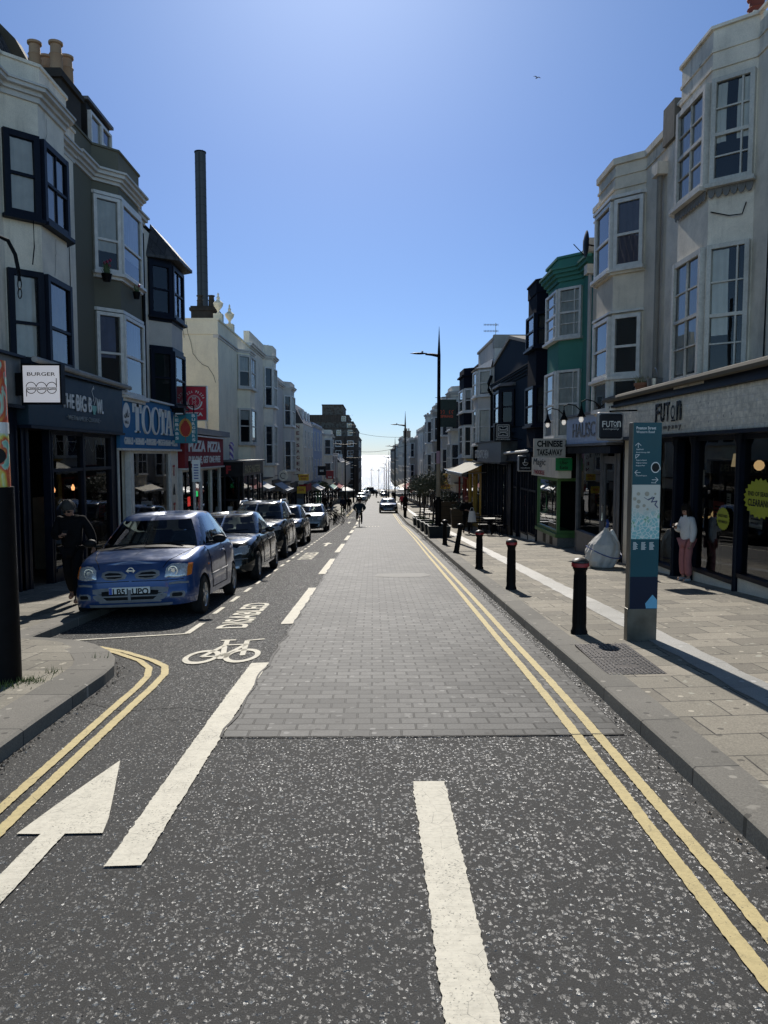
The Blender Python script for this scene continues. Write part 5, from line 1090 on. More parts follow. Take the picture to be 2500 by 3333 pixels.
# ================================================================ THE REST OF THE STREET
def terrace(s, Xf, y0, y1, zt, mat, label, bay=None, fm=M_WFRAME, corn=True, parapet=.35, roof=False, nst=2, cat='house', flat_n=2, shoph=2.9, chim=False):
    zs = G(y0)+shoph; r = house('terraced_house', label, s, Xf, y0, y1, zs-.4, zt, mat, cat)
    hs = (zt-.3-zs)/nst
    for k in range(nst):
        a, b = zs+hs*k+hs*.22, zs+hs*(k+1)-hs*.1
        if bay:
            bay_windows(r, s, Xf, bay, a, b, fm, far=True, m=.04, fw=.09, nxf=2)
        else:
            F = face(s, Xf, (0,y0), (0,y1)); n = flat_n; w_ = .95
            for i in range(n): u = F[3]*(i+.5)/n; window(r, F, u-w_/2, u+w_/2, a, b, fm, far=True, fw=.08, proud=.07)
    if bay: bay_body(r, s, Xf, bay, zs-.2, zt-.15, mat)
    if corn: cornice(r, s, Xf, y0, y1, bay, zt-.2, M_MOULD, ((.06,.1),(.16,.1),(.22,.06)))
    if parapet: mb = MB(); slab(mb, s, Xf, plan(y0+.01, y1-.01, bay, .03), .3, zt+.06, zt+.06+parapet); fixn(mb.build('parapet', mat, r))
    if roof:
        mb = MB(); pr = [(.1,zt+.05),(1.5,zt+1.6),(6,zt+1.7),(6,zt+.05)]; mb.extr([(s*(Xf+t),y0+.05,z) for t, z in pr], (0,y1-y0-.1,0)); ro = fixn(mb.build('roof', M_SLATE, r))
        for i in range(2): y = y0+(y1-y0)*(i+.5)/2; d = MB(); d.box(min(s*(Xf+.5),s*(Xf+1.9)), max(s*(Xf+.5),s*(Xf+1.9)), y-.5, y+.5, zt+.25, zt+1.4); d.build('dormer', M_WFRAME, ro)
    if chim: chimney(r, min(s*(Xf+1),s*(Xf+2.6)), max(s*(Xf+1),s*(Xf+2.6)), y1-1.2, y1-.1, zt-.2, zt+2.0, stucco('stack_render', (.16,.14,.12), .5), [(s*(Xf+1.3+.45*i), y1-.65) for i in range(3)], M_POT, ph=.55)
    return r
def bayat(y0, y1, b=.55, wd=2.2): c = (y0+y1)/2; return (c-wd/2-b, b, c-wd/2, c+wd/2)
# left
terrace(-1, 7., 44., 54., 8.2, M_OFFW, 'white house with moulded cornice and tall sash bay', (49.5,.52,50.05,51.9), parapet=.65)
terrace(-1, 7., 54., 66., 7.2, M_GREYW, 'pale house with glazed upper bay beside the newsagent', (60.2,.55,60.75,63.4))
ng = house('mansard_house', 'white gabled building painted NEWSAGENT under a slate mansard', -1, 6.0, 66., 77., -.6, 4.6, M_OFFW)
mb = MB()
for i, ch in enumerate('NEWSAGENT'): letter(mb, ch, (-6.56,65.99,4.15-.52*i), UX, VZ, .26 if ch != 'I' else .1, .30, .02, thick=.01)
mb.build('lettering', solid('dark_red_letters', (.16,.02,.02), .6), ng)
mb = MB(); pr = [(-5.95,4.6),(-6.9,6.4),(-12,6.5),(-12,4.6)]; mb.extr([(x,66.0,z) for x, z in pr], (0,11,0)); ro = fixn(mb.build('roof', M_SLATE, ng))
for y in (68.5,72,75): mb = MB(); mb.box(-7.0,-6.2,y-.5,y+.5,4.9,5.9); mb.build('rooflight', M_WFRAME, ro)
F = face(-1, 6.0, (0,66), (0,77))
for u in (1.5,5,8.8):
    for z in (2.6,.3): window(ng, F, u, u+1., z, z+1.5, M_WFRAME, far=True, proud=.07)
terrace(-1, 6.0, 77., 90., 4.9, M_BLUEW, 'pale blue rendered house with flat sash windows', None, parapet=.2, flat_n=3)
terrace(-1, 6.0, 90., 103., 4.4, M_OFFW, 'white house with rounded cornice and wide bay', bayat(90,103,.8,4), parapet=.5)
terrace(-1, 6.1, 103., 118., 3.4, M_SLATEB, 'dark painted house with sloping slate roof', None, fm=M_WFRAME, roof=True, parapet=0)
terrace(-1, 6.2, 118., 134., 1.7, M_TAN, 'low tan house with white chimney behind it', None, roof=False, chim=True, nst=1)
terrace(-1, 5.6, 134., 158., .6, M_OFFW, 'small white gabled house with red heart mural', None, nst=1, roof=True, parapet=0)
mb = MB(); mb.add([(-6.9+.55*(16*math.sin(t)**3)/16, 133.98, -.9+.55*(13*math.cos(t)-5*math.cos(2*t)-2*math.cos(3*t)-math.cos(4*t))/16) for t in [2*math.pi*i/24 for i in range(24)]], [tuple(range(24))]); mb.build('heart_mural', solid('mural_red', (.45,.04,.05), .6), [o for o in C.objects if o.get('label','').endswith('heart mural')][0])
terrace(-1, 5.8, 158., 196., -.2, M_GREYW, 'long low grey row before the brick flats', None, nst=1, flat_n=5)
# brick block of flats stepping up at the sea end
bf = thing('apartment_block', 'tall dark brown brick flats stepping up in blocks near the sea', 'apartment block', (-14,215,-10.5))
for (x0,x1,y0_,y1_,zt_) in ((-24,-3.75,196,246,6.3),(-22,-4.35,200,240,8.6),(-20,-5.35,203,236,10.4),(-18.5,-6.6,205,232,12.2),(-13.6,-8.1,206,230,15.0)):
    mb = MB(); mb.box(x0,x1,y0_,y1_,-10.5 if zt_ < 7 else zt_-4,zt_); mb.box(x0-.1,x1+.15,y0_-.1,y1_+.1,zt_,zt_+.25); mb.build('wall', M_BRICK, bf)
for k, zz in enumerate((-7.2,-4.3,-1.4,1.5,4.0)):
    for (x, w_) in ((-14.5,1.5),(-11.9,1.3),(-9.6,1.5),(-6.6,1.6)):
        window(bf, (Vector((x,196,0)), UX, Vector((0,-1,0)), 3), 0, w_, zz, zz+1.5, M_WFRAME, 2, 1, far=True, fw=.14, proud=.06)
    for y in (200,206,212,220,228,236): window(bf, (Vector((-3.75,y,0)), Vector((0,1,0)), Vector((1,0,0)), 3), 0, 2.0, zz, zz+1.5, M_WFRAME, 2, 1, far=True, fw=.14, proud=.06)
for (x, z, y_) in ((-6.6,6.9,200),(-9.5,6.9,200),(-8.4,10.7,205),(-6.9,8.8,203)): window(bf, (Vector((x,y_,0)), UX, Vector((0,-1,0)), 3), 0, 1.2, z, z+1.4, M_WFRAME, 2, 1, far=True, fw=.12, proud=.06)
mb = MB()
for y_, x_, z_ in ((200,-4.5,8.6),(197,-3.9,6.55)):
    for i in range(7): mb.cyl((x_-.3*i,y_,z_),(x_-.3*i,y_,z_+1.),.03,n=5)
    mb.tube([(x_,y_,z_+1.),(x_-2,y_,z_+1.)], .03, 5)
mb.build('railing', M_BLACK, bf)
# low brick wing in front
terrace(-1, 9.5, 150., 190., 6.2, M_BRICK, 'brown brick wing behind the low white houses', None, nst=3, flat_n=4, parapet=.3)
# right
RT = [(52.,59.,6.3,M_OFFW,'white bay house with slate roof behind the dark green hanging sign',1,0),(59.,66.,6.1,M_GREYW,'grey white house with moulded cornice and canted bay',1,0),(66.,74.,5.9,M_TAN,'tan house with pale cornice and bays',1,0),(74.,83.,5.9,M_OFFW,'white stucco house with tall bay and parapet',1,1),
      (83.,92.,5.0,M_TAN,'cream stucco house with flat windows',0,0),(92.,103.,4.9,M_BUFF,'buff house with crowded pots on a large chimney',0,2),(103.,118.,4.2,M_TAN,'tan house under a tall slate roof',1,1),(118.,134.,4.2,M_GREYW,'pale house with three sash windows and parapet',0,0),
      (134.,152.,4.6,M_TAN,'cream four-storey terrace house with cornice',0,0),(152.,172.,5.2,M_BUFF,'tall buff corner house with chimney on its end',0,2),(172.,200.,4.0,M_OFFW,'long white stucco hotel front',0,0),(200.,246.,3.4,M_GREYW,'grey end terrace nearest the sea on the right',0,1)]
for i, (a, b, zt_, m, lab, hasbay, ex) in enumerate(RT):
    X = 6.1+.012*max(0, 0); bay = bayat(a, b, .6, min(2.6, (b-a)*.4)) if hasbay else None
    terrace(1, X-.004*(a-52), a, b, zt_, m, lab, bay, nst=2 if b < 134 else 3, roof=(ex == 1), chim=(ex == 2), flat_n=max(2, int((b-a)/4)), parapet=0 if ex == 1 else .35)
# shopfronts down the street, each with its own fascia colour and awning
FC = {'navy':M_NAVY,'black':M_BLK,'cream':M_CREAM,'green':solid('shop_green', (.03,.16,.05), .5),'red':M_PRED,'blue':SB,'grey':solid('shop_grey', (.16,.16,.16), .5),'white':M_OFFW,'orange':solid('shop_orange', (.45,.16,.03), .5)}
LS = [(40.4,44.2,6.6,'grey','grey shopfront with small white edged awning'),(44.4,49.,6.6,'white','white shopfront beside the round hanging sign'),(49.2,54.6,6.6,'navy','navy shopfront with tall dark door'),(54.8,60.,6.6,'grey','grey glazed shopfront with poster panels'),(60.2,66.,6.6,'blue','blue shopfront under the yellow shop boards'),
      (66.2,71.5,5.9,'red','red shopfront below the NEWSAGENT gable'),(71.7,78.,5.9,'black','black shopfront under trailing ivy'),(78.2,86.,5.9,'green','bright green shopfront'),(86.2,95.,5.9,'cream','cream shopfront with pale pillars'),(95.2,106.,5.9,'navy','dark shopfront by the bicycles'),(106.2,118.,5.95,'orange','orange brown shopfront'),(118.2,134.,6.1,'black','black bar front with white umbrellas')]
for a, b, X, c, lab in LS: shop('shop', lab+' on the far left side', -1, X, a, b, G(a)+2.25, G(a)+2.9, FC[c], M_NAVY if c != 'green' else FC['green'], [(a+.1,a+(b-a)*.4,'w'),(a+(b-a)*.4,a+(b-a)*.6,'D'),(a+(b-a)*.6,b-.1,'w')], far=True)
RS = [(53.4,59.,'white','white shopfront with white panels'),(59.2,66.,'grey','grey shopfront with sloping sign'),(66.2,74.,'navy','navy shopfront behind the potted trees'),(74.2,83.,'cream','cream shopfront with big windows'),(83.2,92.,'black','black shopfront with square board'),(92.2,103.,'white','white shopfront with pale blind'),(103.2,118.,'orange','tan shopfront with long board'),(118.2,134.,'grey','grey shopfront near the white parasols')]
for a, b, c, lab in RS: shop('shop', lab+' on the far right side', 1, 5.9, a, b, G(a)+2.25, G(a)+2.9, FC[c], M_NAVY, [(a+.1,a+(b-a)*.4,'w'),(a+(b-a)*.4,a+(b-a)*.6,'D'),(a+(b-a)*.6,b-.1,'w')], far=True)
AW = [(-1,6.5,41.2,43.8,'grey','grey'),(-1,6.5,50,54,'navy','navy'),(-1,5.8,72,78,'grey','dark grey'),(-1,5.8,96,105,'green','green'),(-1,5.9,119,131,'red','faded red'),(1,5.8,60,65.5,'white','white'),(1,5.8,75,82,'grey','grey'),(1,5.7,93,102,'white','off-white'),(1,5.6,104,116,'red','dull red'),(1,5.5,120,132,'white','chalk white')]
for s, X, a, b, c, nm in AW: awning('awning', nm+' canvas awning over the shopfront about '+{41.2:'next to the barber',50:'before the newsagent',72:'under the ivy',96:'by the parked bicycles',119:'by the brick flats',60:'beyond the red pilasters',75:'behind the planters',93:'past the chimney house',104:'beside the tan shop',120:'near the sea end'}[a], s, X, a, b, G(a)+2.85, .9 if s < 0 else 1.2, .5, FC[c], n=6)
# hanging boards further down
def small_sign(label, c, w_, h_, mat, lines, lm, brk): 
    r = hang_sign('hanging_sign', label, c, w_, h_, .1, mat, [[(brk*.0,0,h_*.4),(brk,0,h_*.4)]])
    for (s_, z, hh, ww) in lines: sign_text(r, s_, -ww/2, z, ww, hh, .1, lm, .03)
    return r
M_YB = solid('yellow_board', (.65,.42,.02), .5)
small_sign('upper yellow shop board with red lines of lettering', (-5.6,62.,.12), .82, .52, M_YB, (('LEBANESE',.02,.14,.66),('FOOD',-.18,.13,.4)), M_REDL, -1.2)
small_sign('lower yellow shop board with an oval emblem', (-5.7,61.,-.85), .68, .55, M_YB, (('CAFE',-.08,.18,.4),), M_REDL, -1.2)
small_sign('black square hanging board with pale lettering past the newsagent', (-5.2,78.,.32), .82, .95, M_BLK, (('BAR',-.1,.2,.4),), M_LETW, -1.)
small_sign('red framed pub sign on a wall bracket', (-4.95,88.,-.35), .82, .95, solid('deep_red_board', (.32,.03,.03), .5), (('INN',-.35,.16,.4),), M_LETW, -1.)
rs = thing('round_sign', 'round white hanging sign on the left shops', 'sign', (-5.95,51.,.55)); mb = MB(); disc(mb, (0,0,0), UX, VZ, .32, 24, .36, thick=.1); mb.build('board', M_OFFW, rs, local=True); mb = MB(); ring(mb, (0,-.1,0), UX, VZ, .18, .04, 30, 300, 18); mb.build('emblem', M_LETK, rs, local=True); mb = MB(); mb.tube([(-.7,-.05,.0),(-.3,-.05,0)], .02); mb.build('bracket', M_BLACK, rs, local=True)

# ---- viewing tower
vt = thing('observation_tower', 'tall slim dark steel viewing tower rising behind the rooftops', 'tower', (-81.0,373,-14))
mb = MB(); mb.cyl((0,0,0),(0,0,157),2.55,2.55,n=28); mb.build('mast', solid('tower_steel', (.075,.08,.088), .6, .1, .05, spec=.2), vt, local=True, smooth=True)
mb = MB()
for i in range(40): mb.cyl((0,0,3.9*i),(0,0,3.9*i+.14),2.6,n=28)
mb.box(-.35,.35,-2.66,-2.3,0,156.5); mb.build('guide_rail', solid('tower_dark', (.04,.045,.05), .6, .1, .05, spec=.2), vt, local=True)
mb = MB(); mb.cyl((0,0,157),(0,0,157.5),2.75,n=28); mb.cyl((1.2,0,157.5),(1.2,0,158.6),.06); mb.cyl((-1.2,0,157.5),(-1.2,0,158.3),.06); mb.build('cap', M_BLACK, vt, local=True)
# ---- aerials
def aerial(label, c, h, n, L):
    a = thing('tv_aerial', label, 'aerial', c); mb = MB(); mb.cyl((0,0,0),(0,0,h),.018,n=6); mb.build('mast', M_STEEL, a, local=True); mb = MB()
    for z in ([h-.1] if n < 8 else [h-.1,h-.42]):
        mb.tube([(-L,0,z),(.1,0,z)], .012, 5)
        for i in range(n): mb.tube([(-L+(L+.2)*i/n,-.02,z-.055*L/.6),(-L+(L+.2)*i/n,.02,z+.055*L/.6)], .012, 4)
    mb.build('boom', M_STEEL, a, local=True)
aerial('tall TV aerial with two booms on the right-hand roofs', (6.35,40.3,7.75), 1.0, 10, .6); aerial('thin single-boom TV aerial above the left terrace', (-7.4,55.,7.3), 2.4, 3, .6)
# ---- wires over the street
for k, (y, zl, zr, sag, nm) in enumerate(((150,7.0,5.3,.55,'upper'),(128,3.0,3.6,.9,'lower'))):
    mb = MB(); mb.tube([(-6.2+12.2*i/24, y, zl+(zr-zl)*i/24-sag*math.sin(math.pi*i/24)) for i in range(25)], .028, 5)
    prop(mb.build('overhead_wire', M_BLACK, loc=(0,y,zl)), nm+' black wire sagging across the street before the sea', 'wire')
# ================================================================ CARS
def resample(fn, N, M=3000):
    ts = [2*math.pi*i/M for i in range(M+1)]; pts = [fn(t) for t in ts]; acc = [0.]
    for a, b in zip(pts, pts[1:]): acc.append(acc[-1]+math.dist(a, b))
    out = []; j = 0
    for i in range(N):
        d = acc[-1]*i/N
        while acc[j+1] < d: j += 1
        out.append(pts[j])
    return out
def superell(n, ar):
    f = lambda t: (math.copysign(abs(math.cos(t))**(2/n), math.cos(t)), ar*math.copysign(abs(math.sin(t))**(2/n), math.sin(t)))
    return f
def interp(tab, y):
    if y <= tab[0][0]: return tab[0][1]
    for (a, za), (b, zb) in zip(tab, tab[1:]):
        if y <= b:
            t = (y-a)/(b-a); return za+(zb-za)*t
    return tab[-1][1]
def smooth_tab(tab):
    return lambda y: sum(interp(tab, y+d) for d in (-.09,-.045,0,.045,.09))/5
M_CARBLK = solid('car_black_plastic', (.010,.010,.011), .55, 0, .2, 8, spec=.13); M_SEAT = solid('car_seat', (.10,.10,.105), .9, 0, .2, 6)
M_HEADL = solid('headlamp', (.50,.51,.52), .16, .35, .35, 45); M_AMBER = solid('amber_lens', (.6,.16,.02), .25, 0, .1); M_CARGL = glass('car_glass', (.62,.70,.68), 1.3)
M_TRIMG = solid('grey_bumper_trim', (.20,.20,.205), .6, 0, .15, 12); M_PLATE = solid('number_plate_white', (.70,.70,.66), .5, 0, .05); M_GBBLUE = solid('plate_blue', (.03,.08,.4), .5)
M_RIM = solid('alloy_rim', (.40,.40,.40), .35, .8, .2, 12)
def wheel_mesh(par, c, r, w, side, spokes=6, rim_m=None):
    """tyre with its rim; side = +1 when the outside faces +x"""
    t = MB(); prof = [(r*.62,-w/2),(r*.86,-w/2),(r*.97,-w*.42),(r,-w*.25),(r,w*.25),(r*.97,w*.42),(r*.86,w/2),(r*.62,w/2)]
    n = 28; vs = [(side*z, q*math.cos(6.2832*i/n), q*math.sin(6.2832*i/n)) for q, z in prof for i in range(n)]; k = len(prof)
    fs = [(j*n+i, j*n+(i+1)%n, ((j+1)%k)*n+(i+1)%n, ((j+1)%k)*n+i) for j in range(k) for i in range(n)]
    t.add(vs, fs); o = fixn(t.build('wheel', M_RUB, par, local=True, smooth=True)); o.location = c
    m = MB(); prof = [(r*.66,w*.44),(r*.63,w*.50),(r*.56,w*.36),(r*.52,-w*.2)]
    vs = [(side*z, q*math.cos(6.2832*i/n), q*math.sin(6.2832*i/n)) for q, z in prof for i in range(n)]; k = len(prof)
    m.add(vs, [(j*n+i, j*n+(i+1)%n, (j+1)*n+(i+1)%n, (j+1)*n+i) for j in range(k-1) for i in range(n)])
    for i in range(spokes):
        a = 6.2832*i/spokes; ca, sa = math.cos(a), math.sin(a)
        m.obox((0,0,0), (0,ca,sa), (side,0,0), r*.05, r*.58, w*.30, w*.44, -r*.075, r*.075, V=(0,-sa,ca))
    m.cyl((side*w*.25,0,0),(side*w*.47,0,0), r*.15, r*.12, 14)
    fixn(m.build('rim', rim_m or M_RIM, o, local=True))
    b = MB(); b.cyl((side*-w*.15,0,0),(side*-w*.1,0,0), r*.55, n=20); b.build('brake_disc', M_CARBLK, o, local=True)
    return o
class Car:
    def __init__(s, name, label, x, y, p, paint, rotz=0., roll=0., group=None):
        s.p = p; s.r = thing(name, label, 'car', (x, y, ground(x, y)), 0, group)
        slope = math.atan((G(y+p['L'])-G(y))/p['L']); s.r.rotation_euler = (slope, roll, rotz); s.paint = paint
        s.zt = smooth_tab(p['top']); s.body(); s.cabin(); s.wheels()
    def body(s):
        p = s.p; L, W = p['L'], p['W']; N = 132; ar = L/W
        out = [(x, y/ar) for x, y in resample(superell(p.get('n', 4.6), ar), N)]
        zb = p.get('zb', .2); lev = p.get('lev') or [(0,.10,.16,.10),(.10,.03,.05,.03),(.26,.0,.0,.0),(.45,.0,.015,.01),(.62,.012,.045,.02),(.80,.035,.09,.05),(.93,.075,.16,.09),(1.0,.125,.22,.13)]
        vs = []; ztop = s.zt
        for f, si, fi, ri in lev:
            for nx, ny in out:
                yy = L/2+ny*(L/2); yy = fi+(yy)*(L-fi-ri)/L; x = nx*(W/2-si)
                vs.append((x, yy, zb+(ztop(yy)-zb)*f+(.05*(abs(nx)**2) if f == 0 else 0)))
        k = len(lev); fs = [(j*N+i, j*N+(i+1)%N, (j+1)*N+(i+1)%N, (j+1)*N+i) for j in range(k-1) for i in range(N)]; ms = [(1 if j == 0 else 0) for j in range(k-1) for i in range(N)]
        base = (k-1)*N; last = [vs[base+i] for i in range(N)]; start = base
        cr = p.get('crown', .05)
        for sc_ in (.92, .78, .6, .4, .2, .06):
            o = len(vs)
            for (x, yy, z) in last: vs.append((x*sc_, yy+(.0), z+cr*(1-sc_**2)))
            for i in range(N):
                fs.append((start+i, start+(i+1)%N, o+(i+1)%N, o+i)); yc = last[i][1]
                ms.append(1 if (sc_ < .88 or True) and p['cowl']+.12 < yc < p['rb']-.1 else 0)
            start = o
        mir = lambda i: start+(N//2-i) % N
        for i in range(-N//4, N//4):
            q = [start+i % N, start+(i+1) % N, mir(i+1), mir(i)]; q = list(dict.fromkeys(q))
            if len(q) > 2: fs.append(tuple(q)); ms.append(1 if p['cowl']+.12 < last[i % N][1] < p['rb']-.1 else 0)
        fs.append(tuple(range(N-1, -1, -1))); ms.append(1)
        m = MB(); m.v = vs; m.f = fs; m.m = ms
        tmp = fixn(m.build('body', [s.paint, M_CARBLK], None))
        cuts = []
        for yw in (p['fo'], p['fo']+p['wb']):
            for sd_ in (-1, 1):
                c = MB(); c.cyl((sd_*(W/2-.26), yw, p['r']), (sd_*(W/2+.3), yw, p['r']), p['r']*1.13, n=32); co = fixn(c.build('cut', M_CARBLK)); cuts.append(co)
                b = tmp.modifiers.new('arch', 'BOOLEAN'); b.operation = 'DIFFERENCE'; b.object = co; b.solver = 'EXACT'; b.material_mode = 'TRANSFER'
        dg = bpy.context.evaluated_depsgraph_get(); dg.update()
        me = bpy.data.meshes.new_from_object(tmp.evaluated_get(dg))
        for o in cuts+[tmp]: bpy.data.objects.remove(o)
        me.name = 'body'; me.polygons.foreach_set('use_smooth', [True]*len(me.polygons)); me.set_sharp_from_angle(angle=R(38))
        s.b = bpy.data.objects.new('body', me); C.objects.link(s.b); s.b.parent = s.r
        s.bvh = BVHTree.FromPolygons([v.co for v in me.vertices], [q.vertices for q in me.polygons])
    def cabin(s):
        p = s.p; N = 168; L0 = p['rb']-p['cowl']; W0 = p['W']-.2; ar = L0/W0
        out = [(x, y/ar) for x, y in resample(superell(p.get('cn', 5.5), ar), N)]
        hs = [-.12, 0, .05, .16, .3, .45, .6, .75, .86, .93, 1.0]; wb_ = p['W']/2-.085; wr = p.get('wr', p['W']/2-.27)
        ring_ = lambda h: (p['cowl']+(p['wst']-p['cowl'])*h, p['rb']+(p['rr']-p['rb'])*(h**p.get('rp', 1.)) if h > 0 else p['rb'], wb_+(wr-wb_)*max(0,h)**1.25)
        H = p['H']; vs = []
        for h in hs:
            yf, yr, w_ = ring_(h)
            for nx, ny in out:
                yc = (yf+yr)/2+ny*(yr-yf)/2-p.get('bow', .10)*(1-nx*nx)*(1 if ny < 0 else -.5)*max(0, abs(ny)-.5)*2*(1-.4*h)
                y0 = (p['cowl']+p['rb'])/2+ny*L0/2; zr = H-.05-.10*max(0,abs(ny)-.2)**2*(1.2 if ny > 0 else .8)
                zb_ = s.zt(y0)+p.get('crown', .05)*(1-nx*nx)*.8-.01; vs.append((nx*w_*(1-.06*max(0, ny)), yc, zb_+(zr-zb_)*h))
        k = len(hs); faces = {'paint':[], 'windscreen':[], 'rear_window':[]}
        wins = p['side']
        for j in range(k-1):
            hc = (hs[j]+hs[j+1])/2
            for i in range(N):
                nx = (out[i][0]+out[(i+1)%N][0])/2; ny = (out[i][1]+out[(i+1)%N][1])/2
                f = (j*N+i, j*N+(i+1)%N, (j+1)*N+(i+1)%N, (j+1)*N+i); key = 'paint'
                if hc < .0: key = 'paint'
                elif hc < .93:
                    if ny < 0 and abs(nx) < .87 and hc > .0: key = 'windscreen'
                    elif ny > 0 and abs(nx) < .84 and .05 < hc < .9: key = 'rear_window'
                    elif abs(nx) > .8 and .05 < hc < .9:
                        for q, (a, b) in enumerate(wins):
                            sl = .16*(hc-.5) if q == 0 else 0.
                            if a+sl < ny < b: key = ('side_window', q, nx > 0); break
                faces.setdefault(key, []).append(f)
        # roof
        start = (k-1)*N; last = [vs[start+i] for i in range(N)]; cy = (p['wst']+p['rr'])/2
        for sc_, dz in ((.94,.025),(.8,.045),(.5,.058),(.15,.064)):
            o = len(vs)
            for (x, y, z) in last: vs.append((x*sc_, cy+(y-cy)*sc_, z+dz+(.0)))
            faces['paint'] += [(start+i, start+(i+1)%N, o+(i+1)%N, o+i) for i in range(N)]; start = o
        faces['paint'].append(tuple(range(start, start+N)))
        for key, fl in faces.items():
            if not fl: continue
            idx = sorted({i for f in fl for i in f}); mp = {a: b for b, a in enumerate(idx)}
            m = MB(); m.add([vs[i] for i in idx], [tuple(mp[i] for i in f) for f in fl])
            nm = key if isinstance(key, str) else 'side_window'
            o = m.build('roof' if nm == 'paint' else nm, s.paint if nm == 'paint' else M_CARGL, s.r, smooth=True, local=True, angle=50); fixn(o)
        # seats, wheel, dash
        st = MB(); zb_ = s.zt(p['cowl']+.6)
        for y in (p['cowl']+1.0, p['cowl']+1.95):
            for x in (-.36, .36): st.box(x-.24,x+.24,y,y+.14,zb_-.4,zb_+.22); st.box(x-.13,x+.13,y+.02,y+.12,zb_+.24,zb_+.42)
        if p['rb']-p['cowl'] < 2.1: pass
        st.build('seat', M_SEAT, s.r, local=True, bevel=.04)
        d = MB(); d.box(-p['W']/2+.3,p['W']/2-.3,p['cowl']+.34,p['cowl']+.6,zb_-.12,zb_+.05)
        n = 18; d.tube([(.36+.18*math.cos(6.2832*i/n), p['cowl']+.72+.05*math.sin(6.2832*i/n), zb_+.03+.17*math.sin(6.2832*i/n)) for i in range(n+1)], .018, 5); d.build('dashboard', M_SEAT, s.r, local=True)
        mr = MB(); mr.box(-.12,.12,p['wst']-.08,p['wst']-.05,p['H']-.2,p['H']-.13); mr.build('interior_mirror', M_SEAT, s.r, local=True)
    def wheels(s):
        p = s.p
        for yw in (p['fo'], p['fo']+p['wb']):
            for sd_ in (-1, 1): wheel_mesh(s.r, (sd_*(p['W']/2-.105), yw, p['r']), p['r'], .185, sd_, p.get('spokes', 6), p.get('rim'))
    def hit(s, o, d):
        h = s.bvh.ray_cast(Vector(o), Vector(d).normalized()); return h[0], h[1]
    def patch(s, name, mat, pts, fn, d, off=.006, par=None, rings=4, nsub=4, smooth=True):
        """panel that hugs the body: outline pts (2d) -> fn(u,v) ray start, shot along d"""
        P = []
        for a, b in zip(pts, pts[1:]+pts[:1]):
            for i in range(nsub): P.append((a[0]+(b[0]-a[0])*i/nsub, a[1]+(b[1]-a[1])*i/nsub))
        cx = sum(q[0] for q in P)/len(P); cy = sum(q[1] for q in P)/len(P); n = len(P); vs = []; dn = Vector(d).normalized()
        for k in range(rings+1):
            t = 1-k/rings*.98
            for q in P:
                h, nn = s.hit(fn(cx+(q[0]-cx)*t, cy+(q[1]-cy)*t), d)
                if h is None: h = Vector(fn(cx+(q[0]-cx)*t, cy+(q[1]-cy)*t))+dn*s.miss
                else: s.miss = (h-Vector(fn(cx+(q[0]-cx)*t, cy+(q[1]-cy)*t))).dot(dn)
                vs.append(h-dn*off*(0 if k == 0 else 1))
        fs = [(k*n+i, k*n+(i+1)%n, (k+1)*n+(i+1)%n, (k+1)*n+i) for k in range(rings) for i in range(n)]+[tuple(range(rings*n, rings*n+n))]
        m = MB(); m.add(vs, fs); return fixn(m.build(name, mat, par or s.r, smooth=smooth, local=True, angle=60))
    miss = .3
    def line(s, name, mat, pts, fn, d, r=.005, par=None, sub=5, off=.0):
        Q = []
        for a, b in zip(pts, pts[1:]):
            for i in range(sub):
                h, nn = s.hit(fn(a[0]+(b[0]-a[0])*i/sub, a[1]+(b[1]-a[1])*i/sub), d)
                if h is not None: Q.append(h-Vector(d).normalized()*off)
        if len(Q) < 3: return None
        m = MB(); m.tube(Q, r, 5); return m.build(name, mat, par or s.r, local=True, smooth=True)
    def front(s, u, v): return (u, -1., v)
    def side(s, sd_): return (lambda u, v: (sd_*2., u, v)), (-sd_, 0, 0)
    def details(s, hl, plate=None, doors=(), grille=None, mirrors=True, handle=True, lightmat=None, amber=True, fog=None, trim=None):
        p = s.p
        for sd_ in (-1, 1):
            q = [(sd_*a, b) for a, b in hl]; q = q if sd_ > 0 else q[::-1]
            h = s.patch('headlight', lightmat or M_HEADL, q, lambda u, v: (u-0, -1., v), (0,1,0), .012)
            if amber:
                xs = sorted(abs(a) for a, b in hl); x1 = xs[-1]; x0 = x1-(x1-xs[0])*.17; zs = [b for a, b in hl if abs(a) > (x0+xs[0])/2]
                z0, z1 = min(zs), max(zs); q = [(sd_*x0, z0+.015), (sd_*x1*.995, z0+.03), (sd_*x1*.995, z1-.012), (sd_*x0, z1-.01)]
                s.patch('indicator', M_AMBER, q if sd_ > 0 else q[::-1], lambda u, v: (u, -1., v), (0,1,0), .017, par=h)
            if mirrors:
                ym = p['cowl']+.42; zm = s.zt(ym)+.09; m = MB(); m.grid(lambda u, v: (sd_*(p['W']/2+.10)+.115*math.cos(6.2832*u)*math.sin(math.pi*v), ym-.02+.075*-math.cos(math.pi*v), zm+.07*math.sin(6.2832*u)*math.sin(math.pi*v)), 14, 8); m.obox((0,ym+.02,zm-.05), (sd_,0,0), (0,1,0), p['W']/2-.08, p['W']/2+.04, -.03, .03, -.02, .02); m.build('door_mirror', p.get('mirror_mat') or M_CARBLK, s.r, smooth=True, local=True)
            fn, d = s.side(sd_)
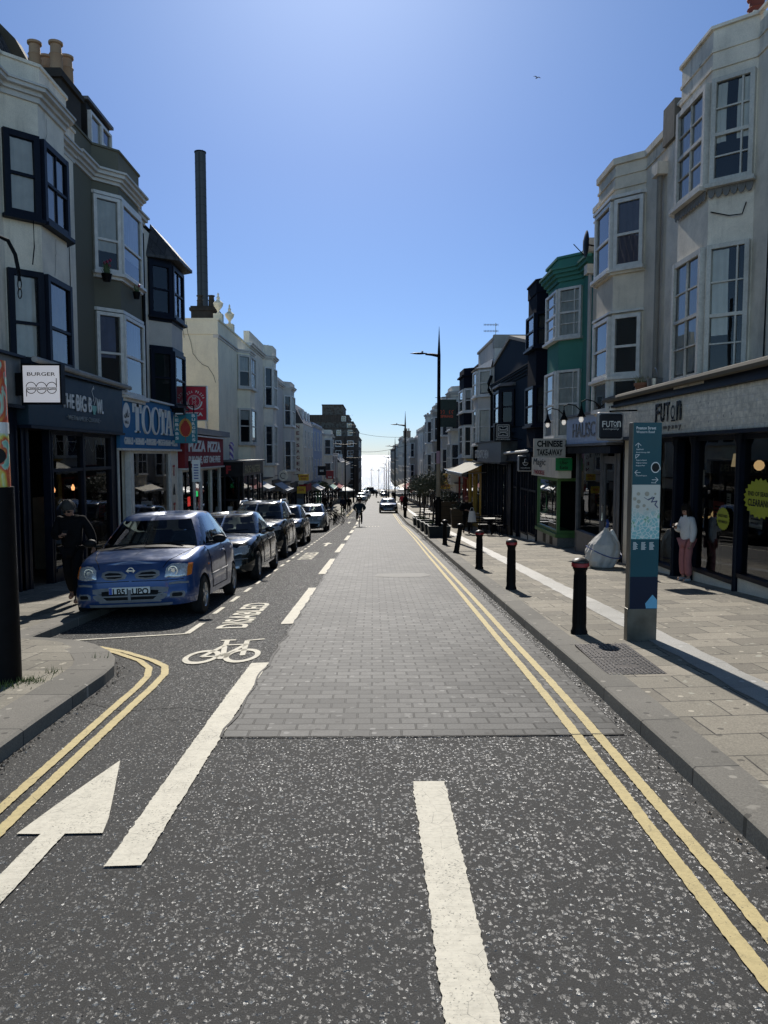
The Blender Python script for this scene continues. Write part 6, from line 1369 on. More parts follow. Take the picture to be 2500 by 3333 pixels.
            for (a, b) in doors:
                za, zb_ = p['zb0']+.12, s.zt((a+b)/2)-.03
                dr = s.patch('door', s.paint, [(a+.03,za),(b-.03,za),(b,(za+zb_)/2),(b-.02,zb_),(a+.02,zb_),(a,(za+zb_)/2)], fn, d, .004, rings=5)
                s.line('seam', M_CARBLK, [(a,zb_),(a-.005,(za+zb_)/2),(a+.03,za),(b-.03,za),(b+.005,(za+zb_)/2),(b,zb_)], fn, d, .009, par=dr, off=.001)
                if handle:
                    y = b-.17; h_, _ = s.hit(fn(y, zb_-.12), d)
                    if h_ is not None: m = MB(); m.obox(h_, (0,1,0), (sd_,0,0), -.09, .09, .0, .035, -.018, .018); m.build('handle', s.paint, dr, local=True, bevel=.01)
        if plate:
            tx, z, w_ = plate; h, _ = s.hit((0,-1,z), (0,1,0)); y = h.y-.03
            m = MB(); m.box(-w_/2,w_/2,y-.004,y+.012,z-w_*.107,z+w_*.107); pl = m.build('number_plate', M_PLATE, s.r, local=True)
            m = MB(); letter(m, tx, (-w_*.405,y-.0045,z-w_*.078), UX, VZ, w_*.87, w_*.156, .03, thick=.002); m.build('lettering', M_LETK, pl, local=True)
            m = MB(); m.box(-w_/2+.003,-w_/2+w_*.075,y-.0055,y,z-w_*.1,z+w_*.1); m.build('flag_band', M_GBBLUE, pl, local=True)
        zc = s.zt(p['cowl'])+p.get('crown',.05)
        m = MB()
        for x0, x1 in ((-.55,.05),(.0,.58)): m.tube([(x0,p['cowl']-.08,zc+.03),((x0+x1)/2,p['cowl']-.02,zc+.045),(x1,p['cowl']+.02,zc+.055)], .011, 5)
        m.build('wiper', M_CARBLK, s.r, local=True)

# --- blue hatchback, nearest
blue = car_paint('dusty_blue_paint', (.014,.052,.17), .33, .3, .16)
p = dict(L=3.86, W=1.92, H=1.60, wb=2.42, fo=.72, r=.30, zb=.19, zb0=.24, cowl=.98, wst=1.60, rr=3.35, rb=3.78, n=6.2, crown=.05, cn=5.6, bow=.12, rp=.8,
         lev=[(0,.06,.13,.10),(.08,.02,.03,.03),(.24,.0,.0,.0),(.42,.0,.005,.01),(.50,.012,.035,.02),(.70,.014,.05,.02),(.86,.045,.075,.05),(.95,.08,.11,.09),(1.0,.13,.17,.13)],
         top=[(0,.72),(.08,.80),(.22,.875),(.6,.955),(1.0,1.02),(1.5,1.045),(2.6,1.07),(3.86,1.07)], side=[(-.80,.02),(.09,.74)], wr=.62, spokes=5)
c1 = Car('hatchback', 'dusty blue hatchback with oval twin grilles, plate LB51 UPO', -3.55, 11.15, p, blue, 0, R(-2.2), 'cars parked along the left kerb')
c1.details([(.50,.645),(.515,.78),(.58,.835),(.72,.84),(.85,.805),(.86,.70),(.83,.645),(.66,.63)], ('LB51 UPO', .46, .60), [(1.22,2.42)], None)
for sd_ in (-1, 1):
    B_ = MB(); h, _ = c1.hit((sd_*.62,-1,.735), (0,1,0)); ring(B_, (sd_*.62,h.y-.022,.735), UX, VZ, .065, .014, 0, 360, 20, th=0); disc(B_, (sd_*.62,h.y-.021,.735), UX, VZ, .03, 12); B_.build('lamp_bowl', M_CHROME, c1.r, local=True)
    q = [(sd_*a, b) for a, b in ((.055,.70),(.08,.645),(.22,.622),(.36,.632),(.43,.68),(.42,.74),(.34,.765),(.14,.75))]; q = q if sd_ > 0 else q[::-1]
    g = c1.patch('grille', M_TRIMG, q, c1.front, (0,1,0), .014)
    q2 = [(sd_*.245+(a-sd_*.245)*.88, .694+(b-.694)*.76) for a, b in q]; c1.patch('grille_mesh', M_CARBLK, q2, c1.front, (0,1,0), .019, par=g)
    b_ = MB(); h, _ = c1.hit((sd_*.25,-1,.694), (0,1,0)); b_.obox((sd_*.25,h.y-.022,.69), UX, (0,-1,0), -.14, .14, 0, .012, -.009, .009); b_.build('grille_bar', M_TRIMG, g, local=True)
    q = [(sd_*a, b) for a, b in ((.58,.345),(.58,.415),(.62,.44),(.77,.435),(.79,.39),(.77,.34))]; q = q if sd_ > 0 else q[::-1]
    fg = c1.patch('bumper_vent', M_TRIMG, q, c1.front, (0,1,0), .012); q2 = [(sd_*.68+(a-sd_*.68)*.84, .39+(b-.39)*.7) for a, b in q]; c1.patch('vent_mesh', M_CARBLK, q2, c1.front, (0,1,0), .016, par=fg)
    q = [(sd_*a, b) for a, b in ((.56,.535),(.56,.565),(.70,.58),(.82,.565),(.82,.535),(.70,.545))]; c1.patch('bumper_strip', M_TRIMG, q if sd_ > 0 else q[::-1], c1.front, (0,1,0), .012)
    fn, d = c1.side(sd_); c1.patch('side_strip', M_TRIMG, [(1.15,.55),(2.62,.57),(2.62,.605),(1.15,.585)] if sd_ > 0 else [(1.15,.585),(2.62,.605),(2.62,.57),(1.15,.55)], fn, d, .014)
    c1.patch('side_repeater', M_AMBER, [(1.00,.74),(1.07,.74),(1.07,.775),(1.00,.775)], fn, d, .012, rings=2)
g = c1.patch('lower_grille', M_TRIMG, [(-.56,.50),(-.54,.38),(-.44,.295),(.44,.295),(.54,.38),(.56,.50),(.4,.515),(-.4,.515)], c1.front, (0,1,0), .010)
c1.patch('grille_mesh', M_CARBLK, [(-.50,.475),(-.48,.385),(-.40,.325),(.40,.325),(.48,.385),(.50,.475),(.36,.485),(-.36,.485)], c1.front, (0,1,0), .016, par=g)
b_ = MB(); h, _ = c1.hit((0,-1,.39), (0,1,0)); b_.box(-.47,.47,h.y-.03,h.y+.02,.385,.405); b_.box(-.02,.02,h.y-.035,h.y+.02,.325,.485); b_.build('grille_bar', M_TRIMG, g, local=True)
c1.patch('bumper_lip', M_TRIMG, [(-.74,.225),(.74,.225),(.76,.285),(.4,.275),(-.4,.275),(-.76,.285)], c1.front, (0,1,0), .010)
for sd_ in (-1, 1):
    c1.line('bonnet_seam', M_CARBLK, [(sd_*.47,.12),(sd_*.60,.35),(sd_*.70,.70),(sd_*.76,.95)], lambda u, v: (u, v, 3.), (0,0,-1), .006)
    c1.line('bumper_seam', M_CARBLK, [(sd_*.02,.605),(sd_*.45,.60),(sd_*.84,.61)], c1.front, (0,1,0), .006)
cw = MB(); cw.grid(lambda u, v: ((u-.5)*1.5, .90+.10*v-.10*(1-(2*u-1)**2), c1.zt(.95)+.05*(1-(2*u-1)**2)+.004+.03*v), 16, 2); cw.build('scuttle_panel', M_CARBLK, c1.r, local=True, smooth=True)
em = MB(); h, _ = c1.hit((0,-1,.755), (0,1,0)); ring(em, (0,h.y-.014,.755), UX, VZ, .045, .012, 0, 360, 20, th=.0); em.box(-.065,.065,h.y-.018,h.y-.01,.745,.765); em.build('badge', M_CHROME, c1.r, local=True)
a_ = MB(); a_.tube([(0,1.72,1.59),(-.02,1.62,1.74),(-.04,1.52,1.88)], .006, 5); a_.build('aerial', M_CARBLK, c1.r, local=True)
# --- dark saloon
black = car_paint('black_car_paint', (.014,.018,.018), .2, .4, .12)
p = dict(L=4.75, W=1.86, H=1.52, wb=2.95, fo=.85, r=.325, zb=.19, zb0=.22, cowl=1.45, wst=2.15, rr=3.45, rb=4.35, n=5.2, crown=.06, cn=5.2, bow=.13, rp=.7,
         top=[(0,.66),(.12,.78),(.4,.86),(.9,.93),(1.45,.99),(2.2,1.0),(3.6,1.03),(4.3,1.05),(4.75,.98)], side=[(-.80,-.10),(-.04,.66)], wr=.62, spokes=7, mirror_mat=black)
c2 = Car('saloon', 'black saloon with paired round headlights behind the blue hatchback', -3.42, 16.05, p, black, 0, R(-2), 'cars parked along the left kerb')
c2.details([(.38,.655),(.40,.74),(.47,.775),(.54,.755),(.60,.80),(.74,.80),(.82,.73),(.80,.645),(.70,.61),(.60,.63),(.52,.60),(.43,.61)], None, [(1.5,2.55),(2.6,3.6)], amber=False)
g = c2.patch('grille', M_CHROME, [(-.30,.80),(-.33,.62),(-.24,.53),(.24,.53),(.33,.62),(.30,.80)], c2.front, (0,1,0), .01); c2.patch('grille_mesh', M_CARBLK, [(-.27,.78),(-.3,.62),(-.22,.55),(.22,.55),(.3,.62),(.27,.78)], c2.front, (0,1,0), .014, par=g)
for sd_ in (-1, 1): c2.patch('fog_lamp', M_HEADL, [(sd_*.56+.06*math.cos(t), .36+.04*math.sin(t)) for t in [6.2832*i/8 for i in range(8)]], c2.front, (0,1,0), .012)
c2.line('bumper_seam', M_TRIMG, [(-.85,.53),(-.4,.52),(.4,.52),(.85,.53)], c2.front, (0,1,0), .012)
# --- large crossover with roof rails
dkg = car_paint('dark_grey_paint', (.035,.04,.045), .2, .55, .15)
p = dict(L=4.7, W=1.94, H=1.80, wb=2.85, fo=.9, r=.36, zb=.24, zb0=.28, cowl=1.3, wst=2.0, rr=4.1, rb=4.6, n=4.6, crown=.06, cn=5.4, bow=.14, rp=.9,
         top=[(0,.86),(.12,.98),(.4,1.06),(.9,1.12),(1.3,1.17),(2.2,1.19),(4.7,1.22)], side=[(-.80,-.14),(-.08,.40),(.46,.80)], wr=.68, spokes=5, mirror_mat=M_CARBLK)
c3 = Car('crossover', 'dark grey crossover with silver roof rails, third in the parked row', -3.62, 22.8, p, dkg, 0, R(-2), 'cars parked along the left kerb')
c3.details([(.45,.88),(.50,.96),(.78,1.0),(.88,.95),(.86,.88),(.65,.86)], None, [(1.5,2.6),(2.65,3.65)], amber=False)
rl = MB()
for x in (-.66, .66): rl.tube([(x,2.1,1.70),(x,2.3,1.80),(x,3.6,1.82),(x,4.0,1.74)], .025, 6)
rl.build('roof_rail', M_STEEL, c3.r, local=True, smooth=True)
# --- dark hatch
p4 = dict(L=4.25, W=1.86, H=1.62, wb=2.6, fo=.85, r=.335, zb=.2, zb0=.24, cowl=1.15, wst=1.85, rr=3.7, rb=4.2, n=5.2, crown=.06, cn=5.2, bow=.13, rp=.85,
         top=[(0,.74),(.12,.86),(.4,.94),(.8,1.0),(1.15,1.05),(2.2,1.08),(4.25,1.12)], side=[(-.82,-.12),(-.06,.55)], wr=.62, spokes=5, mirror_mat=M_CARBLK)
c4 = Car('hatchback', 'black hatchback fourth in the parked row, sun glaring on its windscreen', -3.62, 29.5, p4, black, 0, R(-2), 'cars parked along the left kerb')
c4.details([(.45,.74),(.50,.84),(.74,.88),(.83,.82),(.8,.74),(.6,.72)], None, [(1.3,2.35),(2.4,3.3)], amber=False)
# --- pale hatch
silv = car_paint('silver_green_paint', (.30,.32,.31), .25, .6, .2)
p5 = dict(p4); p5.update(L=4.1, W=1.82, H=1.60, top=[(0,.72),(.12,.84),(.4,.95),(.8,1.03),(1.1,1.08),(2.2,1.1),(4.1,1.12)], cowl=1.1, wst=1.8, rr=3.5, rb=4.05, rim=M_CARBLK)
c5 = Car('hatchback', 'silver hatchback at the end of the parked row by the bicycles', -3.55, 42.8, p5, silv, 0, R(-2), 'cars parked along the left kerb')
c5.details([(.42,.74),(.46,.86),(.70,.95),(.80,.9),(.78,.78),(.6,.72)], None, [(1.3,2.5)], amber=False)
c5.patch('lower_grille', M_CARBLK, [(-.55,.52),(-.5,.30),(.5,.30),(.55,.52)], c5.front, (0,1,0), .01)
tx_ = MB(); tx_.prism([(-.22,0),(.22,0),(.18,.12),(-.18,.12)], 0, .16); tx_.build('taxi_box', M_LETW, c4.r, local=True).location = (-.1, 2.6, 1.63)
# --- dark car facing us on the right
p6 = dict(p4); p6.update(L=4.6, W=1.9, H=1.5, top=[(0,.70),(.12,.80),(.4,.88),(.9,.96),(1.3,1.0),(2.2,1.02),(4.6,1.04)], cowl=1.3, wst=2.1, rr=3.8, rb=4.5)
c6 = Car('parked_car', 'dark grey car facing us at the right kerb beyond the planters', 1.55, 77.2, p6, car_paint('gunmetal', (.06,.062,.066), .28, .6, .2), 0, 0, 'cars parked down the street')
c6.details([(.52,.66),(.55,.74),(.80,.77),(.86,.70),(.8,.64)], ('KV16 OHA', .46, .56), [], amber=False)
# --- far cars: copies with their own place
def far_copy(src, x, y, label, group, rotz=0.):
    o = copy_tree(src.r); o.location = (x, y, ground(x, y)); o['label'] = label; o['group'] = group; o.rotation_euler = (-math.atan(.0405), 0, rotz); return o
for src, x, y, lab in ((c5,-2.05,131,'silver car nearest of the far row on the left'),(c2,-1.95,142,'black saloon second in the far row on the left'),(c3,-1.75,160,'dark tall car third in the far row on the left'),(c4,-1.7,172,'dark hatchback fourth in the far row on the left'),(c5,-1.5,186,'pale hatchback farthest in the row on the left'),
                       (c4,2.75,186,'dark hatchback in the far row on the right'),(c2,2.8,196,'dark saloon behind it in the far row on the right'),(c5,2.6,210,'pale hatchback farthest in the right-hand row')):
    far_copy(src, x, y, lab, 'cars parked down the street')
vn = far_copy(c3, 1.4, 257.2, 'dark green car crossing the seafront junction', 'cars parked down the street', R(90)); vn.rotation_euler = (0,0,R(90)); vn.location.z = G(255)
# parked van by the flats
vr = thing('delivery_van', 'dark boxy van parked near the sea on the left', 'van', (-.85, 214, ground(-.85,214)))
b_ = MB(); b_.extr([(-1.,0,.5),(-1.,0,1.1),(-1.,.6,1.3),(-1.,1.1,2.1),(-1.,1.4,2.35),(-1.,5.,2.4),(-1.,5.,.5)], (2.,0,0)); fixn(b_.build('body', M_CARBLK, vr, local=True, bevel=.08))
b_ = MB(); b_.quad((-.85,.62,1.34),(.85,.62,1.34),(.8,1.06,2.03),(-.8,1.06,2.03)); b_.build('windscreen', M_FAR, vr, local=True).location = (0,-.02,.01)
for y_ in (.9, 4.1):
    for x_ in (-.95, .95): wheel_mesh(vr, (x_, y_, .34), .34, .2, 1 if x_ > 0 else -1, 6)
vr.rotation_euler = (-math.atan(.0405), 0, 0)
# ================================================================ PEOPLE
def skin_geo(verts, edges, sub=2):
    """grow one smooth body surface on a skeleton: verts [(pos, radius)]"""
    me = bpy.data.meshes.new('sk'); me.from_pydata([v[0] for v in verts], edges, []); ob = bpy.data.objects.new('sk', me); C.objects.link(ob)
    ob.modifiers.new('skin', 'SKIN'); ob.modifiers['skin'].use_smooth_shade = True
    for i, v in enumerate(verts):
        d = me.skin_vertices[0].data[i]; r_ = v[1]; d.radius = (r_, r_) if isinstance(r_, (int, float)) else r_; d.use_root = (i == 0)
    s_ = ob.modifiers.new('sub', 'SUBSURF'); s_.levels = sub; s_.render_levels = sub
    dg = bpy.context.evaluated_depsgraph_get(); dg.update(); m2 = bpy.data.meshes.new_from_object(ob.evaluated_get(dg))
    vs = [tuple(v.co) for v in m2.vertices]; fs = [tuple(p.vertices) for p in m2.polygons]
    bpy.data.objects.remove(ob); bpy.data.meshes.remove(me); bpy.data.meshes.remove(m2); return vs, fs
def chain(pts): return pts, [(i, i+1) for i in range(len(pts)-1)]
M_SKIN = solid('skin', (.36,.20,.14), .55, 0, .1, 12); M_SKIND = solid('skin_tan', (.26,.14,.09), .55, 0, .1, 12)
def V3(*a): return Vector(a)
def person(label, x, y, rotz, J, cloth, zoff=None, hairc=(.02,.016,.013), hair='short', group=None, skin=None, glasses=False, long_coat=False, z=None, fingers=True, shoes=(.02,.02,.02)):
    """J: joints in metres, person facing -y: pelvis neck head, and per side (l = +x, r = -x) shoulder elbow wrist hip knee ankle toe"""
    r = thing('person', label, 'person', (x, y, pave(x, y) if z is None else z), rotz, group)
    P = {k: Vector(v) for k, v in J.items()}; sk = skin or M_SKIN
    pel, nk, hd = P['pelvis'], P['neck'], P['head']; ch = pel.lerp(nk, .62); wa = pel.lerp(nk, .3)
    up = (hd-nk).normalized(); fw = Vector(J.get('look', (0,-1,-.1))).normalized(); fw = (fw-up*fw.dot(up)*.6).normalized()
    V = [(pel,(.15,.11)),(wa,(.135,.10)),(ch,(.16,.11)),(nk,.06),(nk+(hd-nk)*.45,.058),(hd+up*-.06+fw*.015,.082),(hd+up*.04,.098),(hd+up*.11,.065)]; E = [(i, i+1) for i in range(7)]
    for sd_ in 'lr':
        k = len(V); s_, e_, w_ = P['shoulder_'+sd_], P['elbow_'+sd_], P['wrist_'+sd_]
        V += [(s_,.065),(s_.lerp(e_,.5),.052),(e_,.043),(e_.lerp(w_,.45),.04),(w_,.027),(w_+(w_-e_).normalized()*.05,.034)]; E += [(2,k)]+[(k+i,k+i+1) for i in range(5)]
        k = len(V); h_, kn, an, to = P['hip_'+sd_], P['knee_'+sd_], P['ankle_'+sd_], P['toe_'+sd_]
        V += [(h_,.09),(h_.lerp(kn,.5),.075),(kn,.058),(kn.lerp(an,.4),.055),(an,.038),(to,.034)]; E += [(0,k)]+[(k+i,k+i+1) for i in range(5)]
    vs, fs = skin_geo(V, E); b = MB(); b.add(vs, fs)
    # nose, ears, chin
    nose = chain([(hd+fw*.085+up*.01,.012),(hd+fw*.112-up*.022,.014)]); b.add(*skin_geo(*nose, sub=1))
    rt = fw.cross(up).normalized()
    for q in (-1, 1): b.add(*skin_geo(*chain([(hd+rt*.088*q-up*.005,.016),(hd+rt*.098*q+up*.02-fw*.01,.014)]), sub=1))
    b.add(*skin_geo(*chain([(hd-up*.085+fw*.045,.04),(hd-up*.09+fw*.06,.03)]), sub=1))
    if fingers:
        for sd_ in 'lr':
            e_, w_ = P['elbow_'+sd_], P['wrist_'+sd_]; d = (w_-e_).normalized(); curl = Vector(J.get('palm_'+sd_, (0,-1,0))).normalized(); ac = d.cross(curl).normalized(); curl = ac.cross(d).normalized()
            base = w_+d*.075
            for i, ln in enumerate((.072,.08,.075,.06)):
                o = base+ac*(-.027+.018*i); b.add(*skin_geo(*chain([(o-d*.02,.010),(o+d*ln*.35+curl*.006,.0095),(o+d*ln*.7+curl*.026,.0085),(o+d*ln*.8+curl*.052,.0075)]), sub=1))
            o = w_+d*.03-ac*.034; b.add(*skin_geo(*chain([(o,.012),(o+d*.03-ac*.014+curl*.02,.011),(o+d*.055-ac*.008+curl*.04,.009)]), sub=1))
    bd = b.build('body', sk, r, local=True, smooth=True, angle=80)
    # eyes and mouth
    ey = MB()
    for q in (-1, 1): ey.lathe([(.001,-.012),(.009,-.008),(.012,0),(.009,.008),(.001,.012)], hd+fw*.083+rt*.034*q+up*.012, 8)
    ey.build('eye', M_LETK, r, local=True, smooth=True)
    mo = MB(); mo.add(*skin_geo(*chain([(hd+fw*.088-up*.055-rt*.024,.006),(hd+fw*.095-up*.055,.007),(hd+fw*.088-up*.055+rt*.024,.006)]), sub=1)); mo.build('mouth', solid('lips', (.25,.09,.08), .5), r, local=True)
    # hair
    hm = MB()
    if hair != 'none':
        k = {'short':.7,'long':.72,'grey':.7}.get(hair, .7)
        hm.grid(lambda u, v: tuple(hd+up*.015-fw*.012+rt*(.108*math.cos(6.2832*u)*math.sin(v*1.75))+fw*(.112*math.sin(6.2832*u)*math.sin(v*1.75))+up*(.142*math.cos(v*1.75)+(.045*max(0,math.sin(6.2832*u))*v if True else 0))+rt*.006*math.sin(41*u)+up*.006*math.sin(27*u+5*v)), 26, 9)
        if hair == 'long':
            hm.add(*skin_geo(*chain([(hd-fw*.03,.10),(hd-fw*.06-up*.12,.10),(hd-fw*.07-up*.24,.085),(hd-fw*.05-up*.36,.05)]), sub=2))
            for q in (-1, 1): hm.add(*skin_geo(*chain([(hd+rt*.07*q+fw*.01+up*.03,.05),(hd+rt*.085*q+fw*.02-up*.1,.045),(hd+rt*.075*q+fw*.04-up*.24,.035),(hd+rt*.07*q+fw*.05-up*.33,.018)]), sub=2))
        hm.build('hair', solid('hair_%02d'%int(hairc[0]*1000), hairc, .8, 0, .3, 40, spec=.1), r, local=True, smooth=True, angle=80)
    # clothes
    jc, tc = cloth['top'], cloth['legs']; e = cloth.get('puff', .022)
    T = [(pel+V3(0,0,-.06 if not long_coat else -.32),(.165+e*.5,.125+e*.5)),(wa,(.15+e,.115+e)),(ch,(.175+e,.125+e)),(nk-V3(0,0,.02),(.085,.08))]; Et = [(0,1),(1,2),(2,3)]
    for sd_ in 'lr':
        k = len(T); s_, e_, w_ = P['shoulder_'+sd_], P['elbow_'+sd_], P['wrist_'+sd_]
        T += [(s_,.075+e*.6),(s_.lerp(e_,.5),.066+e),(e_,.058+e),(e_.lerp(w_,.5),.053+e),(e_.lerp(w_,.96),.04+e*.5)]; Et += [(2,k)]+[(k+i,k+i+1) for i in range(4)]
    m = MB(); vs, fs = skin_geo(T, Et); m.add(vs, fs); jk = m.build('jacket', jc, r, local=True, smooth=True, angle=80)
    m = MB(); ring_c = nk+V3(0,0,.0)
    m.lathe([(.075,-.03),(.085,.0),(.078,.035),(.066,.03),(.066,-.03)], ring_c, 14); m.build('collar', jc, r, local=True, smooth=True)
    L_ = [(pel,(.16,.12))]; El = []
    fl = cloth.get('flare', 0)
    for sd_ in 'lr':
        k = len(L_); h_, kn, an = P['hip_'+sd_], P['knee_'+sd_], P['ankle_'+sd_]
        L_ += [(h_,.105),(h_.lerp(kn,.5),.09+fl*.2),(kn,.074+fl*.4),(kn.lerp(an,.5),.068+fl*.8),(an+V3(0,0,.02),.058+fl)]; El += [(0,k)]+[(k+i,k+i+1) for i in range(4)]
    m = MB(); m.add(*skin_geo(L_, El)); m.build('trousers', tc, r, local=True, smooth=True, angle=80)
    for sd_ in 'lr':
        an, to = P['ankle_'+sd_], P['toe_'+sd_]; d = (to-an); hl = an-Vector((d.x,d.y,0)).normalized()*.05
        m = MB(); m.add(*skin_geo(*chain([(V3(hl.x,hl.y,an.z-.045),.04),(V3(an.x,an.y,an.z-.04),.048),(an.lerp(to,.6)+V3(0,0,-.005),.043),(to,.034)]), sub=2)); m.build('shoe', solid('shoe_%02d'%int(shoes[0]*100), shoes, .4), r, local=True, smooth=True)
    if glasses:
        g = MB()
        for q in (-1, 1): disc(g, hd+fw*.1+rt*.034*q+up*.012, rt, up, .026, 12, .02, N=fw, thick=.006)
        g.tube([hd+fw*.09-rt*.08+up*.015, hd+fw*.105+up*.016, hd+fw*.09+rt*.08+up*.015], .004, 4); g.build('glasses', M_LETK, r, local=True)
    return r, P
STAND = dict(pelvis=(0,0,.92), neck=(0,-.02,1.44), head=(0,-.035,1.60), shoulder_l=(.19,0,1.38), shoulder_r=(-.19,0,1.38), elbow_l=(.25,.02,1.1), elbow_r=(-.25,.02,1.1), wrist_l=(.24,-.05,.86), wrist_r=(-.24,-.05,.86),
             hip_l=(.095,0,.87), hip_r=(-.095,0,.87), knee_l=(.11,-.02,.48), knee_r=(-.11,-.02,.48), ankle_l=(.11,.03,.085), ankle_r=(-.11,.03,.085), toe_l=(.13,-.14,.035), toe_r=(-.13,-.14,.035))
WALK = dict(STAND); WALK.update(knee_l=(.10,-.16,.50), ankle_l=(.10,-.20,.10), toe_l=(.11,-.38,.07), knee_r=(-.09,.05,.47), ankle_r=(-.09,.30,.12), toe_r=(-.1,.16,.035), hip_l=(.09,-.02,.87), hip_r=(-.09,.02,.87))
BLKC = solid('black_cloth', (.006,.006,.007), .9, 0, .3, 14, spec=.12); DKBL = solid('dark_blue_cloth', (.009,.013,.03), .9, 0, .3, 14, spec=.12)
# man walking on the left, looking down at his phone
J = dict(WALK); J.update(neck=(0,-.06,1.43), head=(-.01,-.13,1.57), look=(-.1,-1,-.75), elbow_r=(-.25,-.08,1.12), wrist_r=(-.10,-.30,1.14), palm_r=(.4,-.2,1), elbow_l=(.31,.02,1.12), wrist_l=(.36,-.10,.90), palm_l=(-1,0,0))
mn, P = person('man in black jacket and dark trousers walking, looking down at his phone', -5.0, 12.75, R(8), J, dict(top=BLKC, legs=BLKC), hairc=(.05,.047,.044), hair='grey', glasses=True, shoes=(.10,.05,.03))
ph = MB(); ph.obox(P['wrist_r']+V3(.07,-.05,.05), (1,0,.1), (0,-.6,.8), -.04, .04, -.006, .006, -.07, .07, V=(0,.8,.6)); prop(ph.build('phone', M_LETK, loc=None), None); pho = bpy.data.objects['phone']; pho.location = mn.location; pho.rotation_euler = mn.rotation_euler; prop(pho, 'dark phone in the hand of the man in black', 'phone')
# woman at the shop door
J = dict(STAND); J.update(head=(0,-.06,1.58), look=(0,-1,-.45), shoulder_l=(.155,0,1.37), shoulder_r=(-.155,0,1.37), elbow_l=(.19,.03,1.1), wrist_l=(.17,-.04,.86), elbow_r=(-.19,-.05,1.12), wrist_r=(-.10,-.27,1.2), palm_r=(.3,-.3,1), knee_l=(.1,-.05,.48), ankle_l=(.11,-.02,.085), toe_l=(.12,-.2,.035))
wm, P = person('long-haired woman in white jumper and pink trousers at the shop doorway', 5.78, 14.0, R(-68), J, dict(top=solid('white_knit', (.60,.59,.58), .95, 0, .1, 40), legs=solid('dusty_pink_cloth', (.34,.13,.13), .9, 0, .12, 14), puff=.026, flare=.03), hairc=(.015,.011,.009), hair='long', shoes=(.42,.42,.42)); wm.scale = (.76,.76,.83)
ph = MB(); ph.obox(P['wrist_r']+V3(.06,-.06,.06), (1,0,.1), (0,-.6,.8), -.04, .04, -.006, .006, -.075, .075, V=(0,.8,.6)); o = ph.build('phone', M_LETK); o.location = wm.location; o.rotation_euler = wm.rotation_euler; o.scale = wm.scale; prop(o, 'phone held by the woman in the white jumper', 'phone')
# pedestrian with white bag
J = dict(WALK); J.update(head=(0,-.06,1.59), look=(0,-1,-.4), elbow_r=(-.27,-.03,1.12), wrist_r=(-.07,-.24,1.12), elbow_l=(.27,-.03,1.12), wrist_l=(.09,-.24,1.1))
pw, P = person('curly-haired person in dark coat walking past the wooden planter', 4.3, 35.3, 0, J, dict(top=BLKC, legs=BLKC, puff=.03), hairc=(.16,.05,.05))
bag = thing('tote_bag', 'white shopping bag carried by the person in the dark coat', 'bag', (4.52,35.05,pave(4.5,35)+.55)); mb = MB(); mb.grid(lambda u, v: ((.17+.02*math.sin(u*20))*math.cos(6.2832*u)*(.75+.35*(1-v)), .07*math.sin(6.2832*u), .5*v), 20, 6); mb.build('bag_body', M_LETW, bag, local=True, smooth=True); mb = MB(); mb.tube([(-.1,0,.48),(-.04,0,.66),(.04,0,.66),(.1,0,.48)], .012, 5); mb.build('handle', M_LETW, bag, local=True)
# groups further down
J2 = dict(STAND)
far_people = [(-2.45,77.,R(10),'person in dark coat by the bicycles, at the kerb',BLKC,STAND),(-3.0,75.2,R(200),'person in dark clothes standing beside the parked bicycles',DKBL,STAND),(-4.1,74.,R(90),'person facing the dark shop by the bicycles',BLKC,STAND),(-5.2,83,0,'person sitting out by the green shop',BLKC,STAND),(-1.75,98,0,'person in the road ahead of the cyclist on the left kerb',BLKC,WALK),
              (3.2,85.,0,'person in a bright red jacket behind the second lamp post',solid('red_jacket', (.5,.03,.05), .8),WALK),(3.45,82.5,R(20),'person in dark jacket beside the red jacketed one',BLKC,WALK),(.15,230,0,'small dark figure crossing near the sea',BLKC,WALK),(3.6,140,0,'distant person on the right-hand pavement',BLKC,WALK)]
for x, y, a, lab, c, J in far_people: person(lab, x, y, a, J, dict(top=c, legs=BLKC), fingers=False, z=(ground(x,y) if x > -2 and x < 1 else None))
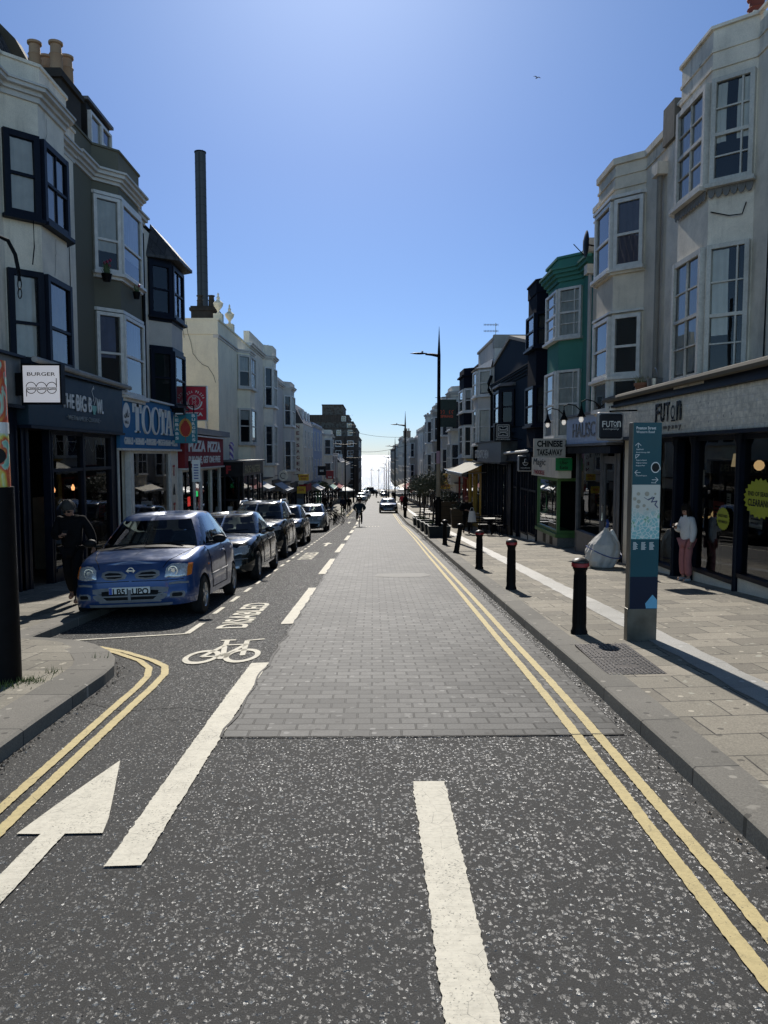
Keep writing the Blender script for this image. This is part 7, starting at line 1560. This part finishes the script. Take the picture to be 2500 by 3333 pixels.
# cyclist riding away
cy = thing('bicycle', 'city bicycle ridden away from us along the lane', 'bicycle', (-.92,50.4,ground(-.92,50.4)), 0)
def bicycle(r, lean=0., fm=M_BLACK):
    for yy in (-.52, .52):
        t = MB(); n = 24; t.tube([(0, yy+.335*math.cos(6.2832*i/n), .345+.335*math.sin(6.2832*i/n)) for i in range(n+1)], .019, 6); w_ = t.build('wheel', M_RUB, r, local=True, smooth=True)
        s_ = MB()
        for i in range(9): a = math.pi*i/9; s_.tube([(0,yy+.32*math.cos(a),.345+.32*math.sin(a)),(0,yy-.32*math.cos(a),.345-.32*math.sin(a))], .0025, 3)
        s_.build('spoke', M_STEEL, w_, local=True)
    f = MB()
    for a, b in (((0,-.52,.345),(0,-.12,.30)),((0,-.52,.345),(0,-.2,.82)),((0,-.12,.30),(0,-.22,.92)),((0,-.2,.80),(0,.36,.86)),((0,-.12,.30),(0,.38,.80)),((0,.52,.345),(0,.35,.95))): f.tube([a, b], .018, 6)
    f.build('frame', fm, r, local=True, smooth=True)
    h = MB(); h.tube([(-.28,.28,1.02),(-.1,.36,1.03),(.1,.36,1.03),(.28,.28,1.02)], .014, 6); h.tube([(0,.35,.95),(0,.36,1.03)], .014, 6); h.build('handlebar', M_BLACK, r, local=True)
    s_ = MB(); s_.add(*skin_geo(*chain([(V3(0,-.36,.95),.07),(V3(0,-.2,.96),.05),(V3(0,-.08,.95),.025)]), sub=1)); s_.build('saddle', M_BLACK, r, local=True, smooth=True)
    p = MB(); p.tube([(-.06,-.12,.30),(-.06,-.02,.18),(-.16,-.02,.18)], .01, 5); p.tube([(.06,-.12,.30),(.06,-.22,.42),(.16,-.22,.42)], .01, 5); p.build('pedal', M_BLACK, r, local=True)
bicycle(cy); cy.rotation_euler = (-math.atan(.06), 0, 0)
m = MB(); m.box(-.04,.04,-.9,-.82,.62,.70); m.build('rear_light', solid('red_lens', (.5,.02,.02), .3), cy, local=True); m = MB(); m.box(-.2,.2,-.86,-.5,.76,.8); m.box(-.02,.02,-.86,-.84,.5,.76); m.build('luggage_rack', M_BLACK, cy, local=True)
J = dict(pelvis=(0,.26,1.02), neck=(0,-.02,1.52), head=(0,-.06,1.70), shoulder_l=(.2,.02,1.44), shoulder_r=(-.2,.02,1.44), elbow_l=(.36,-.14,1.22), elbow_r=(-.36,-.14,1.22), wrist_l=(.27,-.33,1.06), wrist_r=(-.27,-.33,1.06), hip_l=(.1,.22,.98), hip_r=(-.1,.22,.98), knee_l=(.15,-.1,.72), knee_r=(-.15,-.06,.62), ankle_l=(.15,.14,.46), ankle_r=(-.15,.06,.24), toe_l=(.16,-.02,.40), toe_r=(-.16,-.08,.18), palm_l=(0,0,-1), palm_r=(0,0,-1))
cp, P = person('cyclist in dark hooded jacket seen from behind, riding down the lane', -.92, 50.4, math.pi, J, dict(top=solid('dark_teal_jacket', (.02,.035,.045), .8, 0, .2), legs=BLKC, puff=.05), hair='short', z=ground(-.92,50.4)+.02)
m = MB(); m.lathe([(.001,.14),(.07,.125),(.11,.07),(.125,.0),(.12,-.02)], P['head']+V3(0,.01,.02), 14); m.build('helmet', M_CARBLK, cp, local=True, smooth=True)
m = MB(); m.add(*skin_geo(*chain([(V3(0,.4,1.12),(.1,.05)),(V3(0,.42,1.0),(.13,.09)),(V3(0,.42,.86),(.11,.07))]), sub=2)); o = m.build('pannier_bag', solid('grey_bag', (.13,.14,.15), .8), smooth=True); o.location = cp.location; o.rotation_euler = cp.rotation_euler; prop(o, 'grey bag strapped behind the cyclist', 'bag')
# motorbike far down
mo = thing('motorbike', 'motorbike and rider far down the lane towards the sea', 'motorbike', (.75,178,ground(.75,178)))
for yy in (-.7,.7): wheel_mesh(mo, (0,yy,.32), .32, .14, 1, 5)
m = MB(); m.add(*skin_geo([(V3(0,-.6,.6),.12),(V3(0,0,.65),.2),(V3(0,.55,.85),.13),(V3(0,.7,.35),.06)], [(0,1),(1,2),(2,3)])); m.tube([(-.4,-.35,1.05),(0,-.45,1.0),(.4,-.35,1.05)], .02); m.build('body', M_CARBLK, mo, local=True, smooth=True)
J3 = dict(J); person('motorbike rider in dark clothes far down the lane', .75, 178.1, 0, J3, dict(top=BLKC, legs=BLKC, puff=.05), fingers=False, z=ground(.75,178)-.1)
# rack of parked bicycles
for i, (x, y, a, nm) in enumerate(((-2.95,55.2,80,'nearest bicycle on the stand, wheel towards the road'),(-3.1,57.,76,'second bicycle on the stand, behind the nearest'),(-3.0,58.6,84,'third bicycle on the stand'),(-3.15,60.4,78,'fourth bicycle on the stand with upright bars'),(-2.95,66.4,80,'green bicycle standing alone beyond the rack'))):
    b = thing('bicycle', nm, 'bicycle', (x, y, ground(x,y)), R(a), 'bicycles parked on the left'); bicycle(b, 0, FC['green'] if i == 4 else M_BLACK)
rk = thing('bicycle_rack', 'low dark metal hoop rack holding the bicycles', 'rack', (-3.3,57.5,ground(-3.3,57.5))); m = MB()
for yy in (-1.8,-.4,1.,2.4): m.tube([(-.5,yy,-.05),(-.5,yy,.75),(-.35,yy,.86),(.25,yy,.86),(.4,yy,.75),(.4,yy,-.05)], .03, 6)
m.build('hoop', M_BLACK, rk, local=True, smooth=True)
# ================================================================ STREET FURNITURE
M_REDB = solid('red_band', (.26,.012,.012), .45, 0, .1)
# bollards
def bollard(label, x, y, banded, lean=0.):
    r = thing('bollard', label, 'bollard', (x, y, pave(x, y)), 0, 'cast iron bollards along the right kerb'); r.rotation_euler = (0, lean, 0)
    m = MB(); m.lathe([(.098,-.05),(.098,.03),(.088,.045),(.082,.08),(.070,.74),(.078,.76),(.088,.775),(.088,.79),(.080,.80)], (0,0,0), 22); m.build('post', M_BLACK, r, local=True, smooth=True)
    m = MB(); m.lathe([(.082,.80),(.102,.80),(.102,.838),(.098,.845)], (0,0,0), 22); m.build('band', M_REDB if banded else M_BLACK, r, local=True, smooth=True)
    m = MB(); m.lathe([(.10,.85),(.097,.865),(.07,.89),(.03,.902),(.0,.905)], (0,0,0), 22); m.build('cap', solid('worn_cap', (.045,.043,.042), .4, .3, .4, 20), r, local=True, smooth=True)
    if banded:
        g = MB()
        for i in range(14): a = 6.2832*i/14; g.cyl((.079*math.cos(a),.079*math.sin(a),.12),(.070*math.cos(a),.070*math.sin(a),.70),.006,n=5)
        g.build('fluting', M_BLACK, r, local=True)
for lab, x, y, bn, ln in (('nearest bollard, black with a red band, beside the blue sign pillar',2.44,8.95,True,0),('second bollard, black with a red band and silvery cap',2.45,13.5,True,0),('third bollard, dull black with pale worn cap',2.45,17.6,True,0),('bent bollard leaning over towards the shops',2.5,23.0,False,R(9)),('upright plain bollard just before the dark planters',2.56,27.3,False,0),('plain bollard beside the second lamp post',2.66,63.6,False,0)): bollard(lab, x, y, bn, ln)
# wayfinding pillar
tt = thing('sign_pillar', 'tall teal blue street map pillar reading Preston Street, on steel base', 'sign pillar', (3.0,8.45,pave(3.0,8.45)))
M_TEALS = solid('teal_sign', (.003,.060,.082), .35, 0, .06, 3, spec=.25); M_NAVS = solid('navy_sign', (.002,.010,.032), .35, 0, .06, 3, spec=.2)
w2, d2 = .155, .055
m = MB(); m.box(-w2-.02,w2,-d2,d2,-.05,.36); m.box(-w2-.012,-w2,-d2-.004,d2+.01,.36,2.42); m.build('steel_casing', solid('dull_steel', (.11,.105,.09), .4, .7, .25, 6), tt, local=True, bevel=.004)
m = MB(); m.box(-w2,w2,-d2,d2,.36,.72); m.build('lower_panel', M_NAVS, tt, local=True); m = MB(); m.box(-w2,w2,-d2,d2,.72,1.14); m.build('middle_panel', M_TEALS, tt, local=True); m = MB(); m.box(-w2,w2,-d2,d2,1.74,2.42); up_ = m.build('upper_panel', M_TEALS, tt, local=True)
t = NT('street_map').set(.3); p_ = t.obj(); sx_ = t.n('SeparateXYZ'); t.l(p_, sx_.inputs[0]); fade = t.ramp(t.math('ADD', sx_.outputs['Z'], t.math('MULTIPLY', t.noise(p_, 12, 4), .12)), [(1.40/3, 0.), (1.60/3, 1.)])
fade = t.ramp(t.math('MULTIPLY', t.math('ADD', sx_.outputs['Z'], t.math('MULTIPLY', t.noise(p_, 11, 4), .25)), .3333), [(.50, 0.), (.545, 1.)])
v = t.n('TexVoronoi'); v.feature = 'DISTANCE_TO_EDGE'; v.distance = 'MANHATTAN' if hasattr(v, 'distance') else v.distance; v.inputs['Scale'].default_value = 22; t.l(p_, v.inputs['Vector'])
mapc = t.mix(t.math('LESS_THAN', v.outputs['Distance'], .07), t.ramp(t.noise(p_, 9, 2), [(.4,(.16,.40,.42)),(.55,(.24,.46,.46)),(.62,(.15,.34,.2))]), (.55,.60,.57))
t.l(t.mix(fade, mapc, (.50,.49,.44)), t.b.inputs['Base Color'])
m = MB(); m.box(-w2,w2,-d2,d2,1.14,1.74); mp_ = m.build('map_panel', t.m, tt, local=True)
m = MB(); letter(m, 'Preston Street', (-.125,-d2-.001,2.345), UX, VZ, .215, .032, .012, thick=.002); letter(m, 'Western Road', (-.125,-d2-.001,2.305), UX, VZ, .20, .026, 0, thick=.002)
for z, s_ in ((2.12,'Seafront'),(2.085,'British Airways i360'),(2.0,'Regency Square'),(1.97,'Brighton Centre'),(1.94,'Brighton Pier'),(1.83,'Churchill Square')): letter(m, s_, (-.12,-d2-.001,z), UX, VZ, None, .017, .004, thick=.001)
letter(m, 'Hove', (.055,-d2-.001,1.755), UX, VZ, None, .017, .004, thick=.001)
for pts in ([(-.1,2.145),(-.1,2.195)], [(-.13,2.17),(-.1,2.198),(-.07,2.17)], [(-.125,2.03),(-.09,2.065)], [(-.125,2.03+.0),(-.125,2.07),(-.085,2.07)], [(-.13,1.875),(-.07,1.875)], [(-.105,1.90),(-.132,1.875),(-.105,1.85)], [(.06,1.795),(.125,1.795)], [(.1,1.82),(.127,1.795),(.1,1.77)]): stroke(m, pts, .005, (0,-d2,0), UX, VZ, th=.0015)
for k in range(3):
    for i in range(8): m.box(-.13+.09*k,-.13+.09*k+rnd.uniform(.03,.055),-d2-.0012,-d2,1.10-.011*i,1.105-.011*i)
m.build('lettering', M_LETW, up_, local=True)
m = MB(); disc(m, (.095,-d2-.001,1.93), UX, VZ, .05, 18, .06, N=(0,-1,0), thick=.002); m.add([(.13,-d2-.003,1.92),(.15,-d2-.003,1.94),(.15,-d2-.003,1.90)], [(0,1,2)]); stk = m.build('sticker', M_LETW, up_, local=True); m = MB(); disc(m, (.095,-d2-.004,1.93), UX, VZ, .042, 18, .05, N=(0,-1,0), thick=.0005); m.build('sticker_face', M_LETK, stk, local=True)
m = MB()
for (x_, z_, r_) in ((-.085,1.64,.02),(.01,1.64,.026),(-.125,1.585,.02),(-.08,1.555,.022),(-.09,1.50,.022),(-.02,1.51,.018),(.1,1.64,.012),(.02,1.47,.014)): disc(m, (x_,-d2-.001,z_), UX, VZ, r_, 14, N=(0,-1,0), thick=.001)
m.build('map_symbol', solid('map_brown', (.34,.31,.24), .6), mp_, local=True)
m = MB(); stroke(m, [(.03,1.58),(.09,1.60),(.06,1.55),(.12,1.56),(.10,1.52),(.13,1.49)], .012, (0,-d2,0), UX, VZ, th=.002); stroke(m, [(-.02,1.60),(.03,1.57),(.07,1.61)], .006, (0,-d2,0), UX, VZ, th=.002); m.build('graffiti_tag', solid('ink_blue', (.05,.06,.14), .5), mp_, local=True)
m = MB(); m.add([(.02,-d2-.001,.42),(.10,-d2-.001,.52),(.152,-d2-.001,.46),(.152,-d2-.001,.365),(.03,-d2-.001,.365)], [(0,1,2,3,4)]); m.build('emblem', solid('pale_blue_emblem', (.10,.33,.50), .4), tt, local=True)
# manhole cover
mh = thing('manhole_cover', 'rectangular dark studded iron cover set in the right pavement', 'manhole cover', (2.43,7.5,pave(2.43,7.5)+.003)); sl = math.atan(-.035); mh.rotation_euler = (sl, -math.atan(.026), R(-2))
m = MB(); m.box(-.27,.27,-.66,-.003,-.01,.006); m.box(-.27,.27,.003,.66,-.01,.006); m.build('plate', solid('cast_iron', (.055,.05,.05), .5, .4, .3, 15), mh, local=True)
m = MB()
for i in range(13):
    for j in range(31):
        if (3 < i < 9 and j in (6,7,8,22,23,24)): continue
        x_, y_ = -.245+.0405*i, -.64+.0423*j; a_, b_ = (.015,.009) if (i+j)%2 else (.009,.015)
        if abs(y_) > .02: m.box(x_-a_,x_+a_,y_-b_,y_+b_,.006,.0115)
m.build('stud', solid('worn_iron', (.17,.16,.155), .4, .6, .2, 25), mh, local=True)
# street lamps
def lamp(label, x, y, h=9.2, al=.85, double=False):
    r = thing('street_lamp', label, 'street lamp', (x, y, pave(x, y)), 0, 'tall black street lamps down the street')
    m = MB(); m.cyl((0,0,-.1),(0,0,1.6),.135,.135,16); m.cyl((0,0,1.6),(0,0,1.68),.135,.085,16); m.cyl((0,0,1.68),(0,0,h-1.2),.085,.07,14); m.cyl((0,0,h-1.2),(0,0,h),.068,.006,12); m.build('pole', M_BLACK, r, local=True, smooth=True)
    for sd_ in ((-1, 1) if double else (-1,)):
        m = MB(); m.tube([(0,0,h-1.25),(sd_*al*.35,0,h-1.2),(sd_*al*.7,0,h-1.18)], lambda t: .075-.035*t, 8); m.build('arm', M_BLACK, r, local=True, smooth=True)
        m = MB(); m.grid(lambda u, v: (sd_*(al*.6+.75*v), .11*math.cos(6.2832*u)*math.sin(math.pi*min(1,.12+v*.83)), h-1.15+.045*math.sin(6.2832*u)*math.sin(math.pi*min(1,.12+v*.85))), 12, 8); m.build('lamp_head', M_BLACK, r, local=True, smooth=True)
        m = MB(); m.lathe([(.04,0),(.05,.04),(.03,.08),(.0,.09)], (sd_*al*.85,0,h-1.11), 8); m.build('sensor', M_LETW, r, local=True)
    return r
l1 = lamp('nearest street lamp, black pole with poster remnants, by the planters', 2.85, 33.6, 9.1)
m = MB(); m.cyl((0,0,1.75),(0,0,3.2),.094,.092,16); m.build('bill_wrap', stucco('torn_posters', (.33,.27,.19), .5, (.12,.09,.07)), l1, local=True); m = MB(); m.cyl((0,0,3.2),(0,0,3.75),.095,.094,16); m.build('pink_sticker', stucco('pink_stickers', (.42,.28,.33), .4, (.2,.12,.2)), l1, local=True)
lamp('second street lamp on the right, beside the dark grey car', 2.72, 65.5, 9.0); lamp('third street lamp on the right', 2.75, 97, 8.8); lamp('fourth street lamp on the right', 2.6, 128, 8.6); lamp('fifth street lamp on the right', 2.7, 160, 8.4); lamp('sixth street lamp on the right, near the sea', 2.8, 196, 8.4)
lamp('double-armed street lamp on the left by the flats', -3.35, 92, 8.9, 1.3, True); lamp('far street lamp on the left', -3.3, 128, 8.6, 1.3, True); lamp('farthest street lamp on the left', -3.6, 170, 8.4)
for i, (x, y) in enumerate(((-5.2,285),(-.6,286),(2.0,285),(5.2,287))):
    r = thing('promenade_lamp', ('leftmost','second from left','third from left','rightmost')[i]+' of the thin promenade lamp posts against the sea', 'lamp post', (x, y, G(250)), 0, 'lamp posts on the promenade'); m = MB(); m.cyl((0,0,-.2),(0,0,7.2),.075,.05,8); m.build('pole', M_LEAD, r, local=True); m = MB(); m.box(-.7,.7,-.1,.1,6.9,7.0); m.lathe([(.02,0),(.14,.1),(.14,.3),(.02,.4)], (0,0,7.2), 8); m.build('lamp_head', M_LEAD, r, local=True)
# column with artwork at the left edge
lc = thing('advert_column', 'black column wrapped in colourful street art at the left edge', 'column', (-3.42,7.0,paveL(-3.42,7.0)))
m = MB(); m.cyl((0,0,-.05),(0,0,1.80),.165,.155,24); m.build('base', M_BLACK, lc, local=True, smooth=True)
m = MB(); m.cyl((0,0,2.93),(0,0,6.6),.055,.045,14); m.build('pole', M_BLACK, lc, local=True, smooth=True)
t = NT('street_art').set(.4); p_ = t.obj(); wp = t.n('TexNoise'); wp.inputs['Scale'].default_value = 2.6; wp.inputs['Detail'].default_value = 3; wp.inputs['Distortion'].default_value = 1.6; t.l(p_, wp.inputs['Vector']); e_ = t.n('ValToRGB'); t.l(wp.outputs['Fac'], e_.inputs[0]); cr_ = e_.color_ramp
for i, (q, c_) in enumerate(((.30,(.18,.50,.42)),(.40,(.42,.62,.48)),(.45,(.55,.06,.04)),(.52,(.62,.22,.05)),(.58,(.60,.58,.10)),(.66,(.55,.72,.68)),(.75,(.45,.08,.10)))):
    el = cr_.elements[i] if i < 2 else cr_.elements.new(q); el.position = q; el.color = (*c_, 1)
t.l(e_.outputs[0], t.b.inputs['Base Color'])
m = MB(); m.cyl((0,0,1.80),(0,0,2.93),.128,.118,24); ar_ = m.build('artwork_wrap', t.m, lc, local=True, smooth=True)
m = MB(); ring(m, (0,0,0), UX, Vector((0,1,0)), .12, .03, 0, 360); m = MB(); m.cyl((0,0,2.28),(0,0,2.38),.129,.128,24); m.build('clear_band', M_LETW, ar_, local=True)
m = MB(); dd = Vector((.62,-.78,0)).normalized(); tt_ = Vector((dd.y,-dd.x,0)); c_ = dd*.130+V3(0,0,2.08); 
m.add([c_+tt_*(-.07*math.cos(a))*1+Z*(.07*math.sin(a))+dd*(.002-.018*(math.cos(a)**2)*.4) for a in [6.2832*i/16 for i in range(16)]], [tuple(range(16))]); m.build('sticker', M_LETK, ar_, local=True)
m = MB()
for z_ in (3.24, 3.63): m.lathe([(.055,-.03),(.07,-.02),(.07,.02),(.055,.03)], (0,0,z_), 14)
m.build('clamp', M_BLACK, lc, local=True)
m = MB(); m.tube([(.0,0,3.75),(.03,0,3.92),(.10,0,4.02),(.19,0,3.98),(.25,0,3.86),(.275,0,3.72),(.28,0,3.63)], .018, 8); m.build('swan_neck', M_BLACK, lc, local=True, smooth=True)
m = MB(); n = 12
for z_ in (3.60, 3.52): m.tube([(.28+.016*math.cos(6.2832*i/n), 0, z_+.045*math.sin(6.2832*i/n)) for i in range(n+1)], .005, 5)
m.build('hook', M_BLACK, lc, local=True)
# white builder's bag
wb = thing('rubble_sack', 'full white woven sack tied with blue at the cafe front', 'sack', (5.15,17.15,pave(5.15,17.15)))
def sackf(u, v):
    a = 6.2832*u; prof = [(0,.24),(.06,.36),(.2,.43),(.4,.46),(.6,.40),(.78,.24),(.92,.09),(1.,.05)]; rr = interp(prof, v); fold = 1+.05*math.sin(5*a+3*v)+.035*math.sin(11*a-6*v)+.06*v*math.sin(7*a)
    return (rr*fold*math.cos(a)*.82+.10*v, rr*fold*math.sin(a)*.8, .90*v-.02*(1-v))
from mathutils import noise as mn_
def sackn(u, v):
    x_, y_, z_ = sackf(u, v); q_ = Vector((x_*5, y_*5, z_*4.)); d_ = .05*mn_.noise(q_)+.028*abs(mn_.noise(q_*2.4))-.018*abs(mn_.noise(q_*5.1)); k_ = 1+d_*2.2*(1-.5*v)
    return (x_*k_, y_*k_, z_+.3*d_)
m = MB(); m.grid(sackn, 110, 54); m.build('sack_body', stucco('woven_white', (.60,.585,.55), .2, (.3,.28,.25), .7, 160), wb, local=True, smooth=True)
m = MB(); m.tube([(.46*.84*math.cos(a)+.05, .46*.82*math.sin(a), .36+.12*math.sin(a*1.3-.4)) for a in [-3.4+.25*i for i in range(15)]], .011, 5); m.tube([(.1,0,.84),(.13,0,.98),(.11,0,1.08)], lambda t: .05-.02*t, 8); m.build('blue_tie', solid('blue_tie', (.03,.07,.25), .6), wb, local=True, smooth=True)
m = MB(); m.add(*skin_geo(*chain([(V3(.2,-.05,.86),.04),(V3(.3,-.02,.62),.07),(V3(.32,0,.35),.06),(V3(.3,0,.2),.02)]), sub=2)); m.build('sack_flap', M_LETW, wb, local=True, smooth=True)
# planters
M_PLT = solid('dark_planter', (.022,.030,.034), .5, 0, .2, 5); M_WOODP = stucco('weathered_planks', (.10,.072,.045), .4, (.05,.04,.03))
M_OLV = leafy('olive_leaf', (.045,.055,.03), (.11,.12,.075)); M_BARK = stucco('bark', (.07,.055,.045), .4)
def leaves(mb, c, R_, n, lr, flat=1.):
    for i in range(n):
        while True:
            q = Vector((rnd.uniform(-1,1), rnd.uniform(-1,1), rnd.uniform(-1,1)))
            if .15 < q.length < 1: break
        p = Vector(c)+Vector((q.x*R_, q.y*R_, q.z*R_*flat)); d = Vector((rnd.gauss(0,1), rnd.gauss(0,1), rnd.gauss(0,1))).normalized(); e = d.orthogonal().normalized(); l = lr*rnd.uniform(.6,1.5)
        mb.add([p-d*l, p+e*l*.35, p+d*l, p-e*l*.35], [(0,1,2,3)])
def planter(label, x, y, w_, d_, h_, mat, plants, plabel, group):
    r = thing('planter', label, 'planter', (x, y, pave(x, y)), 0, group)
    m = MB(); t0 = .86; vs = [(sx_*w_/2*k, sy_*d_/2*k, z) for z, k in ((-.06,t0),(h_,1.)) for sx_, sy_ in ((-1,-1),(1,-1),(1,1),(-1,1))]
    vs += [(a*.9, b*.9, h_) for a, b, c in vs[4:]]+[(a*.9, b*.9, h_-.08) for a, b, c in vs[4:8]]
    m.add(vs, [(0,1,5,4),(1,2,6,5),(2,3,7,6),(3,0,4,7),(4,5,9,8),(5,6,10,9),(6,7,11,10),(7,4,8,11),(8,9,13,12),(9,10,14,13),(10,11,15,14),(11,8,12,15),(12,13,14,15)]); fixn(m.build('box', mat, r, local=True))
    if mat is M_WOODP:
        m = MB()
        for k in range(1, 5): m.box(-w_/2*.99,w_/2*.99,-d_/2*.99-.004,-d_/2*.9,h_*k/5-.008,h_*k/5+.008)
        m.build('plank_gap', M_LETK, r, local=True)
    if plants == 'tree':
        t = thing('olive_tree', plabel, 'tree', (x, y, pave(x, y)+h_-.08), 0, 'small trees in the kerbside planters'); m = MB(); H = 1.6; cr = []
        m.tube([(0,0,0),(.04,0,H*.4),(-.03,.02,H*.75),(.0,0,H)], lambda q: .055-.02*q, 7)
        for i in range(9): a = 6.28*i/9+rnd.random(); e_ = V3(math.cos(a)*rnd.uniform(.3,.65), math.sin(a)*rnd.uniform(.3,.65), H+rnd.uniform(.1,.7)); m.tube([(0,0,H*.75), V3(0,0,H*.85).lerp(e_,.5)+V3(0,0,.05), e_], lambda q: .022-.014*q, 5); cr.append(e_)
        m.build('trunk', M_BARK, t, local=True, smooth=True); m = MB()
        for c_ in cr+[V3(0,0,H+.65),V3(.1,.1,H+.3),V3(-.2,-.1,H+.45)]: leaves(m, c_, rnd.uniform(.32,.5), 210, .055)
        m.build('crown', M_OLV, t, local=True)
        m = MB(); leaves(m, (0,0,h_), .3, 60, .05, .3); m.build('ground_plants', leafy('moss_plants', (.06,.10,.02), (.13,.16,.04)), r, local=True)
    elif plants == 'shrub':
        t = thing('shrub', plabel, 'shrub', (x, y, pave(x, y)+h_-.08), 0, 'shrubs in the wooden planters'); m = MB()
        for i in range(9): m.tube([(rnd.uniform(-.3,.3),rnd.uniform(-.1,.1),0),(rnd.uniform(-.5,.5)*w_,rnd.uniform(-.2,.2),rnd.uniform(.3,.6))], .012, 4)
        m.build('stem', M_BARK, t, local=True); m = MB()
        for i in range(8): leaves(m, (rnd.uniform(-.42,.42)*w_, rnd.uniform(-.3,.3)*d_, rnd.uniform(.12,.5)), .24, 80, .06)
        m.build('foliage', M_OLV, t, local=True)
    return r
for i, (x, y, w_, lab) in enumerate(((2.82,33.0,.95,'nearest dark tapered planter box at the foot of the lamp'),(2.85,36.6,.85,'second dark planter box'),(2.88,40.2,.85,'third dark planter box'),(2.95,44.8,.85,'fourth dark planter box'),(3.0,49.4,.9,'farthest of the dark planter boxes'))):
    planter(lab, x, y, w_, 1.5 if i else 1.2, .52, M_PLT, 'tree' if i in (1,3,4) else None, ('','small tree in the second dark planter','','bushy little tree in the fourth dark planter','largest little tree, in the farthest dark planter')[i], 'dark planters along the right kerb')
planter('tall wooden planter of shrubs, nearest the yellow shop', 5.05, 43.6, 1.3, .6, 1.05, M_WOODP, 'shrub', 'grey green shrub in the nearest wooden planter', 'wooden planters by the cafe'); planter('second wooden planter further back, with taller shrub', 5.0, 50.2, 1.5, .6, 1.45, M_WOODP, 'shrub', 'tall grey shrub in the second wooden planter', 'wooden planters by the cafe')
# cafe chairs and tables in front of the dark restaurant
def chair(label, x, y, rz, arm=False):
    r = thing('cafe_chair', label, 'chair', (x, y, pave(x, y)), rz, 'black cafe chairs outside the restaurant')
    for sx_ in (-1, 1):
        for sy_ in (-1, 1): m = MB(); m.cyl((sx_*.19,sy_*.19,0),(sx_*.18,sy_*.18,.45 if sy_ < 0 else .88),.016,n=6); m.build('leg', M_BLACK, r, local=True)
    m = MB(); m.box(-.21,.21,-.21,.21,.44,.47); m.build('seat', M_BLACK, r, local=True, bevel=.01); m = MB()
    for k in range(4): m.box(-.18,.18,.165,.185,.56+.085*k,.60+.085*k)
    m.build('backrest', M_BLACK, r, local=True)
def table(label, x, y):
    r = thing('cafe_table', label, 'table', (x, y, pave(x, y)), 0, 'cafe tables outside the restaurant'); m = MB(); m.box(-.35,.35,-.35,.35,.72,.75); m.build('tabletop', solid('table_slats', (.10,.085,.06), .5), r, local=True); m = MB(); m.cyl((0,0,.03),(0,0,.72),.03); m.cyl((0,0,0),(0,0,.03),.22,n=16); m.build('pedestal', M_BLACK, r, local=True)
table('cafe table nearest the restaurant door', 5.15, 33.2); table('second cafe table, towards the yellow shop', 5.15, 36.4)
for i, (x, y, a) in enumerate(((5.45,32.5,20),(4.9,34.1,180),(5.55,34.2,170),(5.4,35.6,0),(5.0,37.3,180),(5.5,37.4,190))): chair(('nearest black chair outside the restaurant','chair on the road side of the first cafe table','chair against the wall beyond the first table','chair before the second cafe table','chair behind the second table, road side','farthest chair, against the wall')[i], x, y, R(a))
# outdoor seating and parasols beyond
for i, (x, y, c_, lab) in enumerate(((5.0,72,M_LETW,'white cafe parasol beyond the planters'),(5.1,78,FC['red'],'red and white parasol beside the white one'),(4.9,112,M_LETW,'white parasol far down on the right'),(-4.6,124,M_LETW,'white parasol on the left near the flats'),(-4.5,131,M_LETW,'second white parasol on the left near the flats'),(-4.8,137,FC['red'],'dull red parasol on the left near the flats'))):
    r = thing('parasol', lab, 'parasol', (x, y, pave(x, y)), 0, 'cafe parasols down the street'); m = MB(); m.cyl((0,0,0),(0,0,2.55),.03,n=8); m.cyl((0,0,0),(0,0,.08),.25,n=14); m.build('pole', M_STEEL, r, local=True); m = MB(); m.add([(0,0,2.6)]+[(1.35*math.cos(6.2832*k/8),1.35*math.sin(6.2832*k/8),2.05) for k in range(8)]+[(1.36*math.cos(6.2832*k/8),1.36*math.sin(6.2832*k/8),1.88) for k in range(8)], [(0,1+k,1+(k+1)%8) for k in range(8)]+[(1+k,9+k,9+(k+1)%8,1+(k+1)%8) for k in range(8)]); m.build('canopy', c_, r, local=True)
for i, (x, y) in enumerate(((3.9,53),(3.9,57),(4.1,62))): table(('first','second','third')[i]+' table on the pavement behind the dark planters', x, y)
# ivy on the left shops
iv = MB(); 
for i in range(16): leaves(iv, (-5.75+rnd.uniform(-.2,.2), 78+i*.9, G(82)+2.6+rnd.uniform(-.3,.35)), .45, 90, .09)
prop(iv.build('ivy', leafy('ivy_leaf', (.02,.04,.012), (.05,.08,.02)), loc=(-5.75,85,G(85)+2.6)), 'dark trailing ivy above the shopfronts past the newsagent', 'ivy')
# gulls
for lab, c_, s_ in (('tiny dark bird high in the sky on the right', (9.9,48,24.6), .28), ('gull flying beside the brick flats', (-2.9,95,6.7), .5)):
    g = thing('gull', lab, 'bird', c_, R(25)); m = MB(); m.add(*skin_geo(*chain([(V3(0,-.5*s_,0),.03*s_),(V3(0,-.2*s_,0),.1*s_),(V3(0,.2*s_,0),.11*s_),(V3(0,.6*s_,.02),.03*s_)]), sub=1))
    for q in (-1, 1): m.add([(0,-.12*s_,.03),(q*.5*s_,-.2*s_,.22*s_),(q*1.1*s_,.05*s_,.12*s_),(q*.5*s_,.1*s_,.2*s_),(0,.16*s_,.03)], [(0,1,3,4),(1,2,3)])
    m.build('body', M_LEAD, g, local=True)
